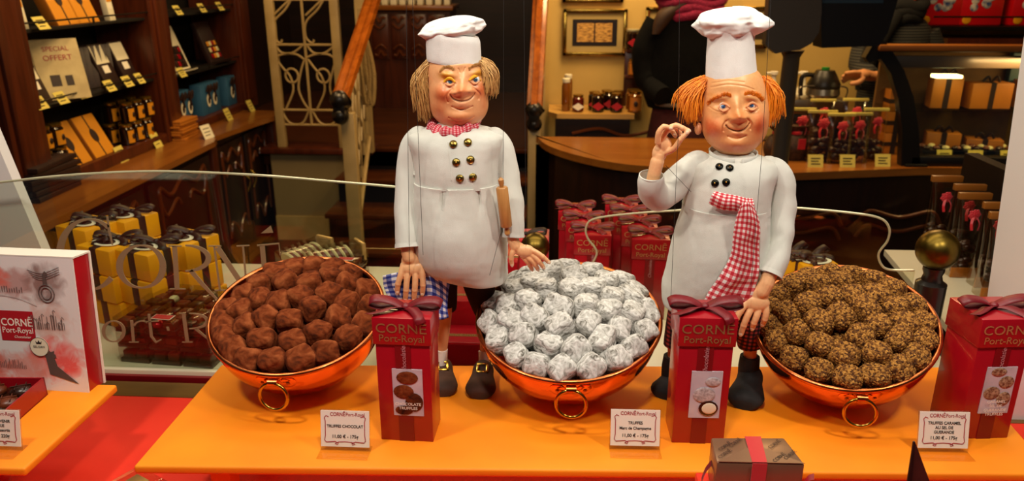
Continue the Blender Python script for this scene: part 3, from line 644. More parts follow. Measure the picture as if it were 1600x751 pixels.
for k, xx in enumerate((1.15, 1.62, 2.08)):
    g = G(); yf = 3.50+.05*k
    for sg, zz in ((1, .52), (1, .45), (-1, .1)):
        g.tube(smoothpts([(xx-.19, yf, zz-.03), (xx-.14, yf, zz+.03*sg), (xx, yf, zz), (xx+.14, yf, zz+.03*sg), (xx+.19, yf, zz-.03)]), .009, 6)
    mk('moulding', g, M['moulding'], cn, **W_)
# ================================================================ SHOP: RIGHT SIDE OBJECTS
CZT = .75
def pc2(u, v, label, Y=None, z=CZT, w=.07, h=.055, g_=None):
    p = PZ(u, v, z); t = thing('price_card', label, 'price card', (p.x, p.y, z), 0, g_)
    mk('card', G().hull([(-w/2, 0, 0), (w/2, 0, 0), (w/2, .02, h), (-w/2, .02, h)], (0, -.002, 0)), M['plaque'], t, smooth=False)
    g = G()
    for k, f_ in enumerate((.72, .5, .28)): g.box(-w*.3, w*(.3-.12*(k % 2)), .02*f_-.004, .02*f_-.0025, h*f_-.0025, h*f_+.0015)
    mk('lettering', g, M['ink'], t, smooth=False); return t
for (u, v, l) in ((1274, 261, 'yellow price card on the counter, leftmost of the three before the cellophane bags'), (1324, 261, 'yellow price card on the counter, middle of the three before the cellophane bags'), (1379, 260, 'yellow price card on the counter, rightmost of the three before the cellophane bags')):
    pc2(u, v, l)
# cellophane bags with red roses
def cello_bag(loc, w, h, d, fill, name, label, grp, header='plaque', rose=True, rz=0):
    t = thing(name, label, 'cellophane bag', loc, rz, grp); n_ = 24
    rings = []
    for k in range(7):
        q = k/6; rings.append((0, 0, h*q, w/2*(1-.08*math.sin(q*PI)), d/2*(1-q)**.6+.004, d/2*(1-q)**.6+.004))
    mk('film', loft(rings, 20, 2, 4), M['cello'], t)
    g = G(); rr = random.Random(int(abs(loc[0])*9999)+int(h*1000))
    for k in range(18):
        r_ = rr.uniform(.16, .24)*w; x = rr.uniform(-w*.3, w*.3); z = rr.uniform(r_*.8, h*.45); g.ball((x, rr.uniform(-.5, .3)*d*.45, z), (r_, r_*.6, r_*.7), 8, 6)
    c_ = mk('chocolates', g, M[fill], t); c_['kind'] = 'stuff'
    mk('header', G().box(-w/2-.003, w/2+.003, -.006, .006, h-.004, h+.010, .001), M[header], t)
    if rose:
        g = G(); c = Vector((0, -d*.33, h*.80)); r_ = w*.17
        for k in range(26):
            a_ = k*2.4; q = (k/26)**.5*r_; g.ball(c+Vector((q*math.cos(a_), -.3*r_*(1-k/26), q*math.sin(a_))), (r_*.38, r_*.25, r_*.3), 8, 5)
        mk('rose', g, M['scarlet'], t)
        g = G()
        for sg in (-1, 1):
            g.tube(smoothpts([c, c+Vector((sg*r_*.8, -.01, -r_*1.5)), c+Vector((sg*r_*.6, -.012, -r_*3))], 4), [r_*.3]*9, 6, flat=.25)
        mk('ribbon_tails', g, M['scarlet'], t)
    return t
CG = 'cellophane bags of chocolates with red roses on the counter'
for (u, v, w, h, dy) in ((1256, 256, .13, .235, .10), (1282, 256, .13, .235, .03), (1311, 257, .12, .225, .02), (1340, 257, .12, .225, .04), (1368, 255, .11, .24, .05), (1300, 250, .12, .25, .2), (1355, 250, .12, .25, .22)):
    p = PZ(u, v, CZT); cello_bag((p.x, p.y+dy+.03, CZT), w, h, .10, 'darkchoc', 'cellophane_bag', 'cellophane bag of chocolates with a red rose in the counter row', CG)
for (u, v, l) in ((1216, 252, 'brown net bundle with red ribbon at the left end of the counter row'), (1243, 252, 'brown net bundle with a square red tag next to the cellophane bags')):
    p = PZ(u, v, CZT); t = thing('praline_bundle', l, 'praline bundle', (p.x, p.y+.05, CZT))
    mk('bundle', loft([(0, 0, 0, .05, .04, .04), (0, 0, .06, .065, .05, .05), (0, 0, .115, .04, .03, .03), (0, 0, .13, .02, .015, .015), (0, 0, .165, .06, .03, .03)], 20, 4), mat('brown_net', '4a2a12', .6, col2='2a160a', ns=80, bump=1, bs=150) if 'brown_net' not in bpy.data.materials else bpy.data.materials['brown_net'], t)
    mk('ribbon', G().lathe([(.022, .12), (.03, .125), (.03, .135), (.022, .14)], 16), M['scarlet'], t)
    mk('tag', G().box(-.0, .035, -.058, -.055, .06, .11), M['scarlet'], t, smooth=False)
# orange cartons stack left of display case
for i in range(3):
    p = PZ(1395, 250, CZT)
    t = thing('orange_carton', ('lowest', 'middle', 'top')[i]+' orange carton with dark ribbon stacked behind the case frame', 'box', (p.x+.05, p.y+.19, CZT+.106*i))
    mk('carton', G().box(-.05, .05, -.05, .05, 0, .104, .003), M['craft'], t); mk('ribbon', G().box(-.012, .012, -.052, .052, 0, .105), M['brownrib'], t); mk('ribbon', G().box(-.052, .052, -.053, .053, .04, .06), M['brownrib'], t)
# display case
dcx0 = PY(1375, 70, 3.62).x; bx = PY(1430, 258, 3.62).x
dc = thing('display_case', 'curved glass display case with black frame and wooden top rail', 'display case', (2.3, 3.9, CZT))
fr = [PY(*q, 3.62) for q in ((1366, 66), (1384, 80), (1402, 110), (1416, 150), (1424, 200), (1430, 258))]
g = G(); 
out = [PY(*q, 3.62) for q in ((1366, 66), (1378, 62), (1384, 66), (1396, 82), (1414, 112), (1428, 152), (1436, 205), (1438, 260), (1408, 260), (1410, 205), (1404, 155), (1392, 115), (1376, 92), (1358, 98), (1352, 90))]
g.hull(out, (0, .05, 0)); g.box(fr[-1].x-.05, fr[-1].x+.05, 3.6, 3.70, CZT+.001, CZT+.012, .003); mk('side_frame', g, M['black'], dc, **W_)
zt1 = PY(1480, 70, 3.62).z; zt0 = PY(1480, 80, 3.62).z
mk('top_rail', G().box(fr[0].x+.02, 3.3, 3.60, 3.68, zt0, zt1, .005), M['topwoodx'], dc, **W_)
mk('front_header', G().box(fr[0].x+.10, 3.3, 3.635, 3.66, PY(1480, 107, 3.62).z, PY(1480, 88, 3.62).z, .004), M['greyplastic'], dc, **W_)
mk('base_rail', G().box(bx-.02, 3.3, 3.62, 3.68, CZT, CZT+.045, .003), M['black'], dc, **W_)
mk('glass', G().box(fr[3].x-.02, 3.3, 3.652, 3.656, CZT+.045, PY(1480, 107, 3.62).z), M['glass'], dc, **W_)
mk('back_panel', G().box(fr[3].x, 3.3, 3.96, 3.98, CZT+.001, zt0), mat('case_back', '5a3c14', .7, col2='7a5420', ns=5), dc, **W_)
mk('top_panel', G().box(fr[0].x+.1, 3.3, 3.68, 3.98, zt0-.01, zt0), M['black'], dc, **W_)
mk('shelf', G().box(fr[3].x, 3.3, 3.74, 3.955, CZT+.235, CZT+.243), M['glass'], dc, **W_)
lx = PY(1480, 105, 3.74).x
mk('lamp', G().box(lx-.06, lx+.06, 3.70, 3.76, zt0-.13, zt0-.115, .003), emis('case_lamp_glow', 'ffe9a0', 6), dc, **W_)
area('case_light', (2.45, 3.72, zt0-.04), (2.4, 3.88, CZT), 1.2, 9, (1, .62, .22), .06)
rr = random.Random(3)
for k, (x, z, w, h, dd) in enumerate(((1.86, CZT+.244, .13, .15, .12), (2.06, CZT+.244, .19, .12, .12), (2.30, CZT+.244, .2, .13, .12), (2.55, CZT+.244, .17, .10, .12), (2.8, CZT+.244, .2, .12, .1), (1.90, CZT, .15, .12, .4), (2.1, CZT, .16, .09, .42))):
    t = thing('ribboned_carton', 'orange brown carton with dark ribbon inside the display case', 'box', (x, 3.84+(.02 if k > 4 else 0), z), rr.uniform(-.3, .3), 'orange brown cartons inside the display case')
    mk('carton', G().box(-w/2, w/2, -.05, .05, 0, h, .003), M['craft'], t); mk('ribbon', G().box(-.012, .012, -.052, .052, 0, h+.002), M['brownrib'], t)
    mk('bow', G().tube(smoothpts([(-.04, -.02, h+.005), (-.02, -.03, h+.03), (0, -.02, h+.005), (.02, -.03, h+.03), (.04, -.02, h+.005)], 4), .006, 6), M['brownrib'], t)
t = thing('blue_packet', 'blue packet with a yellow tag at the back of the display case', 'packet', (2.28, 3.93, CZT+.244)); mk('packet', G().box(-.09, .09, -.02, .02, 0, .25, .003), mat('dull_blue', '3c5660', .5), t); mk('tag', G().ball((0, -.024, .19), (.025, .004, .035), 14, 8), M['yellow'], t)
t = thing('red_packet', 'long red packet lying across the back of the display case', 'packet', (2.62, 3.92, CZT+.244)); mk('packet', G().box(-.16, .16, -.06, .02, .09, .15, .003), M['scarlet'], t); mk('support', G().box(-.14, .14, -.03, .02, 0, .09), M['craft'], t)
for k, (u, l) in enumerate(((1480, 'leftmost'), (1529, 'middle'), (1580, 'rightmost'))):
    p = PY(u, 246, 3.70); t = pc2(u, 246, 'yellow price card inside the display case, %s of three' % l); t.location = (p.x, 3.72, CZT+.0)
    t2 = thing('praline_tray', 'dark tray of pralines behind the %s price card in the case' % l, 'tray', (p.x, 3.80, CZT)); mk('tray', G().box(-.1, .1, -.06, .06, 0, .05, .003), M['darkplastic'], t2)
    for a_ in range(4):
        for b_ in range(2): mk('praline', G().ball((-.07+a_*.045, -.03+b_*.05, .058), (.017, .017, .012), 10, 6), M[('darkchoc', 'milkchoc', 'whitechoc')[(a_+b_+k) % 3]], t2)
# shelf with red tins behind the case
zz = PY(1500, 38, 4.68).z
ws = thing('wall_shelf', 'wooden wall shelf with black rail carrying the red tins', 'shelf', (2.8, 4.65, zz))
mk('board', G().box(2.05, 3.5, 4.5, 4.8, zz-.02, zz), M['black'], ws, **W_); z3 = PY(1500, 58, 4.6).z
mk('lower_board', G().box(2.15, 3.5, 4.5, 4.8, z3-.07, z3), M['redwood'], ws, **W_)
mk('rail', G().tube([(2.05, 4.49, zz+.05), (3.5, 4.49, zz+.05)], .005, 6), M['blackmetal'], ws, **W_)
for (u, l) in ((1467, 'red tin with blue and white print, leftmost on the wall shelf'), (1531, 'red tin with blue and white print, middle one on the wall shelf'), (1611, 'red tin with blue and white print cut by the right picture edge')):
    c = PY(u, 36, 4.56); t = thing('red_tin', l, 'tin', (c.x, 4.63, zz)); w_ = .115
    mk('tin', G().box(-w_, w_, -.07, .07, 0, .30, .012), M['tinred'], t); g = G()
    r2 = random.Random(u)
    for k in range(9): g.ball((r2.uniform(-.05, .05), -.071, .13+r2.uniform(-.035, .05)), (.022, .003, .022), 10, 6)
    mk('print', g, mat('blue_white_print', '22407a', .5, col2='d8d0c0', ns=30) if 'blue_white_print' not in bpy.data.materials else bpy.data.materials['blue_white_print'], t)
    mk('price_sticker', G().ball((-.075, -.071, .03), (.024, .003, .022), 14, 6), M['yellow'], t)
# weighing scale with raised head
ys = 3.35
sc_ = thing('shop_scale', 'large dark shop scale with a rounded display head on a post', 'scale', (1.0, ys, CZT))
o1 = PY(1282, 78, ys); o0 = PY(1205, -30, ys)
cc = PY(1243, 30, ys); rr_ = (o1.x-PY(1228, 50, ys).x)
g = G(); prof = []
g.hull([PY(u, v, ys-.1) for u, v in ((1206, -60), (1283, -60), (1284, 20), (1280, 50), (1268, 68), (1250, 78), (1230, 80), (1212, 84), (1196, 70), (1200, 20))], (0, .06, 0)); 
mk('display_head', g, M['greyplastic'], sc_, **W_)
mk('display_body', G().hull([PY(u, v, ys-.04) for u, v in ((1280, -60), (1420, -60), (1400, 10), (1388, 50), (1374, 72), (1284, 75))], (0, .12, 0)), M['darkplastic'], sc_, **W_)
mk('window', G().hull([PY(u, v, ys-.042) for u, v in ((1285, -8), (1380, -8), (1380, 5), (1285, 5))], (0, -.002, 0)), mat('display_window', '2c3c48', .3), sc_, **W_)
pp0 = PY(1238, 78, ys); mk('post', G().lathe([(.075, 0), (.07, .02), (.038, .03), (.034, pp0.z-CZT-.03), (.05, pp0.z-CZT)], 24), M['greyplastic'], sc_)
sc_.location.x = pp0.x-.0
for ch in kids(sc_):
    if ch.name.startswith('display') or ch.name.startswith('window'): ch.matrix_parent_inverse = Matrix.Translation((-pp0.x, -ys, -CZT))
# coffee machine + thermos + bottles
y = 4.05
a = PY(1245, 190, y); b = PY(1325, 143, y)
cm = thing('coffee_machine', 'grey low appliance with a wire rail behind the cellophane bags', 'coffee machine', ((a.x+b.x)/2, 4.1, CZT)); hx = (b.x-a.x)/2
mk('body', G().box(-hx-.05, hx, -.05, .1, 0, a.z-CZT+.04, .008), M['darkplastic'], cm)
mk('lid', G().box(-hx-.07, hx+.01, -.06, .11, a.z-CZT+.04, b.z-CZT-.04, .01), M['steel'], cm)
zq = b.z-CZT-.04; mk('rail', G().tube(smoothpts([(-hx, -.05, zq), (-hx, -.05, zq+.06), (0, -.05, zq+.065), (hx-.01, -.05, zq+.06), (hx-.01, -.05, zq)], 5), .004, 6), M['steel'], cm)
zq += CZT
c = PY(1286, 140, 4.1); th = thing('thermos_jug', 'black and steel thermos jug with green button', 'jug', (c.x, 4.1, zq+.001))
mk('body', G().lathe([(.07, 0), (.085, .02), (.08, .05)], 24), M['steel'], th); mk('shoulder', G().lathe([(.08, .05), (.083, .07), (.06, .115), (.045, .14), (.0, .145)], 24), M['darkplastic'], th)
mk('handle', G().tube(smoothpts([(-.05, 0, .115), (-.11, 0, .11), (-.115, 0, .05), (-.11, 0, .01)]), .012, 8), M['darkplastic'], th); mk('button', G().lathe([(.02, .14), (.02, .155), (0, .156)], 12), mat('green_button', '1c7a30', .4), th)
tag(mk('paper_towel', G().lathe([(.05, 0), (.05, .3), (.02, .3)], 20, (PY(1320, 150, 4.25).x, 4.55, CZT+.0)), M['pinkdoor']), 'white hanging towel behind the thermos jug', 'towel')
for (u, l) in ((1206, 'white pump bottle beside the orange hair'), (1252, 'clear pump bottle behind the scale post')):
    c = PY(u, 150, 4.25); t = thing('pump_bottle', l, 'bottle', (c.x, 4.25, CZT+.0)); mk('bottle', G().lathe([(.035, 0), (.037, .02), (.035, .20), (.015, .23), (.015, .25)], 18), M['cream'], t); mk('pump', G().lathe([(.012, .25), (.012, .28), (.02, .285), (.02, .30), (0, .3)], 12).tube([(0, 0, .295), (-.04, 0, .29)], .006, 6), M['white'], t)
    t.location.z = PY(u, 170, 4.25).z-.1
tag(mk('back_worktop', G().box(.85, 2.0, 4.16, 4.27, CZT+.0, PY(1206, 185, 4.25).z-.1, 0), M['darkwoodx']), 'low dark ledge at the back of the counter', 'ledge')
# ---- people
def person_body(parts, name='person_body', m='blackcloth', par=None, vox=.012, sm=6):
    g = G()
    for pts, rad in parts:
        q = smoothpts(pts, 5); k = len(pts)-1; rads = [rad[min(int(i/5), k)]+(rad[min(int(i/5)+1, k)]-rad[min(int(i/5), k)])*((i % 5)/5) for i in range(len(q))]
        g.tube(q, rads, 16); g.ball(q[0], rads[0], 14, 8); g.ball(q[-1], rads[-1], 14, 8)
    return g
py_ = 4.34; cx = .71
p1 = thing('person', 'person seen from behind in a long black coat with a magenta scarf', 'person', (cx, py_, .0))
g = person_body([([(cx-.10, py_, .05), (cx-.1, py_, .5), (cx-.08, py_, .85)], [.05, .06, .09]), ([(cx+.10, py_, .05), (cx+.1, py_, .5), (cx+.08, py_, .85)], [.05, .06, .09]),
                 ([(cx, py_, 1.42), (cx, py_, 1.60), (cx, py_-.01, 1.66)], [.055, .09, .09]), ([(cx, py_, .9), (cx, py_, 1.38)], [.08, .09])])
blob('body', g, M['skin'], p1, True, .015)
coat = loft([(cx, py_, .90, .20, .11, .10), (cx, py_, 1.0, .235, .115, .10), (cx, py_, 1.15, .225, .12, .10), (cx, py_, 1.3, .205, .12, .10), (cx, py_, 1.38, .19, .12, .11), (cx, py_, 1.43, .10, .08, .08)], 40, 5)
for sg in (-1, 1): coat.tube(smoothpts([(cx+sg*.17, py_, 1.36), (cx+sg*.235, py_-.0, 1.2), (cx+sg*.215, py_-.02, 1.05), (cx+sg*.14, py_-.14, .98)], 6), [.07]*7+[.065]*6+[.055]*6, 16)
mk('coat', coat, M['blackcloth'], p1, **W_)
mk('skirt', loft([(cx, py_, .45, .22, .11, .10), (cx, py_, .7, .20, .11, .10), (cx, py_, .92, .17, .10, .10)], 32, 4), M['burgundy'], p1, **W_)
mk('coat_belt', G().lathe([(.20, 0), (.205, .012), (.20, .024)], 40, (cx, py_, .915), (1.02, .56)), mat('grey_strap', '5a5248', .6), p1, **W_)
mk('shoe', G().ball((cx-.1, py_+.04, .04), (.05, .12, .045)), M['black'], p1, **W_); mk('shoe', G().ball((cx+.1, py_+.04, .04), (.05, .12, .045)), M['black'], p1, **W_)
g = G()
for k in range(4): g.tube([(cx+(.11+.013*k)*math.cos(t/20*2*PI)*1.15, py_+(.11)*math.sin(t/20*2*PI), 1.40+.032*k+.012*math.sin(t*1.3+k)) for t in range(21)], [.032+.006*math.sin(t*2.1) for t in range(21)], 12)
mk('scarf', g, M['magenta'], p1, **W_)
mk('hair', loft([(cx, py_-.02, 1.78, .03, .03, .03), (cx, py_-.02, 1.75, .08, .09, .08), (cx, py_-.02, 1.65, .105, .12, .07), (cx, py_-.03, 1.5, .10, .10, .05), (cx-.13, py_-.06, 1.40, .06, .06, .03), (cx-.19, py_-.08, 1.3, .02, .02, .02)], 24, 5), M['brownhair'], p1, **W_)
px, py2 = 1.84, 4.42
p2 = thing('person', 'person in a striped dark top and black scarf reaching over the counter', 'person', (px, py2, 0))
hp = PY(1338, 117, 4.07)
g = person_body([([(px-.08, py2, .05), (px-.08, py2, .5), (px-.07, py2, .9)], [.05, .06, .09]), ([(px+.08, py2, .05), (px+.08, py2, .5), (px+.07, py2, .9)], [.05, .06, .09]),
                 ([(px, py2, 1.38), (px, py2-.02, 1.48), (px, py2-.04, 1.60), (px, py2-.04, 1.66)], [.05, .05, .085, .09]), ([(px, py2, .9), (px, py2, 1.30)], [.07, .07])])
blob('body', g, M['skin'], p2, True, .015)
wr = hp+Vector((.10, .05, -.012))
# hand
g = G(); g.tube([wr+Vector((.06, .02, 0)), wr, hp+Vector((.035, .02, 0))], [.026, .026, .030], 12); g.ball(hp+Vector((.03, .01, 0)), (.045, .035, .026))
for k, (dx, dz, dy) in enumerate(((-.062, .012, -.03), (-.068, -.006, -.012), (-.064, -.024, .004), (-.052, -.036, .02))):
    b_ = hp+Vector((.01, dy, .012-.012*k)); g.tube(smoothpts([b_, b_+Vector((-.032, -.004, .006)), hp+Vector((dx, dy, dz))], 4), [.0105]*9, 10); g.ball(hp+Vector((dx, dy, dz)), .0105, 10, 6)
b_ = hp+Vector((.03, -.03, -.01)); g.tube(smoothpts([b_, b_+Vector((-.03, -.015, -.02)), b_+Vector((-.06, -.01, -.028))], 4), [.013]*9, 10); g.ball(b_+Vector((-.06, -.01, -.028)), .012)
hb = blob('hand', g, M['skin'], p2, True, .0045, 3)
top = loft([(px, py2, .75, .17, .13, .13), (px, py2, .95, .165, .13, .12), (px, py2, 1.15, .17, .13, .12), (px, py2, 1.28, .18, .12, .11), (px, py2, 1.36, .14, .09, .09), (px, py2, 1.40, .07, .06, .06)], 40, 5)
top.tube(smoothpts([(px-.15, py2, 1.30), (px-.2, py2-.1, 1.14), (px-.2, py2-.25, 1.08), wr+Vector((.07, .02, -.01))], 6), [.07]*7+[.06]*6+[.045]*6, 16)
top.tube(smoothpts([(px+.15, py2, 1.30), (px+.23, py2-.03, 1.1), (px+.16, py2-.22, 1.0)], 6), [.07]*7+[.05]*6, 16)
mk('striped_top', top, M['stripes'], p2, **W_)
mk('cuff', G().tube([wr+Vector((.12, .06, .0)), wr+Vector((.045, .02, 0))], [.05, .038], 16), M['teal'], p2, **W_)
g = G()
for k in range(3): g.tube([(px-.01+(.09+.012*k)*math.cos(t/20*2*PI), py2+.09*math.sin(t/20*2*PI), 1.38+.03*k+.012*math.sin(t*1.3+k)) for t in range(21)], [.036]*21, 12)
g.tube(smoothpts([(px-.07, py2-.09, 1.40), (px-.15, py2-.14, 1.28), (px-.20, py2-.15, 1.12), (px-.19, py2-.15, 1.02)], 5), [.05]*8+[.045]*8, 14)
mk('scarf', g, M['scarfblack'], p2, **W_)
mk('hair', G().ball((px, py2+.0, 1.64), (.11, .12, .13)), M['brownhair'], p2, **W_)
for sg in (-1, 1): mk('shoe', G().ball((px+sg*.08, py2-.04, .04), (.045, .12, .04)), M['black'], p2, **W_)
st('floor_staff', G().box(.15, 3.5, 4.22, 4.79, -.13, -.003), M['shopfloor'])
# ================================================================ BEHIND THE GLASS PARTITION: DECK GOODS
DZ = .97
def ribbon(g, pts, wv, w, sub=6, wob=0):
    P_ = smoothpts(pts, sub); wv = Vector(wv); rows = []
    for p in P_: rows.append([p-wv*w/2, p, p+wv*w/2])
    uv = g.uv; g.grid([[r[0], r[1], r[2]] for r in rows]); g.uv = None; return g
def bow(parent, o, s, m, world=False, name='bow', rot=0, tails=True):
    g = G(); o = Vector(o); r_ = Matrix.Rotation(rot, 3, 'Z')
    for sg in (-1, 1):
        pts = [o, o+r_ @ Vector((sg*.35*s, -.05*s, .22*s)), o+r_ @ Vector((sg*.8*s, -.08*s, .30*s)), o+r_ @ Vector((sg*1.0*s, -.05*s, .16*s)), o+r_ @ Vector((sg*.75*s, 0, .03*s)), o+r_ @ Vector((sg*.3*s, .02*s, .06*s)), o]
        ribbon(g, pts, r_ @ Vector((.12*sg, .9, .35)).normalized(), .30*s)
        if tails: ribbon(g, [o, o+r_ @ Vector((.2*s, -.2*s, .09*s)), o+r_ @ Vector((.42*s, -.5*s, .05*s)), o+r_ @ Vector((.50*s, -.67*s, .0)), o+r_ @ Vector((.56*s, -.70*s, -.13*s))] if sg > 0 else [o, o+r_ @ Vector((-.3*s, -.2*s, .09*s)), o+r_ @ Vector((-.6*s, -.4*s, .05*s)), o+r_ @ Vector((-.9*s, -.58*s, .04*s))], r_ @ Vector((.8, sg*.5, .2)).normalized(), .28*s)
    g.ball(o+Vector((0, 0, .05*s)), (.12*s, .13*s, .10*s), 12, 8)
    b_ = mk(name, g, m, parent, world); md = b_.modifiers.new('th', 'SOLIDIFY'); md.thickness = .0005; return b_
def gift_box(name, label, cat, loc, rz, w, d, h, group=None, hl=.034, photo=None, logo='darkgold', bowm='ribbonred', bows=.043, seg=1):
    t = thing(name, label, cat, loc, rz, group)
    mk('box_body', G().box(-w/2, w/2, -d/2, d/2, 0, h-hl*.7, .0008), M['boxred'], t)
    mk('lid', G().box(-w/2-.0022, w/2+.0022, -d/2-.0022, d/2+.0022, h-hl, h, .001), M['boxred'], t)
    mk('ribbon_band', G().box(-.009, .009, -d/2-.0009, -d/2+.001, .0003, h-hl-.0002), M['boxreddark'], t, smooth=False)
    bow(t, (0, 0, h+.001), bows, M[bowm])
    text('CORN\u0112', .0165, (0, -d/2-.0026, h-hl*.40), (1, 0, 0), (0, 0, 1), M[logo], t, sx=1.05)
    text('Port-Royal', .0125, (0, -d/2-.0026, h-hl*.76), (1, 0, 0), (0, 0, 1), M[logo], t)
    text('Chocolatier', .008, (.001, -d/2-.0013, h-hl-.018), (0, 0, 1), (-1, 0, 0), M['silverprint'], t, shear=.3)
    return t
def photo_label(t, w, d, kind, lines, x0=-.014, x1=.022, z0=.036, z1=.098):
    f = -d/2-.0014
    bg = {'dark': 'b8b0c0', 'white': 'bcb4c4', 'caramel': 'b8b4bc'}[kind]
    pl_ = mk('photo_label', G().box(x0, x1, f, f+.0012, z0, z1), mat('photo_'+kind, bg, .4, col2='cfc8d0', ns=40), t, smooth=False)
    mm = {'dark': M['cocoa'], 'white': mat('pale_truffle_print', '9a8f90', .6, col2='cdc6c8', ns=300), 'caramel': mat('flaky_truffle_print', '6a3a20', .6, col2='b89878', ns=350)}[kind]
    g = G(); W2 = x1-x0; H2 = z1-z0
    for (a_, b_, r1, r2) in {'dark': ((.5, .82, .36, .14), (.36, .52, .34, .15), (.7, .3, .34, .2), (.35, .12, .3, .1)), 'white': ((.45, .5, .36, .17), (.7, .78, .25, .1)), 'caramel': ((.4, .9, .26, .09), (.72, .68, .26, .13), (.3, .45, .28, .14), (.74, .32, .24, .15))}[kind]:
        c_ = (x0+W2*a_, f-.0004, z0+H2*b_); rx = min(r1*W2, min(a_, 1-a_)*W2); rz_ = min(r2*H2, min(b_, 1-b_)*H2); g.ball(c_, (rx, .0008, rz_), 16, 8)
    mk('printed_truffles', g, mm, pl_)
    if kind == 'white':
        g = G().ball((x0+W2*.62, f-.0009, z0+H2*.22), (W2*.32, .0006, H2*.16), 16, 8); mk('printed_shell', g, M['darkchoc'], pl_)
        mk('printed_cream', G().ball((x0+W2*.64, f-.0014, z0+H2*.22), (W2*.24, .0006, H2*.12), 16, 8), M['cream'], pl_)
    for i, s_ in enumerate(lines): text(s_, .0052, ((x0+x1)/2, f-.0022, z0+H2*.27-i*.0056), (1, 0, 0), (0, 0, 1), M['white'], pl_, bold=.01)
# rear tall red boxes behind bowl 2
RG = 'tall red ribboned gift boxes standing in rows on the cream deck'
def mid(u, v): return PZ(u, v, DZ)
q = mid(1011, 497); fr_ = gift_box('tall_gift_box', 'x', 'gift box', (q.x, q.y+.03, DZ), -.05, .066, .066, .163, hl=.040, logo='gold')
fr_['label'] = 'tall red gift box at the front of the right row behind the silver truffles'
for k in range(1, 4): dup(fr_, (q.x-.012*k-.002, q.y+.03+.072*k, DZ), -.05, 'tall red gift box in the right row between the two bowls, behind the front one', RG+', right row')
q2 = Vector((.04, 1.42, DZ)); q2.x = PY(925, 380, 1.42).x
dup(fr_, (q2.x, q2.y, DZ), -.03, 'tall red gift box at the front of the left row, above the silver truffle heap')
for k in range(1, 3): dup(fr_, (q2.x-.015*k, q2.y+.075*k, DZ), -.03, 'tall red gift box in the left row above the silver truffles, behind the front one', RG+', left row')
q3 = PY(822, 375, 1.58); b3 = thing('red_gift_box', 'red box with dark brown bow beside the small brass ball', 'gift box', (q3.x, 1.56, DZ))
mk('box_body', G().box(-.05, .05, -.04, .04, 0, q3.z-DZ+.02, .001), M['scarlet'], b3); bow(b3, (0, 0, q3.z-DZ+.02), .045, M['brownrib'])
# stepped flat red boxes behind puppet 1
def flat_box(x0, x1, y0, y1, z0, z1, label, strip=True, seal=False):
    t = thing('flat_gift_box', label, 'gift box', ((x0+x1)/2, (y0+y1)/2, z0)); mk('box_body', G().box(x0, x1, y0, y1, z0, z1, .0015), M['boxred'], t, **W_)
    if strip:
        g = G().box(x0, x1, y0+.022, y0+.030, z1, z1+.0008)
        for k in range(int((x1-x0)/.004)): g.ball((x0+.002+k*.004, y0+.026, z1+.001), .0015, 6, 4)
        mk('gold_braid', g, M['darkgold'], t, **W_)
    if seal: mk('seal', G().lathe([(.013, 0), (.013, .002), (.010, .0028), (0, .003)], 24, (x1-.05, y0+.028, z1)), M['gold'], t, **W_)
e1 = PY(740, 518, 1.13).z; 
xl = PY(600, 520, 1.13).x; xr = -.045
flat_box(xl, xr, 1.125, 1.33, DZ, DZ+.062, 'large flat red box with gold braid, lowest and nearest behind the striped-stockinged legs'.replace('striped-stockinged', "left puppet's"), True, True)
flat_box(xl+.02, -.055, 1.19, 1.33, DZ+.062, DZ+.062+.045, 'flat red box with gold braid, second of the stepped pile behind the left puppet')
flat_box(-.15, -.062, 1.24, 1.33, DZ+.107, DZ+.16, 'red box on top of the stepped pile behind the left puppet, below the hand')
# yellow wrapped boxes
def yellow_box(loc, rz, w=.075, d=.06, h=.052, label='', top=False, proto=[None]):
    if proto[0] is None or top:
        t = thing('yellow_gift_box', label, 'gift box', loc, rz); mk('wrapping', G().box(-w/2, w/2, -d/2, d/2, 0, h, .003), M['yellow'], t)
        mk('ribbon', G().box(-.009, .009, -d/2-.0008, d/2+.0008, 0.0005, h+.001, .002), M['brownrib'], t); mk('ribbon', G().box(-w/2-.0008, w/2+.0008, -.009, .009, 0.0005, h+.0012, .002), M['brownrib'], t)
        if top:
            tg = mk('oval_tag', G().lathe([(.0, .0), (.030, .0), (.030, .0012), (0, .0013)], 30, (-.0, -.012, h+.002), (1, .62)), M['cream'], t)
            mk('tag_print', G().lathe([(.0, .0), (.021, .0), (.021, .0006), (0, .0007)], 30, (-.0, -.012, h+.0035), (1, .62)), M['brownrib'], tg)
            bow(t, (.005, .012, h+.004), .045, M['brownrib'], rot=.5)
            bow(t, (-.015, .0, h+.004), .034, M['brownrib'], rot=-.6)
        elif proto[0] is None: proto[0] = t
        return t
    return dup(proto[0], loc, rz, label)
YG = 'yellow wrapped boxes stacked on the cream deck'
ang = -.62
def Yc(u, v, z): p = PZ(u, v, z); return p
base = [(150, 520), (212, 475), (262, 442), (300, 420)]
tops = ['nearest', 'second', 'third', 'farthest']
rzY = -.38; hY = .052; wY, dY = .088, .085; zT_ = DZ+3*hY+.001
def ycen(u, v, z): p = PZ(u, v, z); r_ = Matrix.Rotation(rzY, 3, 'Z'); return p+r_ @ Vector((-wY/2, dY/2, 0))
for k, (u, v, nm) in enumerate(((169, 392, 'nearest'), (230, 399, 'middle'), (288, 384, 'farthest'))):
    c_ = ycen(u, v, zT_)
    yellow_box((c_.x, c_.y, DZ+2*hY+.0005), rzY, wY, dY, hY-.001, label=nm+' yellow wrapped box on the top layer of the stack, with oval tag and bow', top=True)
    for z in range(2): o_ = yellow_box((c_.x+.004*(1-z), c_.y-.003*z, DZ+hY*z+.0002*z), rzY, wY, dY, hY-.001, label='yellow wrapped box in the lower layers of the stack behind the gold lettering'); o_['group'] = YG
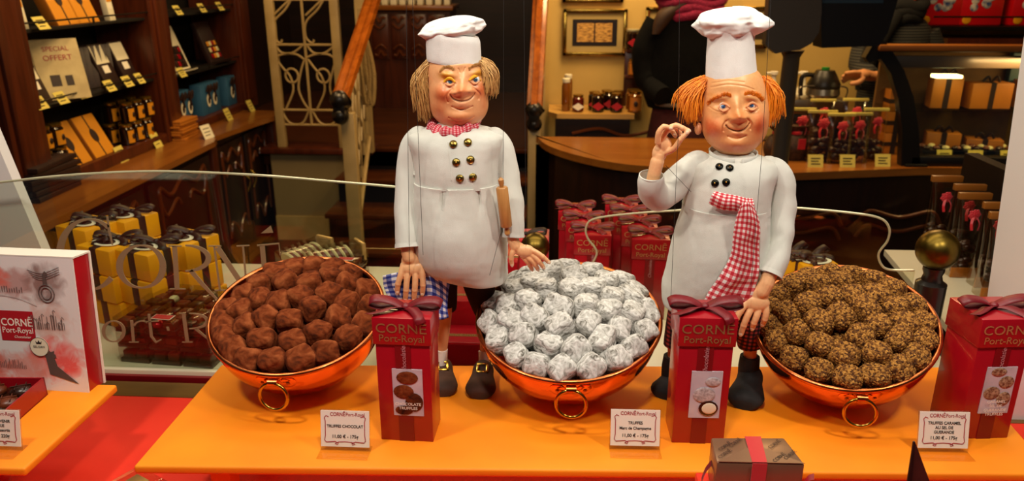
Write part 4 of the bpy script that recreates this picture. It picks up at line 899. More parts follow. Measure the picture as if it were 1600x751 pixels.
for k, (u, v) in enumerate(((118, 372), (182, 358))):
    c_ = ycen(u, v, zT_); t = yellow_box((c_.x-.01, c_.y+.045, DZ+2*hY+.0005), rzY, wY, dY, hY-.001, label='yellow box with bow in the back row of the stack near the white jamb', top=True); t['group'] = 'yellow boxes of the back row'
    for z in range(2): o_ = yellow_box((c_.x-.01, c_.y+.045, DZ+hY*z), rzY, wY, dY, hY-.001, label='yellow wrapped box in the lower layers of the stack behind the gold lettering'); o_['group'] = YG
# praline cases (clear boxes)
def praline_case(loc, rz, L=.075, w=.055, h=.028, seed=0, label='', grp=None, lid=None):
    t = thing('praline_case', label, 'chocolate box', loc, rz, grp); rr = random.Random(seed)
    mk('clear_box', G().box(-w/2, w/2, -L/2, L/2, .0005, h, .001), M['acryl'], t)
    mk('base_tray', G().box(-w/2+.001, w/2-.001, -L/2+.001, L/2-.001, 0, .008, .001), M['darkchoc'], t)
    k = 0
    for a_ in range(2):
        for b_ in range(3):
            c = ((a_-.5)*w*.46, (b_-1)*L*.31, .013); mm = rr.choice(['darkchoc', 'milkchoc', 'darkchoc', 'milkchoc', 'nut', 'redfoil', 'whitechoc', 'nut']); g = G()
            if mm in ('redfoil', 'whitechoc'): g.ball(c, (.0095, .0105, .0075), 12, 8)
            else: g.box(c[0]-.0105, c[0]+.0105, c[1]-.0105, c[1]+.0105, c[2]-.006, c[2]+.008, .003)
            mk('praline', g, M['milkchoc' if mm == 'nut' else mm], t)
            if mm == 'nut': 
                g = G(); [g.ball((c[0]+rr.uniform(-.006, .006), c[1]+rr.uniform(-.006, .006), c[2]+.009), .0022, 6, 4) for _ in range(9)]; q_ = mk('nut_topping', g, M['nut'], t); q_['kind'] = 'stuff'
    if lid: mk('red_label', G().box(-w*.3, w*.3, -L/2+.004, -L/2+.02, h, h+.0006), M['redlabel'], t, smooth=False); mk('label_band', G().box(-w*.32, w*.32, -L/2+.003, -L/2+.021, h-.0002, h+.0003), M['white'], t, smooth=False)
    return t
rz = -.10; ax = Vector((math.cos(rz), math.sin(rz), 0)); ay = Vector((-math.sin(rz), math.cos(rz), 0)); o0_ = Vector((-.710, 1.175, 0))
protos = []
for j in range(6):
    for i in (range(3) if j < 2 else range(3, 5)):
        for z in range(3 if j < 2 else 2):
            if z < (2 if j < 2 else 1) and not (j == 0 or i in (2, 4)): continue
            loc = o0_+ax*.058*i+ay*.078*j+Vector((.0, 0, DZ+.0285*z))
            topp = z == (2 if j < 2 else 1)
            lab = 'clear box of assorted pralines with a small red label on the pile behind the glass' if (j >= 2 and topp) else 'clear box of assorted pralines in the stepped pile behind the glass'
            gr = 'praline boxes with red labels' if (j >= 2 and topp) else 'clear praline boxes'
            if len(protos) < 6: t = praline_case(loc, rz, seed=len(protos)*7+1, label=lab, grp=gr, lid=(len(protos) >= 3)); protos.append(t)
            else:
                src = protos[3+rnd.randrange(3)] if (j >= 2 and topp) else protos[rnd.randrange(3)]
                dup(src, loc, rz, lab, gr)
for k, (u, v, l) in enumerate(((455, 418, 'left'), (500, 418, 'middle'), (350, 545, 'low'),)):
    pass
# wafer tubes behind the left bowl
for (u, v, l, r_) in ((470, 400, 'clear tube of pale cream wafers with gold cap behind the left bowl', -.5), (512, 402, 'shorter tube of cream wafers with gold ribbon right of the longer one', -.9)):
    p = PZ(u, v+35, DZ); t = thing('wafer_tube', l, 'wafer tube', (p.x, p.y, DZ+.05), r_)
    for k in range(6): mk('wafer', G().lathe([(.020, 0), (.022, .003), (.020, .006)], 24).xf(Matrix.Translation((0, .016*k-.03, .0)) @ Matrix.Rotation(-1.2, 4, 'X')), M['whitechoc'], t)
    for k in range(5): mk('chocolate_disc', G().lathe([(.017, 0), (.018, .004), (.017, .008)], 20).xf(Matrix.Translation((0, .016*k-.022, .0)) @ Matrix.Rotation(-1.2, 4, 'X')), M['milkchoc'], t)
    mk('clear_tube', G().box(-.024, .024, -.045, .075, -.025, .024, .003), M['acryl'], t); mk('gold_cap', G().box(-.025, .025, .075, .085, -.026, .026, .004), M['gold'], t)
    mk('foot', G().box(-.024, .024, -.045, .075, -.05, -.025, .002), M['darkplastic'], t)
tag(mk('bead_garland', G().tube([(-.42, 1.60, 1.02), (-.18, 1.60, 1.02)], .001, 6), M['gold']), 'thin golden cord behind the left bowl', 'cord')
for i, o in enumerate(((1235, 405, 0), (1268, 412, 0))):
    p = PZ(o[0], o[1]+60, DZ); yellow_box((p.x, p.y+.02, DZ), .2, h=.085, label=('yellow box with large brown bow beside the right puppet sleeve', 'yellow box with brown bow behind the caramel truffles')[i], top=True)
# right side shelf with bags
sh = tag(mk('side_shelf', G().prism([(.80, 1.80), (.93, 1.80), (.95, 1.30), (.74, 1.30), (.76, 1.45)], .014, (0, 0, DZ-.014), (1, 0, 0), (0, 1, 0)), M['deck']), 'cream ledge carrying the tall cellophane bags at the right', 'shelf')
st('wall_side', G().box(.97, 1.0, 1.17, 1.85, .0, 1.2), M['black'])
BG_ = 'tall cellophane bags with wooden clips on the right cream ledge'
for k in range(6):
    y = 1.76-.058*k; x = .865+.003*k; a_ = cello_bag((x+(.02 if k % 2 else 0)+.03, y, DZ+.001), .062, .185-.004*k, .04, 'darkchoc', 'tall_cellophane_bag', 'tall cellophane bag of chocolates with red rose in the row by the white pillar', BG_, 'topwoodx')
    mk('gold_base', G().box(-.03, .03, -.021, -.018, 0, .022), M['craft'], a_)
# brass ball posts
def ball_post(c, r, label, zb):
    t = thing('brass_ball_post', label, 'post', (c.x, c.y, zb)); z = c.z-zb
    mk('post', G().lathe([(r*.72, 0), (r*.72, z-r*1.75), (r*.5, z-r*1.6), (r*.42, z-r*1.3), (r*.5, z-r*1.1), (r*.5, z-r*.9)], 28), M['blackmetal'], t)
    mk('ball', G().ball((0, 0, z), r, 40, 24), M['oldbrass'], t)
b1 = PY(836, 385, 1.39); b2 = PY(1465, 390, 1.19)
ball_post(b1, .0275, 'dark post with the smaller aged brass ball beside the left puppet hand', .97)
ball_post(b2, .0325, 'dark post with the larger aged brass ball near the white pillar', .955)
# glass partition panels
def glass_panel(pix, Y, label, name='glass_panel', bottom=None, zb=None):
    P_ = smoothpts([PY(u, v, Y(u) if callable(Y) else Y) for u, v in pix], 5)
    t = thing(name, label, 'glass partition', (P_[0].x, P_[0].y, P_[-1].z))
    poly = P_+[Vector((P_[-1].x, P_[-1].y, zb)), Vector((P_[0].x, P_[0].y, zb))]
    mk('pane', G().hull(poly, (0, .005, 0)), M['glass'], t, world=True, smooth=False)
    mk('polished_edge', G().tube([p+Vector((0, .0025, 0)) for p in P_], .0019, 6), M['glassedge'], t, world=True); return t
gp = glass_panel([(-60, 292), (0, 285), (120, 273), (250, 268), (400, 274), (520, 284), (612, 292), (680, 300), (740, 308), (770, 330), (765, 370), (780, 410)], 1.12, 'large clear glass partition with gold serif lettering at the left', zb=.972)
x1_ = PY(915, 345, 1.48); x2_ = PY(1390, 345, 1.22)
def Y2(u): t = (u-915)/(1390-915); return 1.335+(1.215-1.335)*t
glass_panel([(916, 425), (928, 408), (932, 392), (918, 372), (916, 355), (930, 342), (990, 334), (1080, 328), (1180, 323), (1240, 325), (1330, 333), (1375, 341), (1390, 356), (1388, 376), (1374, 396), (1378, 414), (1392, 422), (1430, 423)], Y2, 'clear glass partition with curved ends between the two brass ball posts', zb=1.0)
# serif lettering on the first glass panel
GY = 1.117
def stroke(g, pts, ws, fat=1):      # variable width strokes in pixel space laid on the pane
    P_ = [PY(u, v, GY) for u, v in pts]; k = len(P_); L, Rr = [], []
    for i in range(k):
        d = (P_[min(i+1, k-1)]-P_[max(i-1, 0)]).normalized(); nrm = Vector((-d.z, 0, d.x)); w_ = ws[i]/1200*1.18/2; L.append(P_[i]+nrm*w_); Rr.append(P_[i]-nrm*w_)
    for i in range(k-1): g.hull([L[i], L[i+1], Rr[i+1], Rr[i]], (0, -.0012, 0))
def arc(cx_, cy_, rx, ry, a0_, a1_, n_=28, thin=2, thick=10, rotz=0):
    pts, ws = [], []
    for i in range(n_+1):
        a_ = R(a0_+(a1_-a0_)*i/n_); pts.append((cx_+rx*math.cos(a_), cy_-ry*math.sin(a_))); ws.append(thin+(thick-thin)*abs(math.cos(a_+R(rotz)))**1.3)
    return pts, ws
lt = G()
stroke(lt, *arc(140, 397, 46, 55, 50, 318, 36, 3, 12)); stroke(lt, [(168, 338), (171, 360), (176, 382)], [3, 4, 2])
ko = G(); stroke(lt, *arc(221, 416, 34, 33, 0, 360, 44, 2.5, 11))
stroke(lt, [(273, 384), (277, 450)], [8, 8]); stroke(lt, [(264, 384), (284, 384)], [2, 2]); stroke(lt, [(266, 451), (290, 451)], [2, 2]); stroke(lt, *arc(290, 403, 36, 20, 90, -90, 24, 2.5, 9)); stroke(lt, [(298, 422), (318, 445), (342, 470)], [8, 7, 3])
stroke(lt, [(335, 384), (344, 453)], [3, 3]); stroke(lt, [(326, 384), (346, 384)], [2, 2]); stroke(lt, [(336, 453), (354, 453)], [2, 2]); stroke(lt, [(340, 386), (384, 452)], [9, 9]); stroke(lt, [(380, 384), (386, 452)], [3, 3]); stroke(lt, [(370, 384), (390, 383)], [2, 2])
stroke(lt, [(410, 383), (416, 450)], [8, 8]); stroke(lt, [(402, 383), (436, 380), (438, 398)], [2.5, 2.5, 2]); stroke(lt, [(413, 414), (430, 412)], [2, 2]); stroke(lt, [(408, 451), (440, 449), (444, 430)], [2.5, 2.5, 2]); lt.hull([PY(408, 364, GY), PY(427, 363, GY), PY(423, 352, GY)], (0, -.0012, 0))
stroke(lt, *arc(178, 517, 16, 16, 0, 360, 30, 1.6, 6)); stroke(lt, [(206, 500), (209, 533)], [5, 5]); stroke(lt, *arc(222, 512, 13, 11, 160, 50, 12, 1.5, 4)); stroke(lt, [(202, 534), (217, 534)], [1.6, 1.6])
stroke(lt, [(233, 490), (237, 525), (244, 534), (252, 530)], [4, 5, 4, 1.5]); stroke(lt, [(227, 502), (248, 501)], [1.6, 1.6]); stroke(lt, [(262, 510), (263.5, 516)], [4, 4])
stroke(lt, [(287, 489), (293, 533)], [6, 6]); stroke(lt, [(280, 489), (290, 489)], [1.6, 1.6]); stroke(lt, *arc(296, 501, 28, 12, 90, -90, 18, 1.6, 6)); stroke(lt, [(306, 513), (328, 531)], [5, 3]); stroke(lt, [(285, 534), (301, 534)], [1.6, 1.6])
mk('lettering', lt, M['etch'], gp, world=True, smooth=False)
# ================================================================ ORANGE TABLES
tb = thing('display_table', 'wide orange cloth covered display board carrying the three copper bowls', 'table', (.05, .87, RZ))
qd = [(-.478, .7231), (.572, .768), (.589, 1.022), (-.478, .968)]
bm = bmesh.new(); f0 = bm.faces.new([bm.verts.new((x, y, T-.011)) for x, y in qd]); e_ = bmesh.ops.extrude_face_region(bm, geom=[f0])
for v in e_['geom']:
    if isinstance(v, bmesh.types.BMVert): v.co.z = T
bmesh.ops.recalc_face_normals(bm, faces=bm.faces[:]); bmesh.ops.bevel(bm, geom=bm.edges[:], offset=.003, segments=3, profile=.5, affect='EDGES')
mk('covered_board', G().bm(bm), M['orange'], tb, world=True)
for x, y in ((-.40, .78), (.50, .82), (-.40, .93), (.50, .97)): mk('leg', G().box(x-.012, x+.012, y-.012, y+.012, RZ, T-.010), M['orange'], tb, world=True)
tl = thing('display_table', 'smaller orange cloth covered board at the left with the white souvenir box', 'table', (-.8, .8, RZ))
bm = bmesh.new(); f0 = bm.faces.new([bm.verts.new((x, y, T-.011)) for x, y in [(-1.15, .70), (-.6, .7113), (-.5978, .9034), (-1.15, .89)]]); e_ = bmesh.ops.extrude_face_region(bm, geom=[f0])
for v in e_['geom']:
    if isinstance(v, bmesh.types.BMVert): v.co.z = T
bmesh.ops.recalc_face_normals(bm, faces=bm.faces[:]); bmesh.ops.bevel(bm, geom=bm.edges[:], offset=.003, segments=3, profile=.5, affect='EDGES')
mk('covered_board', G().bm(bm), M['orange'], tl, world=True)
for x, y in ((-.90, .76), (-1.1, .76), (-.90, .87), (-1.1, .87)): mk('leg', G().box(x-.012, x+.012, y-.012, y+.012, RZ, T-.010), M['orange'], tl, world=True)
# ================================================================ COPPER BOWLS AND TRUFFLES
def proj(P_): d = Vector(P_)-CAM; z = d.dot(_f); return (800+F*d.dot(_r)/z, 375.5-F*d.dot(_p)/z)
def truffle_mesh(name, seed, m, dims, e, n1, n2, f1=60, f2=260):
    bm = bmesh.new(); bmesh.ops.create_icosphere(bm, subdivisions=5, radius=1); o_ = Vector((seed*7.3, seed*3.1, seed*1.7))
    for v in bm.verts:
        p = v.co; k = (abs(p.x)**e+abs(p.y)**e+abs(p.z)**e)**(-1/e); q = Vector((p.x*k*dims[0], p.y*k*dims[1], p.z*k*dims[2]))
        d = n1*noise.noise(q*f1+o_)+n2*noise.noise(q*f2+o_)+n2*.6*noise.noise(q*f2*2.4+o_); v.co = q+q.normalized()*d
    g = G().bm(bm); return mesh(name, g, m, True, 180)
TRM = {'cocoa': [truffle_mesh('chocolate_truffle', s, M['cocoa'], (.0170*k, .0150*k, .0148), 3.6, .0022, .0006, 60) for s, k in ((1, 1), (2, 1.06), (3, .95), (4, 1))],
       'sugar': [truffle_mesh('sugared_truffle', s+10, M['sugar'], (.0173*k, .0150, .0148), 3.8, .0018, .0006, 60) for s, k in ((1, 1), (2, 1.06), (3, .96), (4, 1))],
       'caramel': [truffle_mesh('caramel_truffle', s+20, M['caramel'], (.0170*k, .0152, .0148), 3.0, .0018, .0014, 60, 420) for s, k in ((1, 1), (2, 1.06), (3, .96), (4, 1))]}
def copper_bowl(c, tilt, az, Rb, ringu, kind, pix, sc, org, H, label, tlabel, tcat, grp):
    c = Vector(c); tilt = R(tilt); az = R(az); nn = Vector((math.sin(tilt)*math.sin(az), -math.sin(tilt)*math.cos(az), math.cos(tilt)))
    ax_ = nn.cross(Vector((0, 1, 0))).normalized(); ay_ = nn.cross(ax_); MB_ = Matrix((ax_, ay_, nn)).transposed().to_4x4(); MB_.translation = c
    cs2 = nn.z**2; h = math.sqrt(((c.z-T-.001)**2-Rb*Rb*(1-cs2))/cs2)
    t = thing('copper_bowl', label, 'bowl', (c.x, c.y, T))
    k = 28; pr = [(Rb*math.sin(PI/2*i/k), -h*math.cos(PI/2*i/k)) for i in range(k+1)]; pin = [(max(r-.0022, 0), z+.002) for r, z in pr][::-1]
    g = G().lathe([(max(r, 1e-7), z) for r, z in pr]+pin, 96); mk('bowl_body', g.xf(MB_), M['copper'], t, world=True, ang=80)
    g = G().tube([MB_ @ Vector((Rb*math.cos(2*PI*i/96), Rb*math.sin(2*PI*i/96), 0)) for i in range(97)], .0034, 10, cap=False); mk('rolled_rim', g, M['copper_rim'], t, world=True)
    best = min(range(360), key=lambda i: 1e9 if (MB_ @ Vector((Rb*math.cos(R(i)), Rb*math.sin(R(i)), 0))).y > c.y else abs(proj(MB_ @ Vector((Rb*math.cos(R(i)), Rb*math.sin(R(i)), 0)))[0]-ringu))
    rp = MB_ @ Vector(((Rb+.002)*math.cos(R(best)), (Rb+.002)*math.sin(R(best)), -.004)); tang = (MB_.to_3x3() @ Vector((-math.sin(R(best)), math.cos(R(best)), 0))).normalized()
    out = Vector((rp.x-c.x, rp.y-c.y, 0)).normalized(); tg_ = Vector((0, 0, 1)).cross(out)
    g = G(); g.tube([rp+out*.002-tg_*.006+Vector((0, 0, -.004)), rp+out*.002+tg_*.006+Vector((0, 0, -.004))], [.0045, .0045], 14)
    hd = mk('handle_strap', g, M['copper_rim'], t, world=True)
    cen = rp+out*.004+Vector((0, 0, -.022)); rr_ = .0180
    mk('ring_handle', G().tube([cen+tg_*rr_*math.cos(2*PI*i/48)+Vector((0, 0, rr_*math.sin(2*PI*i/48)))+out*.002*math.cos(PI*2*i/48) for i in range(49)], .0022, 10, cap=False), M['brass'], t, world=True)
    for sg in (-1, 1):
        aa = R(best)+sg*.14; z_ = -.014; rz_ = math.sqrt(1-(z_/h)**2)*Rb; q = Vector((rz_*math.cos(aa), rz_*math.sin(aa), z_)); nq = Vector((q.x/Rb**2, q.y/Rb**2, q.z/h**2)).normalized()
        ro = (MB_.to_3x3() @ nq).to_track_quat('Z', 'Y').to_matrix(); pl_ = mk('rivet_plate', G().ball(MB_ @ q, (.010, .010, .0016), 20, 8, ro), M['copper'], t, world=True)
        mk('rivet', G().ball(MB_ @ (q+nq*.0018), (.0026, .0026, .0014), 10, 6, ro), M['copper_rim'], pl_, world=True)
    # truffle centres
    inv = MB_.inverted(); P_ = []
    def dome(r): return H*(1-(r/Rb)**2)-.008
    for (x, y) in pix:
        d = ray(org[0]+x/sc, org[1]+y/sc); bestd, bp = 1e9, None
        for i in range(500):
            q = inv @ (CAM+d*(.7+i*.0012)); r = math.hypot(q.x, q.y); gap = q.z-dome(r)
            if r > Rb*1.1: gap = abs(gap)+(r-Rb)*2
            if gap < bestd: bestd = gap; bp = q
            if gap <= 0: break
        r = math.hypot(bp.x, bp.y); lim = Rb-.0175
        if r > lim: bp.x *= lim/r; bp.y *= lim/r; r = lim
        bp.z = dome(r); P_.append(Vector(bp))
    for it in range(25):
        for i in range(len(P_)):
            for j in range(i):
                dv = P_[i]-P_[j]; L_ = dv.length
                if L_ < .0288: dv = (dv/L_ if L_ > 1e-6 else Vector((1, 0, 0)))*(.0288-L_)*.3; P_[i] += dv; P_[j] -= dv
        for p in P_:
            r = math.hypot(p.x, p.y); lim = Rb-.0185
            if r > lim: p.x *= lim/r; p.y *= lim/r; r = lim
            p.z = dome(r)+(p.z-dome(r))*.75
    under = []
    for i in range(-4, 5):
        for j in range(-4, 5):
            q = Vector(((i+.5*(j % 2))*.031, j*.027, 0)); r = math.hypot(q.x, q.y)
            if r < Rb-.026: q.z = dome(r)-.027; under.append(q)
    rr2 = random.Random(int(ringu))
    for q, top in [(p, 1) for p in P_]+[(p, 0) for p in under]:
        o = bpy.data.objects.new(TRM[kind][0].name.split('.')[0], rr2.choice(TRM[kind])); COL.objects.link(o)
        nq = Vector((q.x*.5*H/Rb**2*4, q.y*.5*H/Rb**2*4, 1)).normalized()
        rot = Matrix.Rotation(rr2.uniform(-.7, .7), 4, 'Z'); tl_ = Matrix.Rotation(rr2.uniform(-.45, .45), 4, 'X') @ Matrix.Rotation(rr2.uniform(-.3, .3), 4, 'Y')
        o.matrix_basis = MB_ @ Matrix.Translation(q) @ nq.to_track_quat('Z', 'Y').to_matrix().to_4x4() @ tl_ @ rot
        s_ = rr2.uniform(.96, 1.07); o.scale = (s_,)*3; tag(o, tlabel, tcat, grp)
    return MB_
B1 = [(390, 75), (495, 75), (580, 65), (655, 105), (715, 175), (705, 250), (350, 140), (280, 125), (455, 150), (560, 110), (635, 150), (545, 195), (215, 165), (160, 205), (120, 235), (205, 250), (305, 230), (395, 215), (465, 255), (630, 235), (580, 300), (75, 305), (135, 275), (160, 345), (250, 310), (370, 315), (690, 330), (490, 365), (625, 385), (85, 385), (125, 440), (245, 400), (385, 405), (525, 450), (195, 480), (300, 485), (415, 480)]
B2 = [(400, 65), (230, 100), (325, 100), (510, 105), (435, 125), (130, 160), (180, 170), (265, 150), (315, 175), (430, 180), (575, 140), (645, 145), (525, 180), (85, 240), (150, 250), (235, 230), (375, 255), (490, 250), (610, 215), (670, 210), (725, 205), (600, 285), (750, 280), (80, 325), (165, 320), (265, 305), (375, 340), (505, 335), (690, 290), (645, 360), (750, 365), (105, 400), (215, 385), (325, 420), (445, 435), (565, 405), (705, 430), (180, 465), (275, 505), (385, 520), (505, 515), (620, 485)]
B3 = [(200, 75), (300, 45), (400, 55), (120, 135), (190, 125), (260, 100), (355, 105), (485, 90), (95, 200), (75, 290), (155, 245), (235, 210), (330, 180), (440, 170), (525, 170), (595, 140), (615, 225), (685, 210), (670, 290), (725, 290), (385, 255), (500, 240), (290, 280), (205, 320), (575, 310), (465, 340), (115, 360), (650, 375), (735, 360), (300, 375), (190, 430), (400, 425), (545, 430), (715, 435), (295, 480), (415, 510), (535, 510), (640, 485)]
copper_bowl((-.3424, .926, 1.1715), 18.5, 3, .1141, 427, 'cocoa', B1, 2.78, (320, 390), .024, 'polished copper bowl of brown cocoa truffles, leftmost of the three', 'brown cocoa dusted truffle heaped in the leftmost copper bowl', 'truffle', 'cocoa dusted truffles in the left bowl')
copper_bowl((.0209, .928, 1.1722), 15.5, -6, .1195, 893, 'sugar', B2, 2.78, (740, 390), .040, 'polished copper bowl of silver grey sugared truffles, in the middle', 'grey white powdered truffle heaped in the middle copper bowl', 'truffle', 'powdered truffles in the middle bowl')
copper_bowl((.3775, .930, 1.1714), 22, -26, .1110, 1346, 'caramel', B3, 2.68, (1170, 400), .030, 'polished copper bowl of golden flaky truffles, rightmost of the three', 'golden brown flaky caramel truffle heaped in the rightmost copper bowl', 'truffle', 'flaky caramel truffles in the right bowl')
# ================================================================ GIFT BOXES, PRICE TAGS
g1 = gift_box('truffle_gift_box', 'tall red gift box with a chocolate truffle photo, left of the three on the table', 'gift box', (-.172, .817, T), -.03, .064, .050, .1635, hl=.034)
photo_label(g1, .064, .050, 'dark', ['CHOCOLATE', 'TRUFFLES'])
g2 = gift_box('truffle_gift_box', 'tall red gift box with a pale truffle photo, between the silver and golden truffles', 'gift box', (.177, .832, T), .02, .062, .050, .166, hl=.036)
photo_label(g2, .062, .050, 'white', [])
g3 = gift_box('truffle_gift_box', 'tall red gift box with gold letters and a caramel truffle photo at the far right', 'gift box', (.523, .868, T), .10, .062, .062, .160, hl=.036, logo='gold')
photo_label(g3, .062, .062, 'caramel', ['CARAMEL', 'SEL DE', 'GUERANDE', 'TRUFFLES'])
def tag_holder(cx_, y, rz, lines, label):
    t = thing('price_tag', label, 'price tag', (cx_, y, T), rz); w_, h_ = .058, .050; lean = Matrix.Rotation(-.22, 4, 'X')
    g = G().box(-w_/2-.001, w_/2+.001, .0016, .0024, 0, h_+.001).xf(lean).box(-w_/2-.001, w_/2+.001, -.016, .012, 0, .001)
    mk('acrylic_holder', g, M['acryl'], t, smooth=False)
    cd = mk('card', G().box(-w_/2, w_/2, .0003, .0013, .006, h_).xf(lean), M['white'], t, smooth=False)
    up_ = (lean @ Vector((0, 0, 1))); P0 = lambda x, z: lean @ Vector((x, .00005, z))
    g = G()
    for sg in (-1, 1):
        g.tube([P0(sg*x, z) for x, z in ((.0195, .0425), (.0225, .0440), (.0245, .0415), (.0235, .037), (.0235, .020), (.0245, .014), (.0225, .0115), (.012, .0125), (.008, .0105), (.009, .0085), (.012, .0098), (.008, .0120), (.0, .0125))], .00045, 5)
    mk('border', g, M['redink'], cd)
    text('CORN\u0112', .0062, P0(-.0085, .0455), (1, 0, 0), up_, M['redink'], cd, bold=.012, sx=.85); text('Port-Royal', .0062, P0(.0125, .0455), (1, 0, 0), up_, M['redink'], cd, sx=.85)
    zz_ = {1: [.031], 2: [.034, .0275], 3: [.0365, .031, .0255]}[len(lines)-1]
    for s_, z_ in zip(lines[:-1], zz_): text(s_, .0050, P0(0, z_), (1, 0, 0), up_, M['ink'], cd, bold=.02, sx=.9)
    text(lines[-1], .0056, P0(0, .0185), (1, 0, 0), up_, M['ink'], cd, bold=.02, sx=.95)
    return t
tag_holder(-.242, .765, .0, ['TRUFFES CHOCOLAT', '11,00 \u20ac - 175g'], 'acrylic price tag reading TRUFFES CHOCOLAT before the brown truffles')
tag_holder(.1005, .787, .02, ['TRUFFES', 'Marc de Champagne', '11,00 \u20ac - 175g'], 'acrylic price tag reading Marc de Champagne before the silver truffles')
tag_holder(.463, .803, .03, ['TRUFFES CARAMEL', 'AU SEL DE', 'GUERANDE', '11,00 \u20ac - 175g'], 'acrylic price tag reading CARAMEL AU SEL DE GUERANDE at the right')
q = PZ(-2, 704, T); tag_holder(q.x-.0015, q.y, 0, ['BOITE SOUVENIR', 'BELGIQUE', 'Chocolats assortis', '16,00 \u20ac - 220g'], 'acrylic price tag before the open red box at the far left')
# ---- white souvenir box
q = PZ(139, 613, T); W3, H3, D3 = .30, .188, .034
sb = thing('souvenir_box', 'large white souvenir box with red side and printed city sketches', 'gift box', (q.x, q.y, T), -.05); ln = Matrix.Rotation(-.10, 4, 'X')
mk('box_body', G().box(-W3, -.0005, .002, D3, 0, H3-.001, .001).xf(ln), M['boxred'], sb)
n = N('souvenir_print'); co_ = n.n('ShaderNodeTexCoord'); sp_n = n.noise(55, co_.outputs['Object'], 6, .8); cur = lin('e8e4e2')
for (x, z, rx, rz_, c_) in ((-.085, .150, .045, .022, 'b88a84'), (-.120, .155, .030, .020, 'e06a58'), (-.043, .150, .030, .030, '8a6a62'), (-.045, .098, .034, .026, 'd8b4a8'), (-.04, .045, .045, .030, 'e8281c'), (-.085, .030, .045, .022, 'e89484'), (-.15, .03, .05, .03, 'd86a58')):
    sx_ = n.n('ShaderNodeSeparateXYZ'); n.l(co_.outputs['Object'], sx_.inputs[0])
    dx_ = n.math('MULTIPLY', n.math('SUBTRACT', sx_.outputs[0], x), 1/rx); dz_ = n.math('MULTIPLY', n.math('SUBTRACT', sx_.outputs[2], z), 1/rz_)
    d_ = n.math('ADD', n.math('MULTIPLY', dx_, dx_), n.math('MULTIPLY', dz_, dz_)); k_ = n.math('SUBTRACT', n.math('ADD', 1.2, n.math('MULTIPLY', n.math('SUBTRACT', sp_n, .5), 2.2)), d_)
    k_ = n.math('MINIMUM', n.math('MAXIMUM', k_, 0), 1); cur = n.mix(n.math('MULTIPLY', k_, .85), cur, c_)
n.set(Base_Color=cur, Roughness=.35, Coat_Weight=.3)
fr_o = mk('printed_front', G().box(-W3, 0, 0, .0018, 0, H3).xf(ln), n.m, sb, smooth=False)
mk('white_edge', G().box(-W3, .0012, 0, D3+.001, H3-.001, H3+.0012).box(-.0003, .0016, D3-.002, D3+.001, 0, H3).xf(ln), M['white'], sb, smooth=False)
LP = lambda x, z, d=.0006: ln @ Vector((x, -d, z)); up_ = ln @ Vector((0, 0, 1)); rx0 = -.116
def flat(pts, d=.0006): return G().hull([LP(x, z, d-.0003) for x, z in pts], (0, -.0003, 0))
sqp = mk('logo_square', flat([(-.115, .070), (-.066, .070), (-.066, .112), (-.115, .112)]), M['redlabel'], sb, smooth=False)
text('CORN\u0112', .0145, LP(-.0905, .0955, .0007), (1, 0, 0), up_, M['white'], sqp, bold=.01, sx=.9); text('Port-Royal', .0115, LP(-.0905, .0845, .0007), (1, 0, 0), up_, M['white'], sqp, sx=.9); text('Chocolatier', .005, LP(-.085, .0755, .0007), (1, 0, 0), up_, M['white'], sqp, shear=.3)
se = mk('round_seal', G().hull([LP(-.062+.0135*math.cos(2*PI*i/40), .063+.0135*math.sin(2*PI*i/40), .0012) for i in range(40)], (0, -.0004, 0)), M['cream'], sb, smooth=False)
mk('seal_ring', G().tube([LP(-.062+.0132*math.cos(2*PI*i/40), .063+.0132*math.sin(2*PI*i/40), .0017) for i in range(41)], .0003, 5), M['ink'], se)
text('BELGIAN', .0046, LP(-.062, .063, .0018), (1, 0, 0), up_, M['ink'], se, sx=.9); mk('crown', flat([(-.0655, .067), (-.0585, .067), (-.0575, .0715), (-.060, .069), (-.062, .0725), (-.064, .069), (-.0665, .0715)], .0018), M['ink'], se, smooth=False)
sk = mat('sketch_ink', '5a4a46', .6); g = G(); r3 = random.Random(5)
for k in range(26):      # sketched towers
    x = -.070+k*.0019+r3.uniform(-.001, .001); 
    if x > -.018: break
    h_ = r3.uniform(.006, .02)*(1.3 if k in (5, 6, 7, 17, 18) else 1); g.tube([LP(x, .088, .0008), LP(x, .088+h_, .0008)], .00035, 4)
    if k % 3 == 0: g.tube([LP(x-.001, .088+h_, .0008), LP(x+.001, .088+h_+.003, .0008), LP(x+.003, .088+h_, .0008)], .0003, 4)
for k in range(16):
    x = -.125+k*.0026; h_ = r3.uniform(.005, .014); g.tube([LP(x, .030, .0008), LP(x, .030+h_, .0008)], .0003, 4)
for k in range(12):
    x = -.115+k*.0035; h_ = r3.uniform(.003, .009); g.tube([LP(x, .138, .0008), LP(x, .138+h_, .0008)], .0005, 4)
g.tube(smoothpts([LP(-.118, .134, .0008), LP(-.085, .130, .0008), (LP(-.058, .120, .0008))], 4), .0002, 4)
for k in range(4): g.tube(smoothpts([LP(-.065+.002*k, .170-.003*k, .0008), LP(-.045, .1655-.003*k, .0008), LP(-.02, .175-.003*k, .0008)], 4), .0003, 4)
g.hull([LP(-.052, .024, .0007), LP(-.012, .012, .0007), LP(-.040, .036, .0007), LP(-.043, .048, .0007), LP(-.055, .048, .0007)], (0, -.0002, 0)); g.hull([LP(-.056, .048, .0007), LP(-.040, .048, .0007), LP(-.041, .053, .0007), (LP(-.055, .053, .0007))], (0, -.0002, 0))
g.hull([LP(-.052, .053, .0007), LP(-.043, .053, .0007), LP(-.042, .058, .0007), LP(-.047, .056, .0007), LP(-.052, .060, .0007), LP(-.054, .057, .0007)], (0, -.0002, 0))
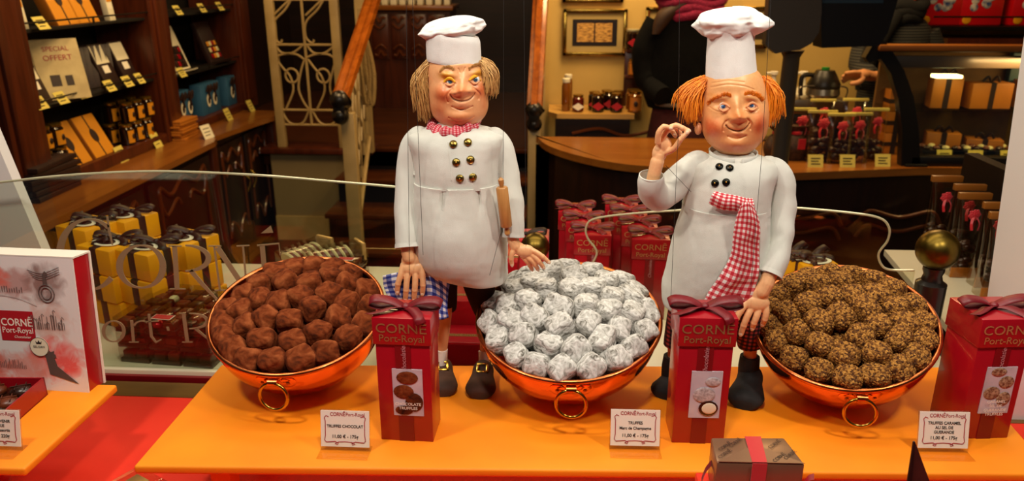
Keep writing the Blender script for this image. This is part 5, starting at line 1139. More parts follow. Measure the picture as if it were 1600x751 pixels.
g.hull([LP(-.045, .150, .0007), LP(-.039, .150, .0007), LP(-.040, .160, .0007), LP(-.037, .165, .0007), LP(-.041, .169, .0007), LP(-.045, .163, .0007)], (0, -.0002, 0))
for k in range(2): g.tube([LP(-.042+(.011-.004*k)*math.cos(2*PI*i/24), .138+(.012-.004*k)*math.sin(2*PI*i/24), .0008) for i in range(25)], .0006, 5)
for (x, z) in ((-.117, .150), (-.110, .145), (-.121, .140), (-.114, .160)): g.ball(LP(x, z, .0009), (.003, .0003, .003), 10, 6)
for a_, b_ in (((-.117, .150), (-.110, .145)), ((-.117, .150), (-.121, .140)), ((-.110, .145), (-.121, .140)), ((-.114, .160), (-.117, .150)), ((-.114, .160), (-.110, .145))): g.tube([LP(*a_, .0008), LP(*b_, .0008)], .0006, 4)
mk('city_sketches', g, sk, sb, smooth=False)
# open red box with chocolates
q = PZ(75, 616, T); q2_ = PZ(38, 649, T); d_ = (q2_-q).normalized(); rz_ = math.atan2(d_.y, d_.x)+PI/2
ob = thing('open_chocolate_box', 'open red box with dark chocolates before the white souvenir box', 'chocolate box', (q.x, q.y, T), rz_+.0); L4, W4, H4 = .13, .15, .026
g = G().box(-W4, 0, -L4, 0, 0, .002); g.box(-.002, 0, -L4, 0, 0, H4).box(-W4, -W4+.002, -L4, 0, 0, H4).box(-W4, 0, -.002, 0, 0, H4).box(-W4, 0, -L4, -L4+.002, 0, H4)
mk('box_tray', g, M['boxred'], ob, smooth=False); mk('insert', G().box(-W4+.003, -.003, -L4+.003, -.003, .002, .012), M['darkchoc'], ob, smooth=False)
for i in range(4):
    for j in range(4):
        cx_, cy_ = -.02-i*.035, -.02-j*.03; o_ = tag(mk('chocolate', G().ball((0, 0, .005), (.014, .012, .008), 20, 10).box(-.012, .012, -.0007, .0007, .0115, .0135).box(-.006, -.005, -.009, .009, .0105, .0128).box(.005, .006, -.009, .009, .0105, .0128), M[('darkchoc', 'milkchoc')[(i+j) % 2]]), 'oval chocolate lying in the open red box at the left', 'chocolate', 'chocolates in the open red box')
        o_.matrix_basis = ob.matrix_basis @ Matrix.Translation((cx_, cy_, .012)) @ Matrix.Rotation(.4, 4, 'Z')
# ---- bronze wrapped gift in front
zt4 = 1.140; pa = [PZ(*p_, zt4) for p_ in ((1120, 722), (1258, 725), (1225, 683), (1111, 683))]; h4 = .045
bg = thing('wrapped_gift', 'bronze wrapped gift with a red ribbon at the front edge', 'gift box', (sum(p.x for p in pa)/4, sum(p.y for p in pa)/4, zt4-h4))
bot = [p+Vector((0, 0, -h4)) for p in pa]; bm = bmesh.new(); vb = [bm.verts.new(p) for p in bot+pa]
for f_ in ((3, 2, 1, 0), (4, 5, 6, 7), (0, 1, 5, 4), (1, 2, 6, 5), (2, 3, 7, 6), (3, 0, 4, 7)): bm.faces.new([vb[i] for i in f_])
bmesh.ops.bevel(bm, geom=bm.edges[:], offset=.002, segments=2, affect='EDGES', profile=.5); mk('wrapping', G().bm(bm), M['bronze'], bg, world=True)
def lerp(a_, b_, t_): return a_+(b_-a_)*t_
f1_, f2_, b1_, b2_ = lerp(pa[0], pa[1], .40), lerp(pa[0], pa[1], .57), lerp(pa[3], pa[2], .46), lerp(pa[3], pa[2], .68); e3 = Vector((0, 0, .0008)); ey = Vector((0, -.0012, 0))
g = G().hull([f1_+e3, f2_+e3, b2_+e3, b1_+e3], (0, 0, .0006)); g.hull([f1_+ey+e3, f2_+ey+e3, f2_+ey-Vector((0, 0, h4)), f1_+ey-Vector((0, 0, h4))], (0, -.0006, 0)); mk('ribbon', g, M['scarlet'], bg, world=True, smooth=False)
fold = G(); tp = lerp(lerp(pa[0], pa[1], .5), lerp(pa[3], pa[2], .5), .62); fold.hull([pa[0]+e3*.9, pa[1]+e3*.9, lerp(f2_, b2_, .55)+e3*.9, lerp(f1_, b1_, .55)+e3*.9], (0, 0, .0004)); mk('paper_fold', fold, M['bronze'], bg, world=True, smooth=False)
for k in range(7):
    x_, y_ = (.12, .30, .8, .9, .15, .75, .5)[k], (.3, .75, .7, .3, .6, .2, .8)[k]
    if k < 6: text('CORN\u0112', .006, lerp(lerp(pa[0], pa[1], x_), lerp(pa[3], pa[2], x_), y_)+Vector((0, 0, .0014)), (.7, .7, 0), (-.7, .7, 0), M['brownrib'], bg, world=True)
pd = pa[0].copy(); pl_ = thing('display_plinth', 'low red cloth covered plinth below the bronze gift', 'plinth', (bg.location.x, bg.location.y, RZ))
mk('block', G().box(pa[0].x-.01, pa[1].x+.01, pa[0].y-.01, pa[3].y+.003, RZ, zt4-h4-.0005, .002), M['redcloth'], pl_, world=True)
g = G(); ribbon(g, [PY(1096, 751, pa[0].y+.01), PY(1102, 735, pa[0].y+.02), PY(1112, 722, pa[0].y+.03)], (0, .3, .7), .008); mk('ribbon_end', g, M['scarlet'], bg, world=True)
g = G(); ribbon(g, [lerp(pa[0], pa[1], 1.0)+Vector((0, .0, -.03)), PY(1262, 748, pa[0].y), PY(1272, 744, pa[0].y+.01)], (0, .3, .7), .008); mk('ribbon_end', g, M['scarlet'], bg, world=True)
# dark card standing at the front
c1 = [PY(1427, 690, .66), PY(1430, 690, .66), PY(1455, 758, .64), PY(1427, 765, .64)]
dcd = thing('dark_card', 'thin dark brown folded card standing at the front edge below the right price tag', 'card', (c1[3].x, .65, RZ)); 
mk('leaf', G().hull(c1[:3]+[Vector((c1[2].x, c1[2].y, RZ)), Vector((c1[3].x, c1[2].y, RZ))], (0, .0015, 0)), M['brownrib'], dcd, world=True, smooth=False)

# clear box with chocolate at lower left on the red cloth
p = PZ(222, 752, RZ+.03); t = thing('clear_chocolate_box', 'clear lidded box with dark chocolate lying on the red cloth below the table corner', 'chocolate box', (p.x, p.y-.03, RZ), -.5)
mk('clear_lid', G().box(-.05, .05, -.04, .045, 0, .03, .001), M['acryl'], t); mk('chocolates', G().box(-.04, .02, -.03, .035, .001, .02, .004), M['darkchoc'], t); mk('gold_label', G().box(-.047, -.02, .0, .04, .001, .022, .002), M['gold'], t)
p = PZ(2, 738, RZ+.02); tag(mk('red_cord_knob', G().ball((p.x-.01, p.y, RZ+.011), (.018, .016, .0115)), M['scarlet']), 'rounded red object at the bottom left corner under the small table', 'ornament')
# ================================================================ MARIONETTE CHEFS
def paintmat():
    n = N('painted_puppet_skin'); a = n.n('ShaderNodeAttribute', attribute_name='paint'); x = n.noise(300, n.coord(), 3)
    n.set(Base_Color=n.mix(.12, a.outputs[0], n.ramp(x, [(.3, 'c07040'), (.7, 'f0c090')]), 'MIX'), Roughness=.42, Subsurface_Weight=.0, Coat_Weight=.12, Coat_Roughness=.3); n.bump(n.noise(900, n.coord(), 3), .12, .0005); return n.m
PM = paintmat()
n = N('puppet_hair_blond'); n.set(Base_Color=n.ramp(n.noise(300, n.coord((1, 1, .1)), 4), [(.3, '9a6a30'), (.7, 'dcae68')]), Roughness=.6); M['blond'] = n.m
n = N('puppet_hair_orange'); n.set(Base_Color=n.ramp(n.noise(300, n.coord((1, 1, .1)), 4), [(.3, 'd06a08'), (.7, 'ffa01c')]), Roughness=.6); M['orangehair'] = n.m
def smooth(a, b, x): t = np.clip((x-a)/(b-a), 0, 1); return t*t*(3-2*t)
def seg_dist(U, V, pts):
    d = np.full(U.shape, 1e9)
    for (x0, y0), (x1, y1) in zip(pts[:-1], pts[1:]):
        L = (x1-x0)**2+(y1-y0)**2; t = np.clip(((U-x0)*(x1-x0)+(V-y0)*(y1-y0))/L, 0, 1); d = np.minimum(d, np.hypot(U-x0-t*(x1-x0), V-y0-t*(y1-y0)))
    return d
def curve(pts, n=6):
    q = smoothpts([(a, b, 0) for a, b in pts], n); return [(p.x, p.y) for p in q]
class Head:
    """rings: (v, cx, halfwidth, front depth, back depth) in pixels at plane Y0; features in picture pixels"""
    def __init__(s, Y0, rings, bumps, creases, paints, base, dfront):
        s.Y0 = Y0; A = np.array(rings, float); s.s = (PY(A[len(A)//2][1]+10, A[len(A)//2][0], Y0)-PY(A[len(A)//2][1], A[len(A)//2][0], Y0)).length/10
        k = 1/(1+dfront/Y0); s.fc = lambda u, v: (871+(u-871)*k, -36+(v+36)*k)
        nv, nu = 220, 240; t = np.linspace(0, len(A)-1, nv); i = np.clip(t.astype(int), 0, len(A)-2); f = t-i
        def cm(j):
            p0, p1, p2, p3 = A[np.maximum(i-1, 0), j], A[i, j], A[i+1, j], A[np.minimum(i+2, len(A)-1), j]; return .5*((2*p1)+(-p0+p2)*f+(2*p0-5*p1+4*p2-p3)*f*f+(-p0+3*p1-3*p2+p3)*f**3)
        V, CX_, W_, DF, DB = [cm(j)[:, None] for j in range(5)]; W_ = np.maximum(W_, .3); DF = np.maximum(DF, .3); DB = np.maximum(DB, .3)
        # parameter dense at front
        ph = np.linspace(-1, 1, nu, endpoint=False); ph = PI*(ph*.55+.45*ph**3)[None, :]
        U = CX_+W_*np.sin(ph); D = np.where(np.cos(ph) > 0, DF, DB)*np.cos(ph); VV = V+0*ph; fw = smooth(.05, .45, np.cos(ph))
        disp = np.zeros_like(U); C = np.zeros(U.shape+(3,)); C[:] = np.array(lin(base)[:3])
        for (u, v, su, sv, A_, *rot) in bumps:
            u, v = s.fc(u, v); a = R(rot[0]) if rot else 0; du = (U-u)*math.cos(a)+(VV-v)*math.sin(a); dv = -(U-u)*math.sin(a)+(VV-v)*math.cos(a)
            disp += A_*np.exp(-((du/su)**2+(dv/sv)**2)**1.15)
        for pts, wd, A_ in creases:
            d = seg_dist(U, VV, [s.fc(*p) for p in curve(pts)]); disp += A_*np.exp(-(d/wd)**2)
        for item in paints:
            if item[0] == 'b': _, u, v, su, sv, c, a_ = item; u, v = s.fc(u, v); w_ = a_*np.exp(-(((U-u)/su)**2+((VV-v)/sv)**2)**1.3)
            else: _, pts, wd, c, a_ = item; w_ = a_*np.exp(-(seg_dist(U, VV, [s.fc(*p) for p in curve(pts)])/wd)**2)
            w_ = (w_*fw)[..., None]; C = C*(1-w_)+np.array(lin(c)[:3])*w_
        D = D+disp*fw; X0 = np.zeros(U.shape); vs = []
        P00 = PY(A[0][1], A[0][0], Y0); col_v = {}
        vs = np.zeros(U.shape+(3,))
        for r_ in range(nv):
            p = PY(float(CX_[r_, 0]), float(V[r_, 0]), Y0)
            vs[r_, :, 0] = p.x+(U[r_]-CX_[r_, 0])*s.s; vs[r_, :, 1] = p.y-D[r_]*s.s; vs[r_, :, 2] = p.z
        g = G(); g.v = [tuple(x) for x in vs.reshape(-1, 3)]; g.f = [(a*nu+b, (a+1)*nu+b, (a+1)*nu+(b+1) % nu, a*nu+(b+1) % nu) for a in range(nv-1) for b in range(nu)]+[tuple(range(nu)), tuple(range((nv-1)*nu, nv*nu))[::-1]]
        s.g = g; s.c = np.concatenate([C.reshape(-1, 3), np.ones((nv*nu, 1))], 1); s.b = g.bvh()
    def at(s, u, v):
        h = s.b.ray_cast(CAM, ray(u, v).normalized()); return h[0], h[1]
def hitb(b, u, v):
    h = b.ray_cast(CAM, ray(u, v).normalized()); return (h[0], h[1]) if h[0] else (None, None)
def tufts(g, H, pts, ln, wd, lift, n_, rr, jit=1.5, dirv=(0, -1)):
    q = curve(pts, 8)
    for k in range(n_):
        u, v = q[rr.randrange(len(q))]; u += rr.uniform(-1, 1)*jit; v += rr.uniform(-1, 1)*wd
        p, nn = H.at(u, v)
        if not p: continue
        d = Vector((dirv[0]+rr.uniform(-.5, .5), 0, -dirv[1]+rr.uniform(-.3, .3))).normalized()
        g.tube([p-nn*.0005, p+nn*lift*.6+d*ln*.4, p+nn*lift+d*ln], [.00035, .0003, .00012], 4)
def strands(g, Y0, s, cu, cv, rx, ry, specs, rr):
    """specs: (phi0,phi1,n,tip outward px,length px,root v) ; phi measured from front, + to viewer right"""
    for (a0_, a1_, n_, out, L, v0, curl) in specs:
        for k in range(n_):
            a_ = R(rr.uniform(a0_, a1_)); dv = rr.uniform(-7, 5); o_ = out*rr.uniform(.35, 1.15); l_ = L*rr.uniform(.6, 1.08); st_ = rr.uniform(.90, 1.02)
            c = PY(cu, v0+dv, Y0); jx, jy = rr.uniform(-1, 1)*s*6, rr.uniform(-1, 1)*s*5; kk_ = rr.uniform(0, 6); pts = []
            for q in range(7):
                t = q/6; rad = st_+(o_/rx)*math.sin(min(t*1.25, 1)*PI/2)*(1-curl*t*t); pts.append(Vector((c.x+s*rx*rad*math.sin(a_)+jx*t+s*1.6*t*math.sin(kk_+5*t), c.y-s*ry*rad*math.cos(a_)+jy*t, c.z+s*(6*math.sin(t*2.2)*(1-t)-l_*t**1.15))))
            g.tube(pts, [.00055, .0006, .0006, .00055, .0005, .0004, .0002], 4)
def eye(H, u, v, r_, iris, par, gaze=(0, 0), back=.55):
    p, nn = H.at(u, v); rr_ = r_*H.s; c = p+Vector((0, 1, 0))*rr_*back; e = mk('eye', G().ball(c, rr_, 24, 16), M['eyewhite'], par, world=True)
    d = (CAM-c).normalized(); d = (d+Vector((gaze[0], 0, gaze[1]))).normalized(); ro = d.to_track_quat('Z', 'Y').to_matrix()
    mk('iris', G().ball(c+d*rr_*.80, (rr_*.50, rr_*.50, rr_*.27), 24, 10, ro), mat('blue_iris', iris, .1, col2='16283c', ns=900, coat=1), e, world=True)
    mk('pupil', G().ball(c+d*rr_*.90, (rr_*.24, rr_*.24, rr_*.20), 16, 8, ro), M['black'], e, world=True)
    return c, rr_
def lid(H, u0, v0, u1, v1, sag, rad, par, m, up=1, fwd=.0008):
    pts = []
    for k in range(9):
        t = k/8; u = u0+(u1-u0)*t; v = v0+(v1-v0)*t-up*sag*math.sin(PI*t); p, nn = H.at(u, v)
        if p: pts.append(p+Vector((0, -fwd, 0)))
    k = len(pts); mk('eyelid', G().tube(pts, [rad*H.s*(.5+.5*math.sin(PI*i/(k-1))) for i in range(k)], 8), m, par, world=True)
def hand(name, par, wrist, palm, fingers, wr=.0062, fr=.0034, pw=None, nailm='nail', voxel=.0009):
    """wrist: list of points of the forearm end; palm: list of (point, (rx,ry,rz)); fingers: list of point lists"""
    g = G(); g.tube(wrist, [wr]*len(wrist) if not hasattr(wr, '__len__') else wr, 14)
    for c, r_ in palm: g.ball(c, r_, 18, 12)
    w0 = wr[-1] if hasattr(wr, '__len__') else wr; g.ball(wrist[-1], w0*.98, 16, 10); g.tube([wrist[-1], (wrist[-1]+palm[0][0])/2, palm[0][0]], [w0*.95, w0*.85, palm[0][1][1]*1.1], 14)
    for fp in fingers:
        q = smoothpts(fp, 4); k = len(q); g.tube(q, [fr*(1.12-.3*i/(k-1)) for i in range(k)], 12); g.ball(q[-1], fr*.82, 12, 8)
        for j in range(1, len(fp)-1): g.ball(fp[j], fr*1.06, 10, 6)
    def cols(co):
        c = np.tile(np.array(lin('f0b884')), (len(co), 1)); pk = np.array(lin('e08a58'))
        for fp in fingers:
            for P_ in fp[1:]:
                w_ = np.exp(-(np.linalg.norm(co-np.array(P_), axis=1)/(fr*1.1))**2)[:, None]*.5; c = c*(1-w_)+pk*w_
        return c
    h = blob(name, g, PM, par, True, voxel*.8, 7, .5, cols)
    for fp in fingers:
        d = (Vector(fp[-1])-Vector(fp[-2])).normalized(); toc = (CAM-Vector(fp[-1])).normalized(); nn = (toc-d*toc.dot(d)).normalized(); ro = Matrix((d.cross(nn), d, nn)).transposed()
        mk('fingernail', G().ball(Vector(fp[-1])+nn*fr*.72, (fr*.55, fr*.75, fr*.2), 12, 6, ro), bpy.data.materials.get('nail_varnish') or mat('nail_varnish', 'e8c8a8', .25, coat=.5), h, world=True)
    return h
def ringloft(Y0, spec, n=64, sub=6, e=2.2, wr=.0012, seed=0, yoff=0):
    r_ = []
    for (v, uL, uR, df, db, *dv) in spec:
        a, b = PY(uL, v, Y0), PY(uR, v, Y0); r_.append(((a.x+b.x)/2, Y0+yoff, (a.z+b.z)/2, (b.x-a.x)/2, df, db, (dv[0]*.00075 if dv else 0)))
    g = loft(r_, n, sub, e)
    if wr:
        o_ = Vector((seed*3.3, 1.7*seed, 0)); vv = []
        for p in g.v:
            q = Vector(p); d = Vector((q.x-r_[0][0], q.y-Y0, 0)).normalized(); vv.append(q+d*(wr*noise.noise(Vector((q.x*38, q.y*38, q.z*22))+o_)+wr*.35*noise.noise(q*140+o_)))
        g.v = [tuple(x) for x in vv]
    return g
def sleeve(pts, rad, seed=0, wr=.0012, n=28, sub=7, foldn=1):
    q = smoothpts(pts, sub); k = len(pts)-1; rr_ = []
    for i in range(len(q)):
        a, f_ = divmod(i, sub); rr_.append(rad[min(a, k)]+(rad[min(a+1, k)]-rad[min(a, k)])*f_/sub)
    g = G().tube(q, rr_, n, cap=False); o_ = Vector((seed*5.1, 0, seed)); g.v = [tuple(Vector(p)+Vector(p).normalized()*0+Vector((noise.noise(Vector(p)*45+o_), noise.noise(Vector(p)*45+o_+Vector((9, 0, 0))), noise.noise(Vector(p)*60+o_+Vector((0, 9, 0)))*.5))*wr) for p in g.v]
    # cuff hem and inside
    m_ = len(q); e = q[-1]; d = (q[-1]-q[-2]).normalized(); g.tube([e-d*.006, e-d*.0005, e], [rr_[-1]*1.03, rr_[-1]*1.07, rr_[-1]*.98], n, cap=False); g.tube([e, e-d*.02], [rr_[-1]*.97, rr_[-1]*.86], n, cap=False); g.ball(q[0], rr_[0], n, 12)
    return g
def puff(c, s, rx, ry, rz, lobes, seed, tilt=0, flat_=.5):
    g = G(); nu, nv = 120, 60
    for i in range(nv+1):
        a = PI*i/nv
        for j in range(nu):
            b_ = 2*PI*j/nu; l_ = 1+.07*math.sin(lobes*b_+seed)*math.sin(a)-.13*abs(noise.noise(Vector((math.cos(b_)*2.6+seed, math.sin(b_)*2.6, math.cos(a)*1.2))))+.12*noise.noise(Vector((math.cos(b_)*1.5, math.sin(b_)*1.5, math.cos(a)*1.5+seed)))+.035*noise.noise(Vector((math.cos(b_)*5, math.sin(b_)*5, math.cos(a)*4+seed)))
            x = rx*math.sin(a)**.75*math.cos(b_)*l_; y = ry*math.sin(a)**.75*math.sin(b_)*l_; z = -rz*math.cos(a)*(1+.25*noise.noise(Vector((math.cos(b_)*1.6+seed, math.sin(b_)*1.6, 0))))+tilt*x
            g.v.append(Vector(c)+Vector((x, y, z))*s)
    g.v = [tuple(p) for p in g.v]; g.f = [(i*nu+j, i*nu+(j+1) % nu, (i+1)*nu+(j+1) % nu, (i+1)*nu+j) for i in range(nv) for j in range(nu)]; return g
def sheetpx(rows, Yf, cnt=8, wob=.0015, seed=0, amp=None):
    """rows of (u,v,dy) control points -> smooth draped grid"""
    ctrl = [[PY(u, v, Yf+dy) for u, v, dy in r] for r in rows]; fine = [smoothpts(r, cnt) for r in ctrl]; out = list(zip(*[smoothpts(list(c), cnt) for c in zip(*fine)]))
    o_ = Vector((seed, 0, 0)); g = G(); g.grid([[p+Vector((0, 1, 0))*wob*noise.noise(p*60+o_)*2 for p in r] for r in out]); return g
def buttons(b, lst, r_, m, par):
    for (u, v) in lst:
        p, nn = hitb(b, u, v)
        if not p: continue
        ro = nn.to_track_quat('Z', 'Y').to_matrix(); bt = mk('button', G().ball(p+nn*.0008, (r_, r_, r_*.5), 24, 10, ro).tube([p+nn*.0012+ro @ Vector((r_*.95*math.cos(2*PI*i/24), r_*.95*math.sin(2*PI*i/24), 0)) for i in range(25)], r_*.12, 6), m, par, world=True)
        mk('button_knob', G().ball(p+nn*(r_*.5+.0006), (r_*.25, r_*.25, r_*.18), 10, 6, ro), M['brass'], bt, world=True)
def shoe(par, u, v, Y, L, W, H, rz, m, buckle=True):
    p = PZ(u, v, T); c = Vector((p.x, Y, T)); g = G(); Mx = Matrix.Translation(c) @ Matrix.Rotation(rz, 4, 'Z')
    r_ = [(-.5*L, .30*W, .26*H, .24*H), (-.44*L, .44*W, .38*H, .30*H), (-.28*L, .52*W, .46*H, .4*H), (-.05*L, .46*W, .5*H, .48*H), (.15*L, .38*W, .62*H, .6*H), (.34*L, .36*W, .75*H, .75*H), (.46*L, .28*W, .6*H, .7*H), (.5*L, .1*W, .3*H, .4*H)]
    vs = []; n_ = 28; R_ = []
    A = [Vector(x) for x in [(a, b, c_) for a, b, c_, d in r_]]; q = smoothpts(A, 4)
    for pt in q:
        for j in range(n_):
            t = 2*PI*j/n_; z = math.sin(t); vs.append(Mx @ Vector((pt.y*math.cos(t), pt.x, max(0, pt.z+pt.z*z if z > 0 else pt.z+pt.z*z*1.0))))
    k = len(q); g.add(vs, [(i*n_+j, i*n_+(j+1) % n_, (i+1)*n_+(j+1) % n_, (i+1)*n_+j) for i in range(k-1) for j in range(n_)]+[tuple(range(n_))[::-1], tuple(range((k-1)*n_, k*n_))])
    s_ = mk('shoe', g, m, par, world=True)
    if buckle:
        o = Mx @ Vector((0, .12*L, H*1.28)); ro = Matrix.Rotation(-.35, 4, 'X'); gg = G(); bw, bh, th = .0080, .0070, .0018
        for a_ in ((-bw, bw, -bh, -bh+.003), (-bw, bw, bh-.003, bh), (-bw, -bw+.003, -bh, bh), (bw-.003, bw, -bh, bh)): gg.box(a_[0], a_[1], a_[2], a_[3], 0, th, .0004)
        gg.xf(Matrix.Translation(o) @ Matrix.Rotation(rz, 4, 'Z') @ Matrix.Rotation(.75, 4, 'X')); mk('buckle', gg, M['brass'], s_, world=True)
    return s_
# -------------------------------------------------------------------- chef 1
Y1 = .945
c1_ = thing('chef_marionette', 'plump smiling chef marionette with short white hat, red neckerchief and rolling pin', 'marionette', (PZ(725, 600, T).x, Y1, T))
H1 = Head(Y1, [(74, 711, 6, 6, 6), (80, 711, 26, 26, 26), (92, 711, 38, 36, 36), (108, 712, 43, 40, 38), (128, 714, 45, 41, 38), (148, 715.5, 46.5, 41, 37), (166, 717, 46, 39, 34), (180, 717.5, 41, 35, 30), (191, 717.5, 31, 29, 24), (198, 717, 20, 20, 16), (202, 717, 5, 6, 5)],
    [(722, 141, 8.8, 7, 16), (722, 131, 5, 12, 6), (710.5, 144.5, 6, 5, 7), (734, 142.5, 6, 5, 7), (691, 146, 14, 11, 8.5), (752, 141, 12, 11, 8), (722, 156, 16, 9, 5.5), (722, 166, 13, 6, 5), (719, 184, 18, 9, 7),
     (702, 126, 9, 6, -4.0), (743, 123.5, 9, 6, -4.0), (697, 117, 11, 5, 4.5, 15), (746, 115, 11, 5, 4.5, -15), (720, 116, 4, 9, -1.5), (717, 100, 22, 7, 1.5), (700, 133, 9, 3, 1.8), (745, 131, 9, 3, 1.8), (685, 168, 10, 12, 3), (755, 160, 8, 12, 3)],
    [([(703, 148), (707, 154), (714, 157.5), (723, 158.5), (732, 157), (738, 152), (740, 147)], 1.2, -2.6), ([(707, 140), (700, 146), (697, 153), (699, 160)], 1.5, -2.2), ([(738, 139), (744, 144), (748, 150), (746, 157)], 1.5, -2.2),
     ([(706, 168), (720, 172), (736, 168)], 1.6, -2), ([(700, 186), (712, 191), (726, 191), (738, 185)], 1.4, -1.6), ([(694, 103), (712, 101), (732, 99)], .9, -.8), ([(697, 98), (714, 95.5), (734, 94)], .9, -.8), ([(690, 131), (698, 135), (708, 134)], .9, -1.1), ([(738, 131), (748, 131), (754, 127)], .9, -1.1), ([(715, 108), (717, 114)], .9, -1.2), ([(725, 107), (723, 113)], .9, -1.2)],
    [('b', 691, 148, 15, 13, 'd0561c', .85), ('b', 752, 143, 13, 12, 'd0561c', .85), ('b', 722, 142, 11, 9, 'd8641c', .7), ('b', 719, 188, 26, 10, 'd87030', .6), ('b', 682, 172, 10, 16, 'd06028', .5), ('b', 756, 165, 7, 16, 'd06028', .5), ('b', 696, 119, 11, 6.5, 'e0a010', .95), ('b', 747.5, 117, 11, 6.5, 'e0a010', .95),
     ('l', [(704, 149), (707, 154), (714, 157), (723, 158), (732, 156.5), (738, 151)], 1.1, '5a1c14', .85), ('b', 722, 163, 9, 2.6, 'c86a58', .5), ('b', 697, 109, 10, 3, 'a87028', .6), ('b', 743, 106, 10, 3, 'a87028', .6), ('b', 711, 146, 2, 1.6, '7a2a14', .6), ('b', 733, 144.5, 2, 1.6, '7a2a14', .6)], 'eeae78', .037)
hd1 = mk('head', H1.g, PM, c1_, world=True, ang=180, cols=H1.c)
YL = mat('yellow_eyelid', 'dea012', .45); SKL = mat('skin_eyelid', 'dc9464', .45)
for (u, v, gz) in ((702.6, 127.5, (.1, 0)), (742.5, 124.8, (.05, 0))):
    eye(H1, u, v, 6.8, '4a7aa0', hd1, gz, .35)
    lid(H1, u-9, v+.5, u+9, v+.5, 6.2, 2.6, hd1, YL, 1, .0026); lid(H1, u-7, v+1.5, u+7, v+1.5, -4.2, 1.4, hd1, SKL, 1, .0022)
rr = random.Random(11); g = G(); tufts(g, H1, [(688, 113), (694, 107), (701, 106), (708, 110)], .0028, 1.4, .0012, 150, rr, dirv=(.4, -1)); tufts(g, H1, [(733, 109), (739, 104), (747, 102), (753, 106)], .0028, 1.4, .0012, 150, rr, dirv=(.3, -1)); mk('eyebrows', g, M['blond'], hd1, world=True)
g = G(); strands(g, Y1+.004, H1.s, 714, 110, 45, 42, [(-150, -62, 900, 20, 82, 98, .35), (60, 150, 620, 19, 48, 98, .3), (150, 210, 260, 8, 70, 98, .2), (-100, -60, 160, 28, 66, 102, .25)], rr); mk('hair', g, M['blond'], c1_, world=True)
g = G(); c_ = PY(680, 135, Y1+.012); g.ball(c_, (.016, .020, .030)); c_ = PY(752, 120, Y1+.012); g.ball(c_, (.013, .018, .018)); mk('hair_pad', g, M['blond'], c1_, world=True)
hb = ringloft(Y1, [(99, 668, 752, .030, .030, -5), (93, 667, 752, .031, .031, -5), (75, 666, 751, .031, .031, -5), (58, 666, 750, .031, .031, -8), (50, 670, 747, .028, .028, -8)], 64, 5, 2, .0006, 3)
ht = mk('chef_hat', hb, M['hatcloth'], c1_, world=True)
hc = PY(706, 45, Y1); mk('hat_puff', puff(hc, H1.s, 49, 40, 16, 5, 2.2, .14), M['hatcloth'], ht, world=True)
g = ringloft(Y1, [(283, 648, 785, .050, .045), (262, 648, 783, .050, .044), (240, 645, 784, .047, .042), (222, 638, 789, .043, .038), (210, 640, 788, .038, .034), (203, 655, 775, .033, .030), (197, 672, 752, .026, .024), (190, 690, 738, .018, .018)][::-1], 72, 6, 2.3, .0012, 1)
mk('jacket', g, M['whitecloth'], c1_, world=True); jb = g.bvh()
mk('neck', G().tube([PY(716, 205, Y1), PY(716, 180, Y1)], .016, 20), M['skin'], c1_, world=True)
# apron
def apron_pleat(g, cxs, amp, z0, z1):
    vv = []
    for p in g.v:
        p = Vector(p); 
        if p.y < Y1 and z0 > p.z > z1:
            for c_ in cxs: k_ = math.exp(-((p.x-c_[0]-(z0-p.z)*c_[1])/.003)**2)*min(1, (p.z-z1)/.03, (z0-p.z)/.004); p.y += amp*k_; p.y -= amp*.3*math.exp(-((p.x-c_[0]-.0042-(z0-p.z)*c_[1])/.003)**2)*min(1, (p.z-z1)/.03, (z0-p.z)/.004)
        vv.append(tuple(p))
    g.v = vv; return g
ap = ringloft(Y1, [(280, 646, 786, .053, .046), (292, 646, 787, .054, .047), (320, 643, 790, .060, .050), (355, 641, 793, .067, .054), (388, 647, 794, .067, .052), (410, 660, 793, .061, .046), (423, 670, 793, .054, .040, -10), (424, 674, 788, .050, .036, -10)], 96, 7, 2.2, .0015, 4)
ap = apron_pleat(ap, [(PY(697, 300, Y1-.05).x, -.22), (PY(745, 300, Y1-.05).x, .10)], .0065, PY(700, 288, Y1-.05).z, PY(700, 350, Y1-.05).z)
mk('apron', ap, M['whitecloth'], c1_, world=True); ab = ap.bvh()
pts = []
for u, v in ((648, 272), (656, 276), (668, 281), (690, 288), (712, 291), (735, 290), (760, 284), (776, 279), (784, 276)):
    p, nn = hitb(ab, u, v+3); 
    if not p: p, nn = hitb(jb, u, v)
    if p: pts.append(p+Vector((0, -.001, .0005)))
mk('apron_band', G().tube(smoothpts(pts, 4), .0016, 8).tube(smoothpts([p+Vector((0, .0005, .0028)) for p in pts], 4), .0012, 8), M['whitecloth'], c1_, world=True)
pk = [hitb(jb, u, v)[0] for u, v in ((700, 222), (702, 240), (704, 260), (706, 282))]; mk('jacket_seam', G().tube([p for p in pk if p], .0007, 6), M['whitecloth'], c1_, world=True)
buttons(jb, [(708.5, 225.5), (731, 222.5), (713, 253.5), (735, 249.5), (718.5, 278.5), (738.5, 276.5)], .0047, M['button'], c1_)
mk('sleeve', sleeve([PY(655, 216, Y1), PY(642, 235, Y1-.002), PY(636, 290, Y1-.012), PY(636, 340, Y1-.026), PY(639, 387, Y1-.040)], [.0155, .0150, .0148, .0158, .0168], 1), M['whitecloth'], c1_, world=True)
mk('sleeve', sleeve([PY(772, 217, Y1), PY(786, 236, Y1-.002), PY(797, 290, Y1-.012), PY(802, 330, Y1-.025), PY(802, 371, Y1-.035)], [.0150, .0148, .0138, .0135, .0133], 2), M['whitecloth'], c1_, world=True)
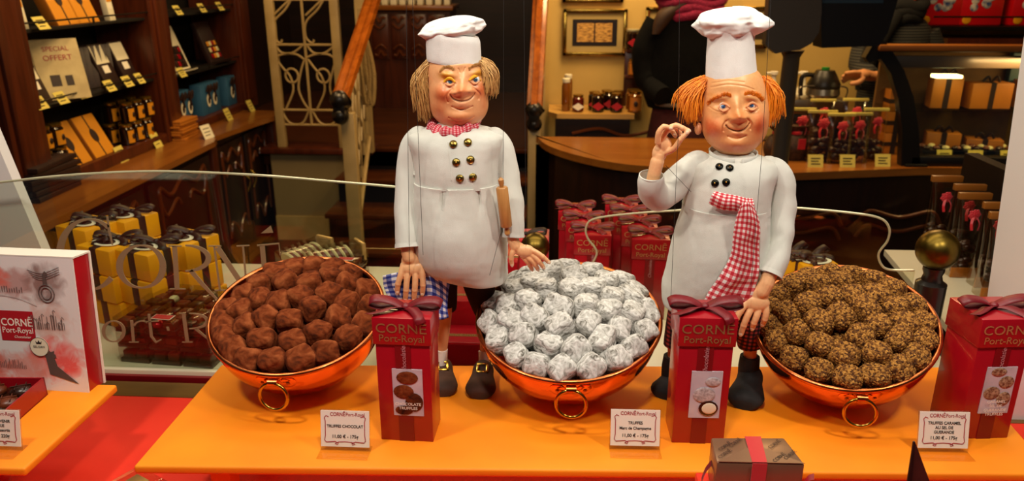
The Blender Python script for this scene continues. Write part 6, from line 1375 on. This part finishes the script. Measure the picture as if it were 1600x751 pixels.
# neckerchief
g = G(); c_ = PY(709, 200, Y1); rows = []
for i in range(90):
    a_ = 2*PI*i/89; row = []
    for j in range(15):
        b_ = 2*PI*j/14; rr_ = .0085*(1+.25*math.sin(a_*7+1)*math.sin(b_*2)+.2*math.sin(a_*13)); dz = -.0065*max(0, -math.sin(a_)); row.append(Vector((c_.x+(.0265+rr_*math.cos(b_)*.8)*math.cos(a_)*1.0, c_.y+(.0255+rr_*math.cos(b_))*math.sin(a_), c_.z+.005+rr_*math.sin(b_)*.95+dz+.003*math.cos(a_))))
    rows.append(row)
g.grid(rows); g.uv = [(u*.5, v*1.2) for u, v in g.uv]; mk('neckerchief', g, M['gingred2'], c1_, world=True)
# legs
def leg(pts, rad, m, name, par, n_=18): mk(name, G().tube(smoothpts(pts, 5), [rad[min(i//5, len(rad)-1)]+(rad[min(i//5+1, len(rad)-1)]-rad[min(i//5, len(rad)-1)])*(i % 5)/5 for i in range(5*(len(pts)-1)+1)], n_), m, par, world=True)
YL1 = .970
leg([PY(746, 405, Y1), PY(750, 450, Y1+.01), PY(757, 492, YL1)], [.030, .021, .0115], M['browncloth'], 'breeches_leg', c1_)
leg([PY(688, 405, Y1), PY(694, 450, Y1+.005), PY(698, 482, Y1+.01)], [.025, .018, .0135], M['browncloth'], 'breeches_leg', c1_)
def calf(P_, rad, par):
    o = mk('calf', G().tube(smoothpts(P_, 5), [rad[0]+(rad[-1]-rad[0])*i/(5*(len(P_)-1)) for i in range(5*(len(P_)-1)+1)], 16), bpy.data.materials.get('calf_skin') or mat('calf_skin', 'd89868', .6), par, world=True); return o
calf([PY(757, 488, YL1), PY(758, 520, YL1-.003), PY(757, 556, YL1-.008)], [.0088, .0062], c1_); calf([PY(697, 478, Y1), PY(694, 515, Y1), PY(690, 553, Y1)], [.0090, .0066], c1_)
leg([PY(757, 548, YL1-.006), PY(757, 562, YL1-.010), PY(757, 575, YL1-.014)], [.0085, .0080, .0085], M['sock'], 'sock', c1_); leg([PY(690, 545, Y1), PY(690, 560, Y1), PY(690, 575, Y1)], [.0085, .0080, .0085], M['sock'], 'sock', c1_)
shoe(c1_, 754, 600, .925, .066, .040, .0195, .0, M['shoe']); shoe(c1_, 694, 596, .928, .066, .038, .0195, .15, M['shoe'])
# hands
Yh = Y1-.043
W1 = lambda u, v, d=0: PY(u, v, Yh+d)
hand('hand', c1_, [W1(636, 372, .004), W1(637, 392), W1(640, 402)], [(W1(642, 408), (.0125, .006, .012)), (W1(645, 420, -.002), (.0165, .0062, .0095))],
     [[W1(631, 412), W1(626, 430, -.005), W1(622, 443, -.006), W1(621, 455, -.004)], [W1(640, 415), W1(636, 436, -.006), W1(634.5, 453, -.007), W1(633.5, 467, -.004)], [W1(650, 414), W1(649, 435, -.006), W1(648, 453, -.007), W1(647, 467, -.004)], [W1(657, 412), W1(660, 430, -.005), W1(661, 445, -.006), W1(660, 458, -.003)], [W1(655, 402, .006), W1(668, 412, .006), W1(678, 422, .006)]], [.0088, .0088, .0092], .0040)
Yh = Y1-.038
hand('hand', c1_, [W1(801, 356, .002), W1(802, 376), W1(806, 384)], [(W1(810, 388), (.0095, .006, .008)), (W1(821, 392, -.003), (.012, .006, .0085))],
     [[W1(806, 384), W1(801, 394, -.004), W1(799, 404, -.004), W1(800, 413, -.002)], [W1(818, 386), W1(836, 393, -.005), W1(848, 401, -.006), W1(857, 409, -.004)], [W1(820, 391), W1(834, 400, -.005), W1(842, 408, -.006), W1(849, 417, -.002)], [W1(818, 396), W1(829, 405, -.005), W1(836, 413, -.004), W1(840, 420, .0)], [W1(815, 398), W1(823, 407, -.002), W1(828, 414, .0), W1(831, 420, .003)]], [.0074, .0074, .0078], .0034)
# strings
def strings(par, lst):
    for (u0, v0, u1, v1, y0, y1) in lst:
        a_, b_ = PY(u0, v0, y0), PY(u1, v1, y1); d = b_-a_; mk('string', G().tube([a_, b_], .00028, 5), M['string'], par, world=True)
strings(c1_, [(640, 430, 634, -60, Y1-.055, Y1-.06), (661, 398, 642, -60, Y1-.075, Y1-.075), (786, 300, 787, -60, Y1-.04, Y1-.04), (765, 430, 782, 365, Y1-.08, Y1-.06), (822, 384, 818, -60, Y1-.05, Y1-.03)])
# rolling pin hangs at the apron band
a_, b_ = PY(784, 292, Y1-.050), PY(791.5, 354, Y1-.050); d_ = (b_-a_).normalized(); rp = thing('rolling_pin', 'small wooden rolling pin hanging at the left puppet apron', 'rolling pin', a_)
mk('roller', G().tube([a_, a_+d_*.0015, b_-d_*.0015, b_], [.0062, .0073, .0073, .0062], 24), M['pinwood'], rp, world=True)
mk('handle', G().tube([a_, a_-d_*.004, a_-d_*.009, a_-d_*.0115], [.002, .0033, .0036, .0015], 14), M['pinwood'], rp, world=True); mk('handle', G().tube([b_, b_+d_*.004, b_+d_*.009, b_+d_*.0115], [.002, .0033, .0036, .0015], 14), M['pinwood'], rp, world=True)
# checked cloth held by the hand
g = sheetpx([[(598, 431, 0), (618, 426, -.004), (640, 424, .004), (664, 418, 0), (684, 424, -.003), (704, 436, .003)], [(600, 447, .002), (620, 444, -.004), (645, 446, .004), (670, 442, -.004), (688, 450, 0), (700, 460, .004)], [(606, 462, .0), (626, 462, -.002), (650, 466, .004), (672, 468, -.005), (688, 474, .001), (699, 480, .004)], [(615, 474, .0), (634, 476, .0), (655, 482, .004), (678, 496, -.004), (690, 499, .0), (701, 495, .004)]], Y1-.040, 7, .0012)
o = mk('checked_cloth', g, M['gingblue'], None); md = o.modifiers.new('t', 'SOLIDIFY'); md.thickness = .0008; tag(o, 'blue and white checked cloth hanging under the left puppet hand', 'cloth')
# -------------------------------------------------------------------- chef 2
Y2_ = .945
c2_ = thing('chef_marionette', 'orange haired chef marionette with tall white hat, raised hand and checked red sash', 'marionette', (PZ(1110, 600, T).x, Y2_, T))
H2 = Head(Y2_, [(98, 1146, 6, 6, 6), (104, 1146, 28, 28, 28), (114, 1146, 40, 38, 38), (130, 1147, 46, 43, 42), (150, 1148, 50, 46, 43), (172, 1148.5, 52.5, 48, 42), (192, 1148, 52, 47, 39), (208, 1147, 49, 44, 35), (222, 1146, 41, 38, 29), (233, 1146, 29, 30, 22), (239, 1146, 16, 18, 14), (242, 1146, 4, 5, 4)],
    [(1154, 182, 9, 7.5, 17), (1152, 168, 5.5, 13, 9), (1144, 186, 5.5, 5, 6.5), (1165, 184, 5.5, 5, 6.5), (1117, 202, 17, 14, 7.5), (1189, 190, 12, 15, 7), (1154, 199, 15, 6, 3.5), (1155, 210, 11, 4, 3.5), (1150, 228, 16, 9, 6.5),
     (1130, 166, 10, 6.5, -4), (1174.5, 164.5, 10, 6.5, -4), (1127, 156, 13, 4.5, 3, -15), (1177, 154, 12, 4.5, 3, 15), (1146, 135, 26, 9, 2), (1130, 175, 10, 3.5, 2), (1176, 173, 10, 3.5, 2), (1102, 215, 9, 12, 2)],
    [([(1137, 198), (1141, 202.5), (1149, 205.5), (1157, 206), (1165, 203), (1171, 197.5), (1173, 194)], 1.2, -4), ([(1141, 188), (1136, 193), (1132, 200), (1133, 207)], 1.5, -2.4), ([(1167, 185), (1172, 189), (1176, 195), (1175, 203)], 1.5, -2.4), ([(1141, 216), (1154, 219), (1168, 214)], 1.6, -1.8),
     ([(1118, 141), (1140, 134), (1165, 136), (1182, 142)], 1, -1.0), ([(1120, 134), (1142, 128), (1166, 130)], 1, -.8), ([(1114, 172), (1124, 177), (1137, 176)], 1, -1.3), ([(1166, 174), (1178, 176), (1188, 172)], 1, -1.3), ([(1112, 160), (1108, 166)], 1, -1.3), ([(1192, 158), (1196, 166)], 1, -1.3)],
    [('b', 1113, 205, 18, 16, 'd84a10', .85), ('b', 1192, 196, 12, 18, 'd84a10', .85), ('b', 1154, 182, 11, 9, 'd8681c', .7), ('b', 1148, 234, 26, 10, 'd87838', .6), ('b', 1150, 142, 30, 16, 'f0bc80', .4), ('l', [(1137, 198), (1141, 202.5), (1149, 205.5), (1157, 206), (1165, 203), (1171, 197.5)], 1.1, '6a2012', .85),
     ('b', 1155, 210, 9, 2.8, 'd06a40', .6), ('b', 1124, 153, 12, 3.5, 'c87c20', .6), ('b', 1177, 151, 12, 3.5, 'c87c20', .6), ('b', 1130, 158, 11, 4, 'c88a50', .4), ('b', 1175, 156, 11, 4, 'c88a50', .4)], 'eeab6c', .042)
hd2 = mk('head', H2.g, PM, c2_, world=True, ang=180, cols=H2.c)
for (u, v) in ((1130.5, 166.5), (1174.5, 165)):
    eye(H2, u, v, 6.6, '3a78c0', hd2, (.04, 0), .35)
    lid(H2, u-9, v+1.5, u+9, v+.5, 6.0, 2.2, hd2, SKL, 1, .0028); lid(H2, u-8, v+1.5, u+8, v+1.5, -5.0, 1.5, hd2, SKL, 1, .0024)
g = G().ball(PY(1091, 201, Y2_-.0), (.0045, .006, .0075)); mk('ear', g, SKL, hd2, world=True)
rr = random.Random(21); g = G(); tufts(g, H2, [(1108, 163), (1114, 157), (1124, 152), (1136, 149), (1142, 151)], .0034, 1.6, .0014, 220, rr, dirv=(-.4, -1)); tufts(g, H2, [(1163, 148), (1173, 147), (1184, 151), (1191, 158)], .0034, 1.6, .0014, 200, rr, dirv=(.3, -1)); mk('eyebrows', g, M['orangehair'], hd2, world=True)
g = G(); strands(g, Y2_+.004, H2.s, 1146, 130, 50, 47, [(-150, -66, 620, 25, 62, 128, .15), (66, 150, 560, 22, 62, 126, .15), (150, 210, 260, 10, 80, 128, .2), (-100, -70, 80, 34, 50, 126, -.1), (70, 100, 50, 30, 55, 124, -.1)], rr)
for k in range(14): # frizzy flyaways
    u, v = rr.uniform(1075, 1100), rr.uniform(125, 150); c_ = PY(u, v, Y2_); r_ = rr.uniform(.004, .009); g.tube([c_+Vector((r_*math.cos(t*.5), rr.uniform(-.001, .001), r_*math.sin(t*.5)*.8)) for t in range(9)], .0003, 4)
mk('hair', g, M['orangehair'], c2_, world=True)
g = G(); g.ball(PY(1103, 158, Y2_+.012), (.016, .022, .026)); g.ball(PY(1193, 155, Y2_+.012), (.014, .022, .026)); mk('hair_pad', g, M['orangehair'], c2_, world=True)
hb = ringloft(Y2_, [(124, 1103, 1182, .030, .030), (110, 1103, 1182, .030, .030), (85, 1104, 1180, .029, .029), (60, 1106, 1178, .028, .028), (48, 1102, 1182, .030, .030), (40, 1098, 1186, .032, .032)], 64, 6, 2, .0007, 7)
ht = mk('chef_hat', hb, M['hatcloth'], c2_, world=True)
hc = PY(1142, 37, Y2_); mk('hat_puff', puff(hc, H2.s, 57, 48, 22, 6, 4.1, .03), M['hatcloth'], ht, world=True)
g = ringloft(Y2_, [(238, 1122, 1172, .020, .018), (244, 1105, 1192, .028, .026), (252, 1082, 1210, .036, .032), (266, 1075, 1214, .044, .038), (285, 1072, 1208, .048, .040), (305, 1070, 1203, .050, .042), (326, 1067, 1202, .052, .044)], 72, 6, 2.3, .0012, 8)
mk('jacket', g, M['whitecloth'], c2_, world=True); jb2 = g.bvh()
mk('neck', G().tube([PY(1148, 258, Y2_), PY(1147, 225, Y2_)], .018, 20), SKL, c2_, world=True)
# stand-up collar with a V opening
rows = []; c_ = PY(1145, 242, Y2_)
for i in range(49):
    a_ = R(-90+8)+(2*PI-R(16))*i/48; f_ = max(0, -math.sin(a_)); rows.append([Vector((c_.x+.0255*math.cos(a_), c_.y+.0275*math.sin(a_), c_.z-.008-.006*f_)), Vector((c_.x+.0265*math.cos(a_), c_.y+.029*math.sin(a_), c_.z-.001-.004*f_)), Vector((c_.x+.028*math.cos(a_), c_.y+.0305*math.sin(a_), c_.z+.006-.004*f_))])
g = G(); g.grid(rows); o = mk('collar', g, M['whitecloth'], c2_, world=True); md = o.modifiers.new('t', 'SOLIDIFY'); md.thickness = .0015
ap = ringloft(Y2_, [(318, 1067, 1202, .0535, .045), (330, 1066, 1202, .054, .046), (352, 1059, 1203, .058, .048), (385, 1049, 1203, .062, .050), (420, 1041, 1200, .062, .050), (445, 1035, 1190, .058, .046), (463, 1036, 1182, .052, .040, 12), (472, 1046, 1175, .046, .034, 12)], 96, 7, 2.2, .0015, 9)
mk('apron', ap, M['whitecloth'], c2_, world=True); ab2 = ap.bvh()
pts = [hitb(ab2, u, v) for u, v in ((1070, 315), (1076, 320), (1090, 327), (1110, 332), (1130, 335), (1150, 336), (1170, 334), (1185, 330), (1197, 325))]; pts = [p+Vector((0, -.001, .0005)) for p, _ in pts if p]
mk('apron_band', G().tube(smoothpts(pts, 4), .0018, 8).tube(smoothpts([p+Vector((0, .0005, .003)) for p in pts], 4), .0012, 8), M['whitecloth'], c2_, world=True)
pk = [hitb(jb2, u, v)[0] for u, v in ((1116, 262), (1113, 280), (1111, 300), (1110, 318))]; mk('jacket_seam', G().tube([p for p in pk if p], .0007, 6), M['whitecloth'], c2_, world=True)
buttons(jb2, [(1124, 260.5), (1140, 262.5), (1117.5, 286), (1134.5, 284.5)], .0044, M['darkbutton'], c2_)
mk('sleeve', sleeve([PY(1200, 264, Y2_+.002), PY(1217, 275, Y2_-.0), PY(1223, 320, Y2_-.008), PY(1220, 372, Y2_-.025), PY(1213, 405, Y2_-.042), PY(1203, 430, Y2_-.052)], [.0165, .0172, .0165, .0150, .0145, .0140], 5, .0022), M['whitecloth'], c2_, world=True)
mk('sleeve', sleeve([PY(1090, 258, Y2_+.0), PY(1070, 272, Y2_-.004), PY(1045, 297, Y2_-.014), PY(1026, 306, Y2_-.030), PY(1017, 292, Y2_-.045), PY(1018, 273, Y2_-.050)], [.0185, .0185, .0188, .0185, .0165, .0140], 6, .0022), M['whitecloth'], c2_, world=True)
# sash
g = sheetpx([[(1108, 318, .0), (1112, 306, -.004), (1117, 299, .0)], [(1128, 326, -.002), (1131, 314, -.008), (1134, 303, -.003)], [(1150, 329, -.004), (1151, 317, -.011), (1152, 306, -.005)], [(1166, 334, -.002), (1166, 322, -.010), (1165, 309, -.004)], [(1179, 330, .002), (1178, 320, -.006), (1175, 310, .002)]], Y2_-.054, 6, .002, 1)
o = mk('sash_knot', g, M['gingred'], c2_, world=True); o.modifiers.new('t', 'SOLIDIFY').thickness = .001
g.uv = [(v*.8, u*.45) for u, v in g.uv]; o.data = mesh('sash_knot', g, M['gingred'])
g = sheetpx([[(1158, 322, -.004), (1165, 316, -.010), (1172, 318, -.006), (1180, 328, .002)], [(1150, 345, -.002), (1164, 345, -.010), (1176, 347, -.005), (1186, 352, .006)], [(1146, 370, .0), (1160, 374, -.008), (1172, 378, -.002), (1186, 382, .006)], [(1142, 398, .0), (1156, 404, -.006), (1170, 408, .0), (1186, 412, .008)], [(1126, 428, .0), (1144, 436, -.006), (1160, 440, .0), (1182, 440, .006)], [(1106, 458, .002), (1126, 466, -.004), (1142, 470, .002), (1172, 474, .008)], [(1096, 474, .004), (1116, 484, -.002), (1134, 490, .002), (1162, 490, .008)]], Y2_-.064, 6, .0015, 2)
g.uv = [(u*.55, v*1.7) for u, v in g.uv]; o = mk('sash_tail', g, M['gingred'], c2_, world=True); o.modifiers.new('t', 'SOLIDIFY').thickness = .001
leg([PY(1165, 470, Y2_), PY(1170, 510, Y2_), PY(1172, 540, Y2_)], [.024, .020, .016], M['gingdark'], 'trouser_leg', c2_)
leg([PY(1072, 470, Y2_), PY(1062, 510, Y2_), PY(1055, 540, Y2_)], [.022, .019, .016], M['gingdark'], 'trouser_leg', c2_)
calf([PY(1172, 536, Y2_), PY(1172, 560, Y2_)], [.010, .008], c2_); calf([PY(1055, 536, Y2_), PY(1052, 565, Y2_)], [.010, .008], c2_)
leg([PY(1172, 556, Y2_), PY(1170, 572, Y2_), PY(1168, 590, Y2_)], [.013, .014, .013], M['blackshoe'], 'sock', c2_); leg([PY(1052, 556, Y2_), PY(1050, 572, Y2_), PY(1048, 590, Y2_)], [.013, .014, .013], M['blackshoe'], 'sock', c2_)
shoe(c2_, 1158, 600, .920, .072, .046, .024, -.35, M['blackshoe'], False); shoe(c2_, 1046, 600, .935, .064, .040, .019, -.5, M['blackshoe'], False)
Yh = Y2_-.052
hand('hand', c2_, [W1(1018, 290, .002), W1(1022, 272), W1(1027, 252)], [(W1(1030, 240), (.0085, .006, .012)), (W1(1037, 226), (.0095, .006, .0105))],
     [[W1(1034, 218, -.002), W1(1042, 203, -.006), W1(1056, 196, -.008), W1(1066, 200, -.010), W1(1076, 204, -.010)], [W1(1034, 216, .003), W1(1046, 200, .002), W1(1058, 200, .002), W1(1064, 212, .000)], [W1(1030, 220, .006), W1(1036, 206, .010), W1(1048, 203, .012), W1(1055, 212, .008)],
      [W1(1028, 224, -.008), W1(1029, 208, -.012), W1(1037, 198, -.013), W1(1047, 200, -.012)], [W1(1040, 238, -.002), W1(1053, 232, -.008), W1(1063, 218, -.012), W1(1074, 207, -.013)]], [.0078, .0078, .0082], .0034)
Yh = Y2_-.056
hand('hand', c2_, [W1(1204, 425, .004), W1(1198, 442), W1(1190, 455)], [(W1(1187, 460), (.012, .0065, .012)), (W1(1182, 474, -.002), (.0165, .0065, .011))],
     [[W1(1170, 466), W1(1158, 484, -.005), W1(1151, 496, -.006), W1(1147, 506, -.004)], [W1(1178, 472), W1(1168, 493, -.006), W1(1162, 508, -.006), W1(1158, 521, -.004)], [W1(1188, 474), W1(1182, 494, -.006), W1(1178, 504, -.006), W1(1176, 512, -.003)], [W1(1196, 472), W1(1197, 488, -.004), W1(1195, 498, -.004), W1(1192, 506, .0)], [W1(1177, 456, .004), W1(1163, 468, .006), W1(1155, 478, .006)]], [.0092, .0092, .0096], .0042)
strings(c2_, [(1048, 470, 1060, 200, Y2_-.075, Y2_-.07), (1060, 205, 1062, -60, Y2_-.06, Y2_-.06), (1172, 460, 1190, 245, Y2_-.075, Y2_-.06), (1190, 245, 1208, -60, Y2_-.06, Y2_-.06), (1080, 300, 1040, 258, Y2_-.06, Y2_-.06)])
